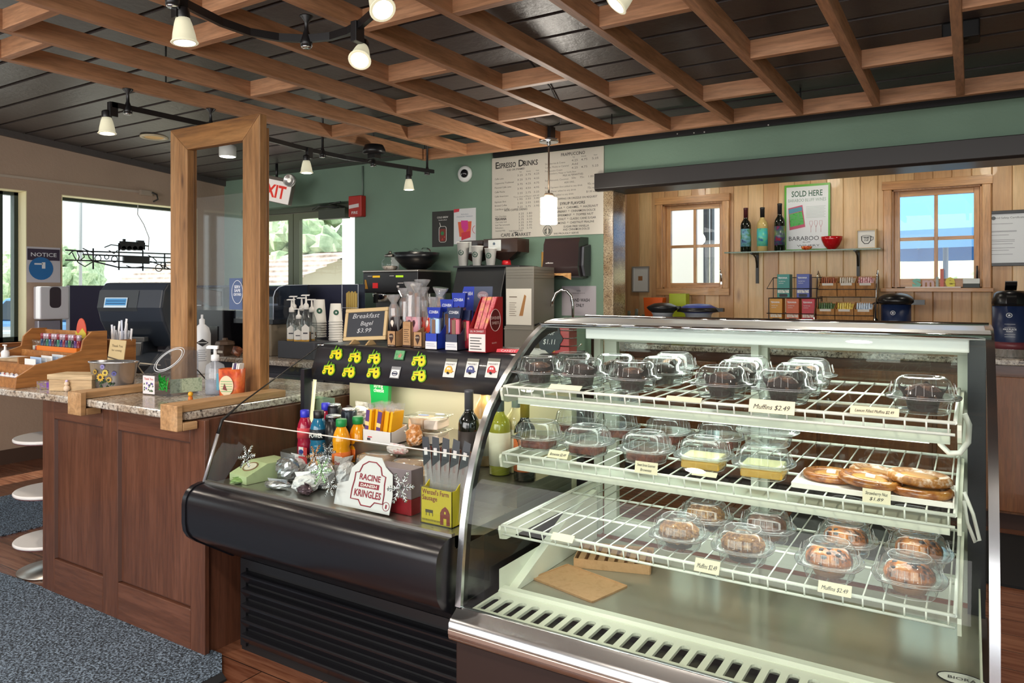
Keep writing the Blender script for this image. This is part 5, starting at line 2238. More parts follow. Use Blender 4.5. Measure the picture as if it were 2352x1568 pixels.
m.box(-.075, .075, -.03, .03, .05, .14)
m.build('carton', t, bevel=.002)

SAUS = mottled('sausage_link', ['4a1c18', '6e2c22', '8a4434'], 30, .25, 3, .2, .5)
qx = onY(1015, 1150, 1.74).x
t = thing('sausage_box', "yellow card box lettered Wenzel's Farm Sausage with a red barn", 'box', (qx, 1.75, ZW), 0)
t.scale = (1.0, 1.0, 1.12)
m = MB()
card_box(m, .115, .075, .13, .094, M('e2c81c', .45))
m.m(M('8a2418', .5))
m.text("Wenzel's Farm", (-.052, -.0376, .079), .0125, w=.098, bold=.015, align='LEFT')
m.text('Sausage', (-.052, -.0376, .063), .0125, w=.056, bold=.015, align='LEFT')
m.prism([(.015, .005), (.05, .005), (.05, .035), (.044, .046), (.033, .053), (.022, .046), (.015, .035)], 'y', -.0385, -.0375)
m.m(M('e2c81c', .5))
m.box(.028, .038, -.039, -.0385, .005, .022)
m.box(.030, .036, -.039, -.0385, .034, .040)
m.m(M('4a3a20', .6))
m.box(-.04, -.012, -.038, -.0375, .030, .038)
for x in (-.038, -.026, -.014):
    m.box(x, x + .002, -.038, -.0375, .022, .03)
for i in range(16):
    m.box(-.052 + i * .0042, -.050 + i * .0042, -.038, -.0375, .008, .013)
m.m(ACRYL)
m.box(-.058, .058, -.040, -.0395, .0, .10)
m.build('card_box', t)
for i in range(5):
    x = qx - .042 + i * .021
    tt = thing('sausage_pack', 'dark sausage packet, %s in the yellow farm sausage box' % ORD[i], 'sausage', (x, 1.755, ZW + .004), 0, 'sausage packets in the yellow box')
    tt.scale = (1.25, 1.0, 1.3)
    m = MB(SAUS)
    R = Ry((i - 2) * .08) @ Rx(-.1)
    m.t(R)
    m.tube([(0, 0, .0), (0, .003, .06), (0, 0, .125), (.002, 0, .165)], [.009, .0115, .0115, .007], 12)
    m.build('sausage', tt)
    m = MB(WRAP)
    m.t(R)
    m.prism([(-.012, .0), (.012, .0), (.012, .15), (.008, .185), (-.008, .185), (-.012, .15)], 'y', -.0115, -.0105 if i >= 2 else -.0105)
    m.m(M('3c4046', .3))
    m.prism([(-.012, .12), (.010, .135), (.010, .185), (-.010, .188)], 'y', -.0135, -.0125)
    m.m(M('d8d8dc', .4))
    m.box(-.006, .004, -.0145, -.0135, .145, .162)
    m.build('packet_card', tt)


def snowflake(label, u, v, y, r, mat):
    z = onY(u, v, y)
    t = thing('snowflake_ornament', label, 'ornament', z, 0, 'glitter snowflakes on the cooler glass')
    m = MB(mat)
    R = Rx(-.35)
    m.t(R)
    for k in range(6):
        a = k * PI / 3 + .2
        ca, sa = math.cos(a), math.sin(a)
        m.rod((0, 0, 0), (r * ca, 0, r * sa), r * .045, 5)
        for f in (.35, .6, .82):
            for d in (-.7, .7):
                b = a + d
                q = r * f
                l = r * (.42 - .3 * f)
                m.rod((q * ca, 0, q * sa), (q * ca + l * math.cos(b), 0, q * sa + l * math.sin(b)), r * .035, 5)
        m.tube([(r * .3 * math.cos(a + j * PI / 6 / 2), 0, r * .3 * math.sin(a + j * PI / 6 / 2)) for j in range(5)], r * .03, 5)
    m.build('flake', t)
    return t


SIL = M('d8dade', .15, .95)
snowflake('silver glitter snowflake at the left end of the cooler glass', 566, 1048, 1.70, .044, SIL)
snowflake('copper-tinted snowflake at the left of the middle ornament cluster', 722, 1046, 1.715, .038, M('c8946a', .2, .9))
snowflake('dark silver snowflake at the top of the middle ornament cluster', 750, 1040, 1.712, .040, M('8a8c92', .2, .9))
snowflake('large silver and green snowflake in the middle ornament cluster', 738, 1082, 1.70, .046, M('b8dcb0', .2, .8))
snowflake('silver snowflake hanging lowest in the middle ornament cluster', 757, 1118, 1.69, .034, SIL)
snowflake('silver snowflake over the red box, right of the kringle sign', 920, 1120, 1.685, .050, SIL)


# ================================================================ THINGS ON THE FRONT COUNTER
ZC = .8855
CL = M('2e3642', .35, coat=.2)
# point-of-sale monitor seen from behind
o = onZ(318, 850, ZC)
t = thing('register_monitor', 'large dark grey register monitor on a stand, seen from behind, left of the posts', 'cash register', (o.x, o.y, ZC), .45)
m = MB(CL)
HX = .185
m.t(Tr(0, 0, 0))
prof = [(-.02, .478), (.06, .482), (.15, .40), (.16, .13), (.13, .10), (.04, .13), (-.06, .27), (-.085, .345), (-.06, .44)]
m.prism(prof, 'x', -HX, HX)
m.build('monitor_housing', t, bevel=.012, seg=3)
m = MB(M('4a5056', .25, .3))
m.prism([(-.077, .322), (-.087, .345), (-.064, .438), (-.06, .43), (-.078, .35)], 'x', -HX * .98, HX * .25)
m.build('back_band', t)
m = MB(M('c8dcec', .3))
R = Tr(-.065, -.0905, .345) @ Rx(-.24)
m.t(R)
m.box(-.075, .055, -.002, 0, .0, .055)
m.m(M('4a90c8', .3))
m.box(-.07, .05, -.003, -.002, .012, .05)
m.m(M('1c4a7c', .3))
m.box(-.065, .045, -.0035, -.003, .034, .038)
m.box(-.065, .045, -.0035, -.003, .020, .024)
m.build('customer_display', t)
m = MB(CL)
m.prism([(-.05, .16), (.05, .20), (.09, .10), (.03, .03), (-.07, .08)], 'x', -.06, .06)
m.m(M('8d949a', .25, .5))
m.prism([(-.072, .085), (-.058, .155), (-.052, .155), (-.066, .085)], 'x', -.055, .055)
m.box(-.065, .065, -.05, -.01, .16, .185)
m.build('stand_neck', t, bevel=.006)
m = MB(CL)
m.prism([(-.13, 0), (.14, 0), (.14, .03), (.04, .10), (-.05, .10), (-.13, .045)], 'x', -.15, .15)
m.build('stand_base', t, bevel=.012, seg=3)
m = MB(M('9db4d4', .4))
m.prism([(-.10, .06), (-.02, .105), (-.01, .112), (-.09, .07)], 'x', -.14, -.03)
m.build('paper_receipt', t)

# wire-bound menu clip, boxes, tins
def on_counter(u, v):
    return onZ(u, v, ZC)


# wooden stepped rack at the far left
p = (-3.885, 1.795, ZC)
t = thing('stepped_rack', 'stepped oak display rack of trays at the left end of the granite counter', 'display rack', p)
m = MB(OAK)
side = [(-.195, 0), (.215, 0), (.215, .24), (.14, .24), (.10, .20), (.09, .15), (-.02, .115), (-.11, .10), (-.19, .05)]
for x in (-.30, .275):
    m = MB(OAK)
    m.prism(side, 'x', x, x + .012)
    m.build('side_panel', t, bevel=.002)
m = MB(OAK)
m.box(-.288, .275, -.19, -.18, .0, .045)
m.box(-.288, .275, -.11, -.102, .0, .095)
m.box(-.288, .275, -.18, .21, .0, .008)
m.box(-.288, .275, .205, .215, .0, .232)
m.box(-.288, .10, -.102, .09, .085, .095)
m.box(-.288, .275, .088, .096, .0, .135)
m.box(-.288, .275, .096, .205, .115, .122)
m.box(.10, .11, -.102, .088, .008, .125)
m.build('shelf_board', t)
LP = ['c8384a', 'e8e8ee', '3858b0', 'e8d0d4', 'd04050', '4878c8']
for k in range(8):
    x = p[0] + .255 - k * .043
    r = thing('round_candy', 'glossy round wrapped candy number %s from right in the lowest rack step' % ['one', 'two', 'three', 'four', 'five', 'six', 'seven', 'eight'][k], 'candy', (x, 1.648, ZC + .0085), 0, 'round candies in the rack')
    m = MB(M('e6e4ea', .25))
    m.t(Tr(0, 0, .03) @ Rx(-.5))
    m.lathe([(0, -.010), (.016, -.008), (.0195, 0), (.016, .006), (0, .008)], (0, 0, 0), 16)
    m.t(Tr(0, -.0, .030) @ Rx(PI / 2 - .5))
    m.lathe([(0, -.008), (.02, -.006), (.021, .0), (.0, .012)], (0, 0, 0), 16)
    m.m(M(LP[k % 6], .3))
    m.lathe([(.013, .0085), (.006, .0118), (0, .0135)], (0, 0, 0), 12)
    m.build('candy_body', r)
# flat goods in the middle tray
t = thing('wrapped_slab', 'brown paper-wrapped slab lying on the middle step of the oak rack', 'packet', (p[0] - .03, p[1] - .01, ZC + .0955), .1)
m = MB(mottled('brown_paper', ['a08868', 'b8a080', 'c8b090'], 12, .8, 2, .1))
m.prism([(-.07, 0), (.07, 0), (.075, .012), (-.075, .012)], 'x', -.10, .11)
m.build('paper_wrap', t, bevel=.003)
t = thing('paper_stack', 'loose white papers lying left of the brown paper slab on the rack', 'paper', (p[0] - .21, p[1] - .01, ZC + .0955), .2)
m = MB(M('e8ecee', .6))
m.prism([(-.07, 0), (.07, 0), (.075, .008), (-.06, .006)], 'x', -.06, .06)
m.build('sheets', t)
t = thing('price_strip', 'row of small white and blue cards in the rack groove', 'card', (p[0] + .19, p[1] + .0, ZC + .0085), 0)
for k in range(7):
    m = MB(M(['f0f0f0', 'a8c0e0', 'd8e0e8'][k % 3], .4))
    m.box(-.05, .05, -.09 + k * .024, -.088 + k * .024, 0, .112 + (k % 2) * .006 + k * .001)
    m.build('card', t)
TC = ['1c3a5c', '2a2a3a', '1e5c44', '284878', '5c1e34', '18202c', '2c6c58', '1e2c68', '7a2438', '203458', '34603c', '1a1a28', '4c2468', '7a1e2c']
t = thing('orange_tray', 'bright orange card tray holding a row of lip balm tubes on the oak rack', 'tray', (p[0] + .03, p[1] + .155, ZC + .1225), 0)
m = MB(M('d8741c', .45))
m.box(-.19, .19, -.052, -.048, 0, .035)
m.box(-.19, .19, .044, .048, 0, .035)
m.box(-.19, .19, -.048, .044, 0, .002)
m.box(-.19, -.188, -.048, .044, 0, .035)
m.box(.188, .19, -.048, .044, 0, .035)
m.build('card_tray', t)
m = MB(M('cc5038', .4))
m.t(Tr(.10, .0, 0))
m.prism([(-.045 + .045 * math.cos(a * PI / 10), .10 + .075 * math.sin(a * PI / 10)) for a in range(11)] + [(-.1, .03), (.01, .03)], 'y', .04, .044)
m.m(M('c8b43c', .4))
m.prism([(-.098, .03), (.008, .03), (.002, .10), (-.03, .125), (-.07, .095), (-.092, .11)], 'y', .038, .04)
m.m(M('5a5a34', .4))
m.box(-.10, .01, .036, .04, .0, .075)
m.m(M('e8e8e0', .5))
m.text('HEMPZ', (-.045, .0355, .055), .010, w=.05)
m.build('header_card', t)
for r_ in range(1):
    for k in range(14):
        x = p[0] + .03 - .172 + k * .0265
        tt = thing('lip_balm_tube', 'dark coloured lip balm tube number %s from left in the orange tray' % ['one', 'two', 'three', 'four', 'five', 'six', 'seven', 'eight', 'nine', 'ten', 'eleven', 'twelve', 'thirteen', 'fourteen'][k], 'lip balm', (x, p[1] + .125, ZC + .1255), 0, 'lip balm tubes in the orange tray')
        m = MB(M(TC[k], .3))
        m.lathe([(.011, 0), (.011, .066)], (0, 0, 0), 12)
        m.build('tube_body', tt)
        m = MB(M('b8a8b8', .3, .3) if k % 3 else M('8a3040', .3))
        m.lathe([(.0115, .066), (.0115, .092), (.009, .094)], (0, 0, 0), 12)
        m.build('tube_cap', tt)
# jars on the left of the tray
for k, (dx, dy, c, w) in enumerate(((-.21, .14, 'c8402c', 'with red contents, right one'), (-.26, .15, 'e0dcd4', 'with pale contents, left one'))):
    tt = thing('small_jar', 'small clear jar ' + w + ' on the top step of the rack', 'jar', (p[0] + dx, p[1] + dy, ZC + .1225), 0, 'small jars on the oak rack')
    m = MB(M(c, .5))
    m.lathe([(.018, .002), (.018, .028), (0, .03)], (0, 0, 0), 14)
    m.build('contents', tt)
    m = MB(PET)
    m.lathe([(.020, 0), (.020, .045), (.024, .06)], (0, 0, 0), 14)
    m.build('jar_body', tt)
# pump bottle on sill
q = onX(44, 800, -6.28)
t = thing('pump_bottle', 'tiny white pump bottle standing on the rack at the far left', 'bottle', (p[0] - .255, p[1] + .0, ZC + .0955))
m = MB(M('e4e6ea', .3))
m.lathe([(.018, 0), (.019, .03), (.014, .038), (.006, .042), (.005, .062)], (0, 0, 0), 14)
m.build('bottle_body', t)
m = MB(M('f0f0f0', .3))
m.box(-.018, .008, -.005, .005, .062, .068)
m.build('pump_head', t)

# wooden box with bundle of wrapped straws behind the rack
q = on_counter(262, 838)
q = (-3.68, 2.12, ZC)
t = thing('wooden_box', 'brown wooden box holding a bundle of white wrapped straws', 'box', q)
m = MB(OAK)
for (a, b, c, d) in ((-.06, .06, -.05, -.042), (-.06, .06, .042, .05), (-.06, -.052, -.042, .042), (.052, .06, -.042, .042)):
    m.box(a, b, c, d, 0, .19)
m.box(-.052, .052, -.042, .042, 0, .01)
m.build('box_walls', t, bevel=.002)
random.seed(11)
for k in range(16):
    a = random.uniform(-.5, .5)
    b = random.uniform(-.3, .3)
    tt = thing('wrapped_straw', 'loose paper-wrapped straw standing in the bundle in the brown wooden box', 'straw', (q[0] + random.uniform(-.035, .035), q[1] + random.uniform(-.03, .03), ZC + .011), 0, 'wrapped straws in the wooden box')
    m = MB(M(random.choice(['f0f0f4', 'dfe3ee', 'c8d0e4']), .6))
    m.t(Ry(a * .35) @ Rx(b * .35))
    m.box(-.007, .007, -.0015, .0015, .0, random.uniform(.22, .285))
    m.build('straw', tt)

# small decorated boxes, wooden lidded box
q = on_counter(82, 895)
t = thing('trinket_box', 'small purple and yellow patterned box beside the pale wooden box', 'box', (-3.47, 1.685, ZC), .3)
m = MB(mottled('trinket_pattern', ['4a3c2c', '8a7a50', '6a4a90', 'c8b878'], 60, .5, 3, 0))
m.box(-.055, .04, -.02, .02, 0, .034)
m.m(M('6a3c98', .4))
m.box(.0, .022, -.021, -.02, .008, .03)
m.m(M('c8b840', .4))
m.box(.026, .04, -.021, -.02, .0, .03)
m.build('box_body', t, bevel=.002)
q = on_counter(155, 900)
t = thing('wooden_gift_box', 'pale wooden lidded box with a tiny figure on its front, on the granite counter', 'box', (-3.33, 1.735, ZC), .42)
m = MB(RAWWOOD)
m.box(-.105, .10, -.05, .06, 0, .05)
m.build('box_body', t, bevel=.002)
m = MB(wood('raw_basswood_lid', 'd8bf98', 'e2cca8', 'c4a57a', 'X', .6, False))
m.box(-.11, .105, -.055, .065, .05, .072)
m.build('lid', t, bevel=.002)
m = MB(M('e0c8b0', .5))
m.ball((-.01, -.06, .034), .010, 10, 8)
m.ball((-.01, -.06, .014), .013, 10, 8, sz=1.1)
m.m(M('c8b8e0', .5))
m.ball((-.01, -.061, .045), .006, 8, 6)
m.build('figure', t)
# floral metal planter
t = thing('floral_tin', 'tapered oval metal tin painted with sunflowers and a butterfly', 'tin', (-3.19, 1.81, ZC), .5)
m = MB(M('c0c2c8', .22, .9))
n = 32
vs, fs = [], []
for (rx, ry, z) in ((.085, .045, 0), (.105, .06, .12), (.11, .064, .122), (.11, .064, .128), (.10, .056, .128), (.082, .042, .01)):
    for k in range(n):
        a = 2 * PI * k / n
        vs.append((rx * math.cos(a), ry * math.sin(a), z))
for j in range(5):
    for k in range(n):
        fs.append((j * n + k, j * n + (k + 1) % n, (j + 1) * n + (k + 1) % n, (j + 1) * n + k))
m.raw(vs, fs, True)
m.raw([(.085 * math.cos(2 * PI * k / n), .045 * math.sin(2 * PI * k / n), .003) for k in range(n)], [tuple(range(n))])
m.build('tin_body', t)
random.seed(3)


def on_tin(a, z, e=.001):
    f = z / .12
    return ((.085 + .02 * f + e) * math.cos(a), (.045 + .015 * f + e) * math.sin(a), z)


for (a, z, s_, c1, c2) in ((-2.35, .062, .020, 'c8a030', '3a2a14'), (-2.1, .082, .016, 'c8b048', '4a3418'), (-2.62, .085, .013, 'a88830', '4a3418'), (-1.95, .052, .014, 'b89430', '3a2a14'), (-1.72, .078, .012, '4a4a90', '2a2a50'), (-2.2, .108, .012, '8880b8', '5a5890')):
    m = MB(M(c1, .5))
    a += .5
    c0 = Vector(on_tin(a, z, .0015))
    d1 = (Vector(on_tin(a + .1, z, .0015)) - c0).normalized()
    up = Vector((0, 0, 1))
    nrm = d1.cross(up)
    pts = [tuple(c0 + (d1 * math.cos(k * PI / 10) + up * math.sin(k * PI / 10)) * s_ * (1 if k % 2 else .7) + nrm * .001) for k in range(20)]
    m.raw(pts, [tuple(range(20))])
    m.m(M(c2, .5))
    m.raw([tuple(c0 + (d1 * math.cos(k * PI / 6) + up * math.sin(k * PI / 6)) * s_ * .35 + nrm * .0018) for k in range(12)], [tuple(range(12))])
    m.build('painted_flower', t)
m = MB(M('2c4a2c', .5))
for k in range(18):
    a, z = random.uniform(-2.2, -1.3), random.uniform(.008, .045)
    c0 = Vector(on_tin(a, z, .0018))
    m.raw([tuple(c0), tuple(c0 + Vector((.012, -.004, .006))), tuple(c0 + Vector((.004, -.003, .014)))], [(0, 1, 2)])
m.build('painted_leaves', t)
# card with wood stand
t = thing('craft_card', 'kraft paper card tied with a dark band, standing behind the floral tin', 'card', (-3.50, 1.98, ZC), .35)
m = MB(M('c8b488', .7))
m.t(Rx(-.12) @ Ry(.06))
m.box(-.045, .045, 0, .004, .06, .20)
m.box(-.03, .03, .004, .05, .0, .10)
m.m(M('4a3c28', .6))
m.prism([(-.046, .112), (.046, .096), (.046, .102), (-.046, .118)], 'y', -.002, 0)
m.m(M('6a5a40', .6))
m.text('Thank You', (0, -.0005, .165), .012, w=.06)
m.text('for coming', (0, -.0005, .145), .010, w=.055)
m.box(-.025, .028, -.0006, 0, .08, .083)
m.build('card', t)
# acrylic tip box
t = thing('tip_box', 'clear acrylic tip box with an open slanted lid, flower print and a green bow', 'tip box', (-2.89, 1.86, ZC), .1)
AX = clear('tip_box_acrylic', 'f2f4f6', .03, 1.0, 1.45, .03, 'c8ccd8')
m = MB(AX)
for x in (-.075, .09):
    m.prism([(-.05, 0), (.09, 0), (.09, .17), (.07, .19), (-.05, .085)], 'x', x, x + .003)
m.box(-.075, .093, .087, .09, 0, .18)
m.box(-.075, .093, -.05, -.047, 0, .085)
m.box(-.075, .093, -.05, .09, 0, .003)
m.build('box_body', t)
m = MB(AX)
m.t(Tr(0, -.05, .087) @ Rx(-(PI / 2 - .72)))
m.raw([(-.075, 0, 0), (.093, 0, 0), (.093, 0, .165), (-.075, 0, .165)], [(0, 1, 2, 3)])
m.m(M('d8dce4', .15))
m.tube([(.009 + .055 * math.cos(a * PI / 12), -.002, .085 + .062 * math.sin(a * PI / 12)) for a in range(24)], .0022, 6, closed=True)
m.tube([(.009 + .065 * math.cos(a * PI / 12), -.002, .085 + .072 * math.sin(a * PI / 12)) for a in range(24)], .0014, 6, closed=True)
m.build('slanted_lid', t)
m = MB(M('e4dce0', .5))
m.box(-.072, .0, -.0515, -.0505, .004, .08)
m.m(M('c83c34', .5))
m.text('Thank You', (-.036, -.0517, .062), .010, w=.055)
m.m(M('3c5c34', .5))
random.seed(5)
for k in range(14):
    x, z = random.uniform(-.068, -.012), random.uniform(.008, .045)
    m.prism([(x, z), (x + .01, z + .003), (x + .004, z + .01)], 'y', -.0522, -.0516)
m.m(M('6a58a8', .5))
for k in range(4):
    x, z = random.uniform(-.06, -.012), random.uniform(.02, .05)
    m.prism([(x + .005 * math.cos(a), z + .005 * math.sin(a)) for a in (0, 1.2, 2.4, 3.6, 4.8)], 'y', -.053, -.0522)
m.build('printed_card', t)
m = MB(mottled('banknote', ['7c8c74', 'b8c4a8', '8c9c80'], 60, .6, 3, 0))
m.t(Tr(.094, .015, .04) @ Rz(-.35))
m.box(0, .002, -.055, .075, -.03, .028)
m.build('dollar_bill', t)
m = MB(M('28a83c', .25))
random.seed(9)
for k in range(44):
    a, b, c = [random.uniform(-.028, .028) for _ in range(3)]
    m.tube([(.06 + a * .5, -.056 - abs(b) * .3, .05 + c), (.06 + a, -.062, .05 + c * 1.3 + .008), (.06 + b, -.056, .05 + a)], .0016, 4)
m.build('curled_bow', t)
# hand sanitizer pump bottle
q = on_counter(494, 905)
t = thing('sanitizer_bottle', 'clear pump bottle of hand sanitizer between the two timber posts', 'bottle', (q.x, q.y, ZC), .6)
m = MB(clear('clear_gel_bottle', 'e8ecf2', .05, 1.2, 1.4, .22, 'f0f4fa'))
m.lathe([(.039, 0), (.041, .008), (.041, .105), (.036, .125), (.013, .138), (.013, .145)], (0, 0, 0), 24, sy=.7)
m.build('bottle_body', t)
m = MB(clear('sanitizer_gel', 'c8d0e0', .05, .6, 1.33, .25, 'c0c8d8'))
m.lathe([(.038, .003), (.0385, .06), (0, .061)], (0, 0, 0), 20, sy=.68)
m.m(M('e8eaee', .4))
m.rod((0, 0, .01), (0, 0, .145), .003, 6)
m.build('gel', t)
m = MB(M('e8ecf0', .3))
m.lathe([(.014, .140), (.017, .142), (.016, .165), (.007, .168), (.006, .192)], (0, 0, 0), 16)
m.prism([(-.034, .192), (.012, .190), (.014, .204), (-.026, .206), (-.034, .200)], 'y', -.008, .008)
m.build('pump_head', t)
m = MB(M('4a90a8', .4))
m.box(.015, .031, -.027, -.0255, .02, .09)
m.build('bottle_label', t)
# orange card holder
q = on_counter(548, 895)
t = thing('card_holder', 'orange and red printed open tin holding cards at the right timber post', 'tin', (-2.545, 1.93, ZC), .45)
m = MB(mottled('orange_red_print', ['8c2c18', 'c8502c', 'd87038', '9a3420'], 14, .35, 3, 0))
m.lathe([(.045, 0), (.048, .004), (.052, .12), (.050, .12), (.046, .01), (0, .008)], (0, 0, 0), 24, sq=.4, sy=.7)
m.build('tin_body', t)
m = MB(M('d8c8a8', .5))
m.prism([(-.005 + .03 * math.cos(a * PI / 10), .055 + .04 * math.sin(a * PI / 10)) for a in range(20)], 'y', -.0395, -.0385)
m.m(M('8cae7c', .5))
for k in range(5):
    m.box(-.028, .02, -.0402, -.0395, .03 + k * .010, .034 + k * .010)
m.m(M('6a1c14', .5))
m.prism([(-.02, .04), (-.012, .065), (.0, .035)], 'y', -.0408, -.040)
m.build('printed_label', t)
for k in range(4):
    tt = thing('folded_card', 'pale folded card tucked in the orange tin, %s' % ORD[k], 'card', (-2.56 + k * .012, 1.935, ZC + .010), .1, 'cards in the orange tin')
    m = MB(M(['d8dce0', '5a4a78', 'e4e4e8', 'ece8e4'][k], .5))
    m.t(Ry(.2))
    m.box(-.003, .003, -.012, .012, 0, .135)
    m.build('card', tt)
t = thing('yellow_trinket', 'tiny yellow and orange trinket on the granite between bottle and orange tin', 'trinket', (-2.60, 1.78, ZC))
m = MB(M('d8a020', .4))
m.ball((0, 0, .03), .010, 10, 8)
m.m(M('c86c18', .4))
m.lathe([(.010, 0), (.008, .02), (0, .022)], (0, 0, 0), 10)
m.build('figure', t)
m = MB(M('b8b0a0', .3))
m.tube([(-3.50, 2.15, ZC + .004), (-3.52, 2.12, ZC + .06), (-3.47, 2.10, ZC + .08), (-3.38, 2.15, ZC + .07)], .003, 6)
m.m(M('1c1c20', .4))
m.tube([(-3.40, 2.2, ZC + .05), (-3.30, 2.12, ZC + .105), (-3.20, 2.1, ZC + .11), (-3.10, 2.16, ZC + .06), (-3.08, 2.2, ZC + .004)], .003, 6)
tag(m.build('monitor_cable'), 'looping black and cream cables under the register monitor', 'cable')

# ================================================================ INNER COUNTER THINGS
ZI = .8855


def cup_logo(m, c, r, rr=(1, 0, 0)):
    m.m(M('1e5a42', .5))
    m.prism([(c[0] + r * math.cos(a * PI / 8), c[2] + r * math.sin(a * PI / 8)) for a in range(16)], 'y', c[1] - .0008, c[1])
    m.m(M('e8ece8', .5))
    m.prism([(c[0] + r * .5 * math.cos(a * PI / 5 + .3) * (1 if a % 2 else .5), c[2] + r * .5 * math.sin(a * PI / 5 + .3) * (1 if a % 2 else .5)) for a in range(10)], 'y', c[1] - .0014, c[1] - .0008)


def paper_cup(label, loc, h, r, grp, logo=True, flip=False, n=1, step=.012, name='paper_cup'):
    t = thing(name, label, 'paper cup', loc, 0, grp)
    for k in range(n):
        m = MB(M('ecebe6', .5))
        if not flip:
            m.lathe([(r * .72, k * step), (r, k * step + h), (r * 1.06, k * step + h), (r * 1.06, k * step + h + .003), (r * .97, k * step + h + .003), (r * .7, k * step + .006), (0, k * step + .006)], (0, 0, 0), 24)
        else:
            m.lathe([(r * 1.05, k * step), (r * 1.05, k * step + .005), (r, k * step + .006), (r * .74, k * step + h), (0, k * step + h)], (0, 0, 0), 24)
        if logo and k == n - 1:
            zz = k * step + h * .5
            cup_logo(m, (0, -r * .92, zz), r * .42)
        m.build('cup', t)
    return t


# stacked cups (upside-down towers)
def cup_tower(label, x, y, n, h, r, step, z0=0):
    for k in range(n):
        lab = label + (', topmost cup' if k == n - 1 else ', cup %s from the bottom' % ['one', 'two', 'three', 'four', 'five', 'six', 'seven', 'eight', 'nine', 'ten', 'eleven', 'twelve', 'thirteen', 'fourteen'][k])
        t = thing('paper_cup', lab, 'paper cup', (x, y, ZI + .001 + z0 + k * step), .7, label)
        m = MB(M('ecebe6', .5))
        m.lathe([(r * 1.05, 0), (r * 1.06, .003), (r * 1.05, .006), (r, .007), (r * .76, h), (r * .70, h), (r * .7, h - .004), (0, h - .004)], (0, 0, 0), 24)
        if k == n - 1:
            cup_logo(m, (r * .15, -r * .90, h * .52), r * .40)
        m.build('cup', t)


q1, q2 = onZ(735, 812, ZI), onZ(772, 812, ZI)
t = thing('cup_stand', 'low dark stand under the tall cup tower behind the syrup bottles', 'stand', (onY(733, 812, 3.56).x, 3.56, ZI))
m = MB(M('2c2e38', .5))
m.box(-.06, .06, -.06, .06, 0, .12)
m.build('stand_body', t, bevel=.004)
cup_tower('tall tower of white paper cups right of the syrup bottles', onY(733, 812, 3.56).x, 3.56, 7, .16, .048, .016, .12)
cup_tower('tower of white paper cups beside the chalkboard', onY(771, 812, 3.48).x, 3.48, 15, .12, .044, .0165)

# syrup bottles with pumps
def syrup(label, x, y, h, labc, amber):
    t = thing('syrup_bottle', label, 'bottle', (x, y, .997), .7, 'pump syrup bottles')
    m = MB(clear('clear_bottle_glass', 'e0e4e4', .04, 1.2, 1.45, .06, 'd8dcdc'))
    m.lathe([(.032, 0), (.034, .005), (.034, h * .42), (.028, h * .52), (.016, h * .64), (.014, h * .7)], (0, 0, 0), 20)
    m.build('bottle_body', t)
    m = MB(M('8a5c20' if amber else 'c8c4a8', .2, coat=.3))
    m.lathe([(.030, .003), (.031, h * .12 if not amber else h * .2), (0, h * .12 if not amber else h * .2)], (0, 0, 0), 16)
    m.build('syrup', t)
    m = MB(M('eceae6', .35))
    m.lathe([(.016, h * .68), (.018, h * .69), (.017, h * .78), (.007, h * .82), (.005, h * .97)], (0, 0, 0), 16)
    m.prism([(-.03, h * .97), (.02, h * .97), (.024, h), (-.022, h), (-.032, h * .985)], 'y', -.008, .008)
    m.build('pump_head', t)
    m = MB(M('e8e6e2', .5))
    m.prism([(-.024, .01), (.024, .01), (.024, h * .30), (0, h * .37), (-.024, h * .30)], 'y', -.0355, -.0345)
    m.m(M('c89830', .5))
    m.prism([(-.024, .0), (.024, .0), (.024, .012), (0, .006), (-.024, .012)], 'y', -.0362, -.0355)
    m.m(M('3a3a44', .5))
    m.box(-.014, .014, -.036, -.0355, h * .16, h * .19)
    m.build('bottle_label', t)


def at_in(u, y):
    return onY(u, 800, y).x


t = thing('syrup_caddy', 'dark grey caddy box holding the pump syrup bottles', 'caddy', (at_in(700, 3.36), 3.36, ZI), 0)
m = MB(M('3a3c44', .5))
m.prism(rrect(-.16, .20, -.10, .13, .03), 'z', 0, .11)
m.build('caddy_body', t, bevel=.004)
syrup('pump syrup bottle with white label, front row left', at_in(670, 3.32), 3.32, .27, '', False)
syrup('pump syrup bottle with white label, centre of the front row', at_in(686, 3.30), 3.30, .21, '', False)
syrup('pump syrup bottle with white label, front row right', at_in(703, 3.32), 3.32, .30, '', True)
syrup('pump syrup bottle behind the left front bottle', at_in(675, 3.41), 3.41, .29, '', False)
syrup('pump syrup bottle behind at the right, amber syrup', at_in(716, 3.40), 3.40, .27, '', True)
syrup('pump syrup bottle with a dark pump behind the centre bottle', at_in(693, 3.43), 3.43, .28, '', True)
t = thing('water_glass', 'empty clear glass at the right of the syrup bottles', 'glass', (at_in(726, 3.36), 3.37, .997))
m = MB(ACRYL)
m.lathe([(.022, 0), (.024, .09)], (0, 0, 0), 18)
m.build('glass_body', t)
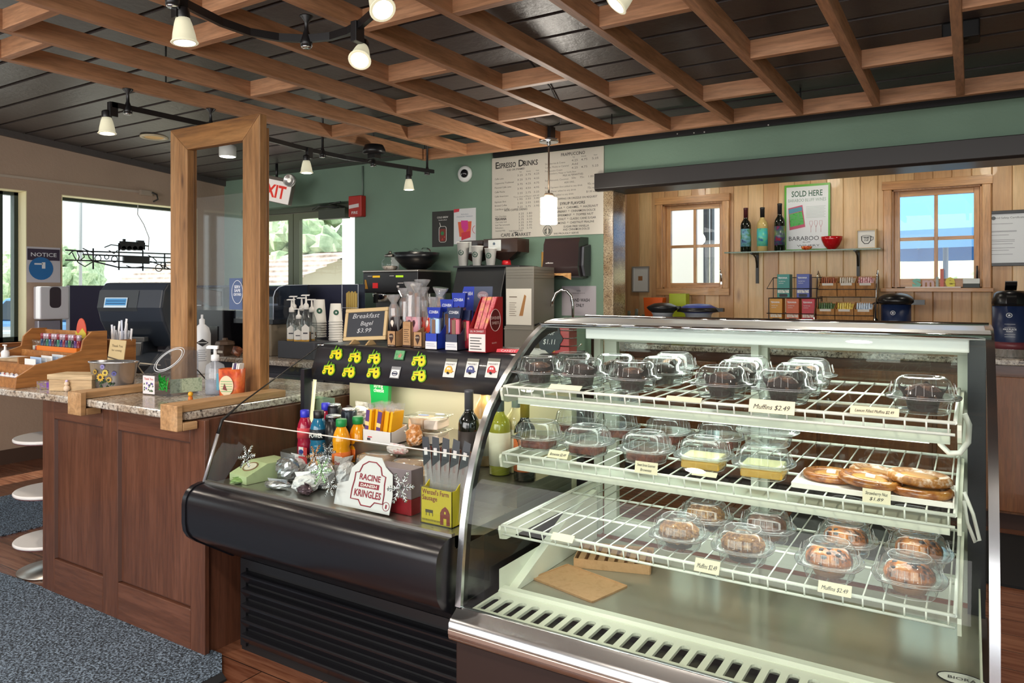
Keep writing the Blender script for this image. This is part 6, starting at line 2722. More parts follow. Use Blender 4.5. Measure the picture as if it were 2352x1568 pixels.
# stirrer caddy
x = at_in(806, 3.62)
t = thing('stirrer_caddy', 'clear two-tier holder of wooden stirrers and amber packets by the chalkboard', 'caddy', (x, 3.64, ZI))
m = MB(M('1c2438', .4))
m.box(-.075, .075, .03, .036, .0, .48)
m.box(-.075, .075, -.03, .03, .30, .304)
m.box(-.075, .075, -.03, .03, .0, .2)
m.m(M('c4ccd8', .3))
for xx in (-.075, .072):
    m.box(xx, xx + .003, -.03, -.027, .2, .48)
m.box(-.075, .075, -.03, -.027, .477, .48)
m.box(-.075, .075, -.03, -.027, .32, .323)
m.build('holder', t)
for k in range(10):
    m = MB(M('cbb064', .6) if k % 2 else M('b89a50', .6))
    m.box(-.045 + k * .0095, -.038 + k * .0095, -.02, -.01, .304, .42 + (k % 3) * .006)
    m.build('wooden_stirrer', t)
m = MB(M('9a6420', .4))
m.box(-.05, .05, -.02, .01, .2, .28)
m.build('amber_packets', t)
# toaster oven (rapid cook) with glass dome
x = at_in(628, 3.38)
t = thing('glass_bakery_dome', 'tall curved glass countertop warmer behind the right timber post', 'warmer', (x - .10, 3.45, 1.10))
m = MB(M('23262e', .3))
m.prism([(-.16, .0), (.16, 0), (.16, .03), (-.16, .03)], 'x', -.2, .2)
m.prism([(-.02, .03), (.16, .03), (.16, .24), (.05, .24)], 'x', -.2, -.19)
m.box(-.2, .2, .14, .16, .03, .26)
m.box(-.18, .18, -.1, .12, .11, .118)
m.build('warmer_frame', t)
m = MB(clear('blue_grey_glass', 'a8b4c8', .04, 1.2, 1.45, .1, '6a7890'))
pr = [(-.155, .03), (-.155, .18), (-.14, .22), (-.11, .245), (-.06, .258), (.14, .262)]
m.strip([(-.2, a, b) for a, b in pr], [(.2, a, b) for a, b in pr])
m.raw([(.2, a, b) for a, b in pr + [(.15, .03)]], [tuple(range(7))])
m.m(M('c8d4e8', .2))
m.tube([(.2, a, b) for a, b in pr], .003, 6)
m.build('curved_glass', t)
m = MB(M('e8e4e0', .4))
m.box(-.02, .18, -.13, -.10, .122, .135)
m.build('white_tray', t)
t = thing('coffee_grinder', 'beige coffee grinder base with a small grey display under the glass warmer', 'grinder', (x - .05, 3.42, ZI))
m = MB(M('978a78', .4, .3))
m.box(-.14, .135, -.13, .13, 0, .213)
m.build('grinder_body', t, bevel=.008)
m = MB(M('d8dcdc', .4))
m.box(.0, .115, -.134, -.13, .10, .19)
m.m(M('5c6c58', .3))
m.box(.01, .07, -.136, -.134, .13, .17)
m.m(INK)
m.box(.05, .062, -.136, -.134, .108, .118)
m.box(.075, .087, -.136, -.134, .108, .118)
m.build('control_panel', t)
# dark rapid oven between the posts
x = at_in(505, 3.4)
t = thing('counter_oven', 'black countertop oven seen between the two timber posts', 'oven', (x, 3.44, ZI))
m = MB(M('222228', .3))
m.box(-.25, .25, -.2, .2, .0, .46)
m.build('oven_body', t, bevel=.01)
m = MB(M('0e0e12', .15))
m.box(-.20, .20, -.206, -.2, .04, .19)
m.build('oven_window', t)
m = MB(M('4a3a34', .4, .3))
m.prism([(-.23, .45), (.12, .33), (.24, .33), (.24, .43), (.0, .455)], 'y', -.210, -.2)
m.m(M('c8305c', .4))
m.box(-.25, -.18, -.214, -.21, .38, .392)
m.m(M('c8ccd4', .3))
m.box(-.05, .03, -.214, -.21, .33, .337)
m.build('oven_door', t, bevel=.002)
t = thing('basket', 'brown lidded tin with a white label on the inner counter between the posts', 'tin', (onY(517, 800, 3.18).x, 3.18, ZI))
m = MB(M('5a4434', .5))
m.lathe([(.055, 0), (.06, .07), (.062, .075)], (0, 0, 0), 4, smooth=False)
m.m(M('6a5444', .45))
m.lathe([(.066, .075), (.06, .095), (.02, .105), (.018, .118), (0, .12)], (0, 0, 0), 8, smooth=False)
m.m(M('e4dcd0', .5))
m.box(-.02, .035, -.046, -.044, .02, .036)
m.build('tin_body', t)
t = thing('foil_packet', 'crumpled copper-brown packet beside the lidded tin', 'packet', (onY(545, 800, 3.17).x, 3.17, ZI))
m = MB(mottled('copper_foil', ['4a2c20', '8a5038', 'b87858'], 20, .3, 2, .3))
m.ball((0, 0, .035), .05, 9, 5, sz=.7, sy=.6, jit=.25, smooth=False)
m.build('packet', t)
t = thing('spray_bottle', 'tall white bottle with a black diamond logo right of the left timber post', 'bottle', (onY(464, 800, 2.42).x, 2.42, ZC), 1.0)
m = MB(M('d4d8de', .35))
m.lathe([(.040, 0), (.043, .01), (.043, .21), (.035, .24), (.02, .255), (.014, .26), (.014, .285), (.006, .29), (.006, .31)], (0, 0, 0), 24)
m.m(INK)
m.prism([(-.03, .165), (0, .145), (.03, .165), (0, .185)], 'y', -.0445, -.0435)
m.m(M('d8d8d8', .4))
m.box(-.022, .022, -.0450, -.0445, .1635, .1665)
m.m(M('8a8e96', .5))
for k in range(6):
    m.box(-.02, .02 - .006 * (k % 2), -.044, -.0432, .07 + k * .011, .073 + k * .011)
m.build('bottle_body', t)
# navy certified sticker sheet on acrylic
t = thing('certificate_sticker', 'navy sticker with a white ring lettered certified, on the hanging acrylic pane', 'sticker', (onY(541, 700, 2.055).x, 2.0575, 1.26))
m = MB(M('4a5c84', .4))
m.box(-.045, .04, 0, .002, -.02, .115)
m.m(M('e8ecf4', .4))
m.tube([(.01 + .036 * math.cos(a * PI / 12), -.001, .055 + .05 * math.sin(a * PI / 12)) for a in range(24)], .0014, 5, closed=True)
m.text('SERV', (.01, -.0005, .072), .012, w=.04, bold=.02)
m.text('SAFE', (.01, -.0005, .056), .012, w=.04, bold=.02)
m.text('CERTIFIED', (.01, -.0005, .040), .010, w=.052, bold=.02)
m.build('sticker', t)


# ================================================================ BACK COUNTER ALONG THE GREEN WALL
t = thing('cabinet', 'dark cabinet run under the coffee machines along the green wall', 'counter cabinet', (-3.1, 4.35, 0))
O = (-3.1, 4.35, 0)
m = mb(M('3c2c28', .5), O)
m.box(-4.25, -2.16, 4.08, 4.64, 0, .853)
m.build('body', t)
for k in range(4):
    m = mb(CAB, O)
    m.box(-4.22 + .52 * k, -3.73 + .52 * k, 4.062, 4.08, .1, .82)
    d = m.build('door', t, bevel=.003)
    m = mb(BRUSHED, O)
    m.rod((-3.78 + .52 * k, 4.045, .6), (-3.78 + .52 * k, 4.045, .72), .006)
    m.build('handle', d)
m = MB(GRAN)
m.box(-4.3, -2.16, 4.04, 4.645, .855, .885)
tag(m.build('granite_countertop', bevel=.005), 'granite worktop under the coffee machines against the green wall', 'countertop')
ZB2 = .8855
xa, xb = onY(834, 650, 4.16).x, onY(960, 650, 4.16).x
cx = (xa + xb) / 2
w = (xb - xa) / 2
t = thing('coffee_brewer', 'steel twin coffee brewer with dark control panel below a black bowl', 'coffee machine', (cx, 4.36, ZB2))
m = MB(BRUSHED)
m.box(-w, w, -.06, .2, 0, .42)
m.box(-w, w, -.2, .2, 0, .05)
m.build('brewer_body', t, bevel=.006)
m = MB(M('221c1e', .3))
m.box(-w, w, -.2, .2, .42, .575)
m.m(M('b8b0a8', .3, .8))
m.box(-w - .003, w + .003, -.205, .2, .575, .59)
m.build('brewer_head', t, bevel=.004)
m = MB(M('d8a818', .4, emis=.6))
m.box(-w + .10, -w + .17, -.2035, -.2, .535, .55)
m.m(M('a8d020', .4, emis=.6))
m.box(.06, .13, -.2035, -.2, .535, .55)
m.m(M('d82020', .4, emis=.3))
m.box(-w + .10, -w + .15, -.2035, -.2, .455, .495)
m.m(M('e8e0dc', .4))
m.box(-w + .05, -w + .09, -.2035, -.2, .545, .549)
m.box(.0, .04, -.2035, -.2, .545, .549)
m.box(.08, .13, -.2035, -.2, .49, .495)
m.box(.07, .09, -.2035, -.2, .46, .475)
m.m(M('d89828', .4))
m.prism([(-w + .02, .45), (-w + .05, .45), (-w + .03, .52), (-w + .02, .52)], 'y', -.2035, -.2)
m.build('control_panel', t)
for k, xx in enumerate((-w * .48, w * .5)):
    m = MB(CHROME)
    m.lathe([(.03, .345), (.07, .36), (.085, .40), (.088, .418)], (xx, -.12, 0), 24)
    m.m(BLACK)
    m.box(xx - .012, xx + .012, -.225, -.20, .345, .41)
    m.build('brew_basket', t)
# carafe, bowl
p = (cx - w * .45, 4.30, ZB2 + .5905)
t = thing('glass_carafe', 'glass jar with metal lid on top of the coffee brewer, left of the bowl', 'jar', p)
m = MB(ACRYL)
m.lathe([(.045, 0), (.062, .02), (.065, .07), (.045, .09), (.04, .11)], (0, 0, 0), 24)
m.build('jar_body', t)
m = MB(mottled('assorted_packets', ['c89868', 'e8dcd0', '8a6040'], 50, .6, 3, 0))
m.lathe([(.042, .003), (.056, .02), (.056, .035), (0, .038)], (0, 0, 0), 20)
m.build('contents', t)
m = MB(BRUSHED)
m.lathe([(.043, .105), (.043, .12), (.02, .13), (.01, .14), (.012, .15)], (0, 0, 0), 20)
m.build('jar_lid', t)
t = thing('mixing_bowl', 'wide black bowl holding clear lids on top of the coffee brewer', 'bowl', (cx + w * .28, 4.38, ZB2 + .5905))
m = MB(M('16181c', .3))
m.lathe([(.06, 0), (.11, .03), (.155, .09), (.17, .135), (.175, .135), (.165, .09), (.115, .036), (0, .01)], (0, 0, 0), 32)
m.build('bowl_body', t)
for k in range(5):
    tt = thing('plastic_dome', 'clear plastic cup lid heaped in the black bowl', 'cup lid', (cx + w * .28 - .06 + k * .03, 4.38 + (-1) ** k * .03, ZB2 + .5905 + .10 + .008 * k), 0, 'clear lids in the black bowl')
    m = MB(PET)
    m.t(Rx(.4 * (-1) ** k) @ Ry(.3 * (k - 2)))
    m.lathe([(.045, 0), (.047, .004), (.042, .008), (.036, .03), (0, .034)], (0, 0, 0), 18)
    m.build('lid_body', tt)
t = thing('white_card', 'white card leaning behind the glass jar on the coffee brewer', 'card', (cx - w * .75, 4.45, ZB2 + .5905))
m = MB(M('d8d8d0', .6))
m.box(-.04, .04, 0, .004, 0, .14)
m.build('card', t)
# clear cup stack
t = thing('clear_cup_stack', 'stack of clear plastic cups standing behind the wrapped snack sticks', 'plastic cup', (onY(1012, 640, 4.3).x, 4.3, ZB2))
for k in range(10):
    m = MB(clear('frosted_cup_plastic', 'dde6ee', .1, 1, 1.45, .14, 'd8e4ee'))
    z = .15 + k * .02
    m.lathe([(.045, z), (.036, z + .12), (0, z + .12)], (0, 0, 0), 18)
    m.build('cup', t)
m = MB(M('30323a', .5))
m.lathe([(.06, 0), (.06, .02), (.05, .15)], (0, 0, 0), 18)
m.build('cup_holder', t)
# register-like black machine carrying three cups
xa, xb = onY(1042, 650, 4.2).x, onY(1155, 650, 4.2).x
cx = (xa + xb) / 2
w = (xb - xa) / 2
t = thing('espresso_machine', 'black espresso machine body carrying three paper cups, behind the cigar boxes', 'espresso machine', (cx, 4.34, ZB2))
m = MB(M('26282a', .4))
m.prism([(-.16, 0), (.2, 0), (.2, .60), (-.10, .60), (-.16, .42)], 'x', -w, w)
m.build('machine_body', t, bevel=.006)
m = MB(M('1a1c1e', .5))
for k in range(7):
    m.box(w - .05, w - .035, -.164, -.155, .05 + k * .05, .085 + k * .05)
    m.box(w - .028, w - .013, -.164, -.155, .05 + k * .05, .085 + k * .05)
m.build('side_vents', t)
m = MB(M('303234', .35))
m.box(-w - .02, w + .02, -.12, .2, .60, .612)
m.build('cup_tray', t)
ztop = ZB2 + .6125
for (u, h, r, s_) in ((1064, .165, .045, 'tall'), (1096, .135, .043, 'medium'), (1127, .115, .042, 'short')):
    q = onY(u, 600, 4.27)
    t = thing('paper_cup', '%s white paper cup with green round emblem on the espresso machine' % s_, 'paper cup', (q.x, 4.27, ztop), .4, 'sample cups in three sizes')
    m = MB(M('ecebe4', .5))
    m.lathe([(r * .70, 0), (r, h), (r * 1.06, h), (r * 1.06, h + .004), (r * .96, h + .004), (r * .68, .008), (0, .008)], (0, 0, 0), 24)
    m.t(Rx(-.08))
    m.m(M('1e4a3a', .5))
    z0 = h * .55
    m.tube([(-.008 + .017 * math.cos(a * PI / 8), -r * .90 - .006, z0 + .017 * math.sin(a * PI / 8)) for a in range(16)], .003, 5, closed=True)
    m.prism([(-.008 + .008 * math.cos(a * PI / 5) * (1 if a % 2 else .5), z0 + .009 * math.sin(a * PI / 5) * (1 if a % 2 else .5)) for a in range(10)], 'y', -r * .9 - .009, -r * .9 - .004)
    m.build('cup', t)
# grinders with bean hoppers
for (ua, ub, y, lab) in ((1070, 1123, 4.48, 'brown bean hopper and grinder behind the paper cups'), (1125, 1202, 4.42, 'brown bean hopper with a red collar, right of the paper cups')):
    xa, xb = onY(ua, 570, y).x, onY(ub, 570, y).x
    cx = (xa + xb) / 2
    w = (xb - xa) / 2
    t = thing('bean_grinder', lab, 'coffee grinder', (cx, y, ZB2 + (.6125 if ub < 1130 else 0)))
    b0 = 0 if ub < 1130 else .6125
    m = MB(M('3a2a24', .15, coat=.4))
    m.raw([(-.03, -.03, b0 + .04), (.03, -.03, b0 + .04), (.03, .03, b0 + .04), (-.03, .03, b0 + .04),
           (-w, -.08, b0 + .095), (w, -.08, b0 + .095), (w, .08, b0 + .095), (-w, .08, b0 + .095),
           (-w, -.08, b0 + .19), (w, -.08, b0 + .19), (w, .08, b0 + .19), (-w, .08, b0 + .19)],
          [(0, 1, 5, 4), (1, 2, 6, 5), (2, 3, 7, 6), (3, 0, 4, 7), (4, 5, 9, 8), (5, 6, 10, 9), (6, 7, 11, 10), (7, 4, 8, 11), (8, 9, 10, 11)])
    m.build('bean_hopper', t)
    m = MB(M('d8dcd8', .4))
    m.box(-w * .7, w * .05, -.083, -.081, b0 + .105, b0 + .182)
    m.m(M('5a6a78', .4))
    m.prism([(-w * .35 + .01 * math.cos(a * PI / 6), b0 + .155 + .01 * math.sin(a * PI / 6)) for a in range(12)], 'y', -.085, -.083)
    m.build('hopper_label', t)
    m = MB(M('c82028', .35))
    m.lathe([(.036, b0 + .001), (.030, b0 + .042)], (0, 0, 0), 18)
    m.build('red_collar', t)
    if b0:
        m = MB(M('28282a', .45))
        m.box(.06, .17, -.10, .16, .50, b0 + .0)
        m.box(.06, .15, -.08, .1, 0, .5)
        m.build('grinder_body', t, bevel=.006)
    else:
        m = MB(M('28282a', .45))
        m.box(-.04, .04, -.04, .04, 0, .016)
        m.build('grinder_body', t)
# grey steel machine with a leaflet
xa, xb = onY(1158, 700, 4.14).x, onY(1222, 700, 4.14).x
t = thing('coffee_machine', 'tall grey steel coffee machine with a white leaflet on its front', 'coffee machine', ((xa + xb) / 2, 4.3, ZB2))
w = (xb - xa) / 2
m = MB(M('8f8a80', .38, .6))
m.box(-w, w, -.14, .14, .06, .595)
m.m(M('77736a', .4, .5))
for k in range(4):
    m.box(-w - .001, w + .001, -.141, .141, .52 + k * .018, .522 + k * .018)
m.m(M('9a958a', .35, .6))
m.box(-w - .004, w + .006, -.15, .145, .0, .20)
m.box(-w - .006, w + .008, -.154, .147, .178, .186)
m.build('machine_body', t, bevel=.004)
m = MB(M('dcd8cc', .6))
m.box(-w + .005, w - .015, -.1435, -.1415, .21, .45)
m.m(M('6a5a48', .6))
m.box(-w + .03, -w + .09, -.1442, -.1435, .392, .398)
for k in range(7):
    m.box(-w + .03, -w + .085 - .01 * (k % 2), -.1442, -.1435, .27 + k * .014, .273 + k * .014)
m.m(M('a87848', .6))
for k in range(3):
    m.prism([(.0 + k * .008, .27), (.012 + k * .008, .27), (.05 + k * .002, .40), (.04 + k * .002, .41)], 'y', -.1448 - k * .0003, -.1435)
m.build('leaflet', t)
m = MB(M('1c1c1e', .4))
m.tube([(w, -.12, .21), (w + .04, -.13, .225), (w + .06, -.13, .18), (w + .09, -.12, .12)], .007, 6)
m.build('steam_lever', t)
# faucet
q = onY(1316, 720, 4.42)
t = thing('faucet', 'chrome gooseneck faucet before the hand wash sign', 'faucet', (q.x, 4.42, ZB2))
m = MB(CHROME)
m.tube([(0, 0, 0), (0, 0, .34), (-.01, -.005, .40), (-.04, -.015, .435), (-.075, -.03, .442), (-.11, -.04, .42), (-.13, -.05, .37), (-.135, -.052, .33)], .0095, 10)
m.build('spout', t)
m = MB(CHROME)
m.lathe([(.026, 0), (.026, .01), (.014, .03)], (0, 0, 0), 18)
m.rod((.02, 0, .05), (.07, -.01, .08), .006)
m.build('base', t)

# ================================================================ ON THE GREEN WALL
YW = 4.65


def wallthing(name, label, cat, u, v, y=YW, group=None):
    p = onY(u, v, y)
    return thing(name, label, cat, p, 0, group)


p = onY(1262, 448, YW)
MX0, MX1, MZ0, MZ1 = -3.078, -2.152, 1.714, 2.321
t = thing('menu_board', 'large white ESPRESSO DRINKS menu board high on the green wall', 'menu board', (-2.615, YW, 2.0175))
m = MB(M('d2cbbd', .3))
m.box(MX0 + 2.615, MX1 + 2.615, -.012, 0, -.3035, .3035)
m.build('board_panel', t, bevel=.002)
TXT = M('2a2622', .6)
TXG = M('5a544c', .6)
m = MB(TXT)
y0 = -.0125


def tx(s_, x, z, size, align='LEFT', bold=0, w=None, mat=TXT):
    m.m(mat)
    m.text(s_, (x, y0, z), size, align=align, bold=bold, w=w)


m.m(TXT)
tx('E', -.428, .222, .048, bold=.02)
tx('SPRESSO', -.398, .222, .037, w=.150, bold=.02)
tx('D', -.225, .222, .048, bold=.02)
tx('RINKS', -.181, .222, .037, w=.120, bold=.02)
tx('ICED OR STEAMED', -.25, .197, .013, 'CENTER', .01, .155)
tx('FRAPPUCCINO', .225, .262, .022, 'CENTER', .01, .19)
for x, s_ in ((-.21, 'Tall'), (-.14, 'Grande'), (-.065, 'Venti')):
    tx(s_, x, .176, .009, 'CENTER')
for x, s_ in ((.23, 'Tall'), (.31, 'Grande'), (.40, 'Venti')):
    tx(s_, x, .243, .009, 'CENTER')
rows = [('Caffe Latte', '3.25 3.75 4.25'), ('Cappuccino Traditional', '3.25 3.75 4.25'), ('Flavored Caffe Latte', '3.75 4.25 4.75'), ('Caffe Mocha', '3.95 4.50 4.95'), ('Caffe Americano', '2.25 2.75 3.25')]
z = .150
for (a, b) in rows:
    tx(a, -.435, z - .012, .0125, mat=TXG)
    for x, s_ in zip((-.235, -.165, -.095), b.split()):
        tx(s_, x, z, .0135, mat=TXG, w=.045)
    z -= .033
tx('Try a shot of flavor, add 60', -.27, z + .008, .011, w=.22, mat=TXG)
z -= .012
for (a, b) in (('Espresso Shot', '1.95 2.50 3.00'), ('Brewed Coffee', '2.25 2.55 2.85'), ('Cold Brew Coffee', '3.25 3.75 3.95')):
    tx(a, -.435, z - .008, .0125, mat=TXG)
    for x, s_ in zip((-.235, -.165, -.095), b.split()):
        tx(s_, x, z, .0135, mat=TXG, w=.045)
    z -= .028
tx('NON COFFEE DRINKS', -.25, -.103, .015, 'CENTER', .01, .20)
z = -.134
for (a, b) in (('Hot Chocolate', '3.25 3.80'), ('TEAVANA', '2.25 2.50'), ('Chai Latte Iced', '3.75 4.25'), ('Iced Tea Lemonade', '3.25 3.90'), ('Refreshers', '2.95 3.45'), ('Steamed Milk', '2.25 2.75')):
    if a == 'TEAVANA':
        tx(a, -.435, z - .012, .018, bold=.03, w=.105)
    else:
        tx(a, -.43, z - .010, .0115, mat=TXG)
    for x, s_ in zip((-.225, -.155), b.split()):
        tx(s_, x, z, .0135, mat=TXG, w=.045)
    z -= .0215
tx('THE MOUNTAIN', -.25, -.258, .011, 'CENTER', .0, .12)
m.prism([(-.28, -.268), (-.25, -.260), (-.22, -.268)], 'y', y0 - .0006, y0)
tx('CAFE & MARKET', -.25, -.292, .024, 'CENTER', .01, .26)
z = .218
for (a, b) in (('Strawberries & Creme', '4.25 4.75 5.25'), ('Coffee, Mocha or Caramel', 'Add'), ('Frappuccino Cream', '4.25 4.75 5.25')):
    tx(a, .0, z - .006, .0125, mat=TXG)
    for x, s_ in zip((.215, .29, .375), b.split()):
        tx(s_, x, z, .014, mat=TXG, w=.048)
    z -= .026
tx('Strawberry, Mango or Vanilla Bean', .03, z, .011, w=.22, mat=TXG)
tx('MILK ALTERNATIVES', .225, .118, .013, 'CENTER', .0, .16)
tx('Soy, Almond, Coconut', .0, .092, .0125, w=.19, mat=TXG)
tx('50c    75c    1.00', .30, .095, .013, 'CENTER', w=.17, mat=TXG)
tx('ADD ONS...', .20, .068, .012, 'CENTER')
tx('Extra Espresso Shot added to any drink', -.0, .040, .0125, w=.30, mat=TXG)
tx('95c ea.', .34, .044, .014, w=.06, mat=TXG)
tx('Syrup Flavor added to any drink', .0, .012, .0125, w=.25, mat=TXG)
tx('75c ea.', .34, .016, .014, w=.06, mat=TXG)
tx('Super Shot added to any drink', .0, -.016, .0125, w=.23, mat=TXG)
tx('$1.00 ea.', .33, -.010, .014, w=.075, mat=TXG)
tx('WHIP TOPPING OR DRIZZLE ON REQUEST', .225, -.047, .013, 'CENTER', .01, .38)
tx('SYRUP FLAVORS', .22, -.085, .019, 'CENTER', .02, .20)
z = -.112
for s_, w_ in (('VANILLA  *  CARAMEL  *  HAZELNUT', .37), ('RASPBERRY  *  CINNAMON DOLCE', .33), ('PEPPERMINT  *  TOFFEE NUT', .30), ('COCONUT  *  CLASSIC CANE SUGAR', .34), ('ALMOND  *  CHESTNUT PRALINE', .31)):
    tx(s_, .235, z, .0145, 'CENTER', .01, w_)
    z -= .027
tx('SUGAR FREE VANILLA', .25, -.247, .0145, 'CENTER', .01, .20)
tx('AND CINNAMON DOLCE', .25, -.268, .0145, 'CENTER', .01, .21)
tx('WE PROUDLY SERVE', .17, -.293, .012, 'CENTER', .01, .20)
m.m(M('2e3a34', .6))
cxx, czz = .02, -.262
m.tube([(cxx + .036 * math.cos(a * PI / 12), y0 - .0006, czz + .036 * math.sin(a * PI / 12)) for a in range(24)], .0022, 5, closed=True)
m.tube([(cxx + .026 * math.cos(a * PI / 12), y0 - .0006, czz + .026 * math.sin(a * PI / 12)) for a in range(24)], .0012, 5, closed=True)
for k in range(5):
    for sgn in (-1, 1):
        m.tube([(cxx + sgn * (.006 + k * .004), y0 - .0006, czz - .022), (cxx + sgn * (.010 + k * .004), y0 - .0006, czz), (cxx + sgn * (.004 + k * .004), y0 - .0006, czz + .02 - k * .003)], .0012, 4)
m.build('lettering', t)

# paper towel dispenser
t = thing('towel_dispenser', 'smoky brown paper towel dispenser with a torn brown towel end', 'towel dispenser', (-2.40, YW, 1.545))
m = MB(M('3a2e2e', .12, coat=.5))
m.prism([(-.0, -.13), (-.08, -.14), (-.15, -.12), (-.17, -.06), (-.155, .0), (-.15, .10), (-.125, .145), (0, .15)][::-1], 'x', -.15, .125, True)
m.build('dispenser_cover', t, bevel=.01)
m = MB(M('55565c', .4))
m.prism([(-.0, -.12), (-.09, -.125), (-.12, -.05), (-.11, .08), (0, .10)][::-1], 'x', .125, .145)
m.build('side_panel', t, bevel=.006)
m = MB(M('e8e4e0', .4))
m.text('enMotion', (-.095, -.166, -.035), .011, w=.06, bold=.02, shear=.2)
m.build('lettering', t)
m = MB(mottled('brown_paper_towel', ['9a6c3c', 'c09058', 'd0a870'], 30, .8, 2, 0))
m.raw([(-.10, -.155, -.10), (.07, -.155, -.10), (.075, -.165, -.15), (.045, -.17, -.135), (.01, -.168, -.12), (-.04, -.172, -.118), (-.08, -.168, -.135), (-.12, -.165, -.14)], [(0, 7, 6, 5), (0, 5, 4, 1), (1, 4, 3, 2)])
m.build('paper_towel', t)
t = thing('hand_wash_sign', 'white sheet lettered HAND WASH ONLY taped under the towel dispenser', 'sign', (-2.35, YW, 1.25))
m = MB(M('b8b2b8', .3))
m.box(-.135, .135, -.002, 0, -.105, .105)
m.m(INK)
m.text('HAND WASH', (.01, -.0022, -.005), .022, w=.15, bold=.02)
m.text('ONLY', (.01, -.0022, -.042), .022, w=.065, bold=.02)
m.text('NOTICE', (-.0, -.0022, .066), .009, w=.03)
m.text('Employees please use this sink', (-.0, -.0022, .052), .006, w=.10)
m.build('sheet', t)
# scrub brush hanging
t = thing('scrub_brush', 'long wooden-handled brush hanging by a white loop on the green wall', 'brush', onY(1247, 620, YW - .03))
m = MB(M('c89850', .5))
m.tube([(.0, 0, .13), (.0, 0, .0), (-.004, 0, -.16)], [.012, .012, .010], 8)
m.m(WHITE)
m.tube([(0, 0, .125), (-.008, 0, .15), (0, 0, .175), (.008, 0, .15)], .003, 5, closed=True)
m.build('handle', t)
m = MB(M('1a1614', .6))
m.tube([(-.004, 0, -.15), (.002, -.01, -.19), (-.012, -.01, -.26), (-.03, 0, -.31)], [.012, .02, .022, .016], 8)
m.m(M('b84030', .5))
m.box(-.006, .014, -.034, -.02, -.25, -.19)
m.build('brush_head', t)
# dome camera
t = wallthing('security_camera', 'small white dome security camera on the green wall left of the menu', 'camera', 1070, 400)
m = MB(WHITE)
m.t(Rx(PI / 2))
m.lathe([(.062, 0), (.065, .015), (.055, .03), (.04, .034)], (0, 0, 0), 28)
m.build('camera_base', t)
m = MB(M('16161a', .1, coat=.5))
m.t(Tr(.012, 0, 0) @ Rx(PI / 2))
m.lathe([(.034, .03), (.032, .045), (.02, .058), (0, .062)], (0, 0, 0), 24)
m.build('camera_dome', t)
# posters
t = thing('poster', 'dark cold brew poster with a glass jar drink on the green wall', 'poster', (-3.551, YW, 1.811))
m = MB(M('2c2a26', .5))
m.box(-.106, .105, -.002, 0, -.141, .141)
m.m(M('e8e4dc', .5))
m.text('COLD BREW', (.0, -.0022, .085), .014, w=.11, bold=.01)
m.text('handcrafted', (.0, -.0022, .066), .010, w=.08)
m.tube([(x, -.003, z) for x, z in rrect(-.036, .036, -.105, .02, .02)], .0022, 5, closed=True)
m.rod((-.02, -.003, .02), (-.03, -.003, .05), .003, 5)
m.m(M('7a2a20', .5))
m.prism(rrect(-.030, .030, -.098, .0, .012), 'y', -.0035, -.002)
m.m(M('2a7a44', .5))
m.prism([(-.002 + .016 * math.cos(a * PI / 6), -.035 + .016 * math.sin(a * PI / 6)) for a in range(12)], 'y', -.0042, -.0035)
m.m(M('c84038', .5))
m.prism([(-.01, -.09), (.006, -.09), (.0, -.07)], 'y', -.0042, -.0035)
m.prism([(.012, -.07), (.026, -.07), (.02, -.055)], 'y', -.0042, -.0035)
m.build('print', t)
t = thing('poster', 'white poster with a pink and orange iced drink on the green wall', 'poster', (-3.337, YW, 1.823))
m = MB(M('dcdcdc', .5))
m.box(-.104, .104, -.002, 0, -.137, .137)
m.m(M('6a7a8c', .5))
m.text('Refreshers', (.0, -.0022, .088), .010, w=.07)
m.text('PASSION TANGO', (.0, -.0022, .070), .009, w=.15)
m.m(M('e0643c', .5))
m.prism([(-.065, .035), (.065, .035), (.055, -.09), (-.05, -.08)], 'y', -.003, -.002)
m.m(M('d83890', .5))
m.prism([(-.035, .045), (.03, .042), (.035, -.02), (.0, -.05), (-.03, -.01)], 'y', -.0037, -.003)
m.m(M('d03444', .5))
m.prism([(-.03, -.05), (.05, -.04), (.05, -.09), (-.03, -.11)], 'y', -.0042, -.003)
m.tube([(.104 - .03 * math.cos(a), -.003, -.03 + .03 * math.sin(a)) for a in (-1.3, -.8, -.3, .3, .8, 1.3)], .002, 5)
m.prism([(-.104, .137), (-.05, .137), (-.055, .115), (-.104, .11)], 'y', -.003, -.002)
m.build('print', t)
# exit sign with emergency lamp
t = thing('exit_sign', 'tilted white EXIT sign with red letters and a round emergency lamp', 'exit sign', (-5.10, 4.30, 2.185))
m = MB(M('6a6258', .5))
R = Rz(.30) @ Ry(.22)
m.t(R)
m.box(-.17, .17, -.02, .03, -.10, .12)
m.build('housing', t, bevel=.005)
m = MB(M('e8e0d8', .4, emis=.35))
m.t(R)
m.box(-.165, .165, -.026, -.02, -.095, .09)
m.m(M('d03428', .4, emis=.4))
m.text('EXIT', (0, -.0265, -.055), .105, w=.25, bold=.03)
m.build('sign_face', t)
m = MB(M('c8c4c0', .2, .5))
m.t(R @ Tr(.15, -.02, .11) @ Rx(PI / 2))
m.lathe([(.05, 0), (.055, .02), (.052, .045), (.044, .04), (.0, .028)], (0, 0, 0), 24)
m.m(M('f0ece0', .3, emis=.6))
m.lathe([(.0, .036), (.018, .034), (.02, .03)], (0, 0, 0), 16)
m.build('emergency_lamp', t)
m = MB(BLACK)
m.rod((.0, .02, .10), (.0, .02, ceilz(4.3) - 2.19), .012, 8)
m.build('ceiling_mount', t)
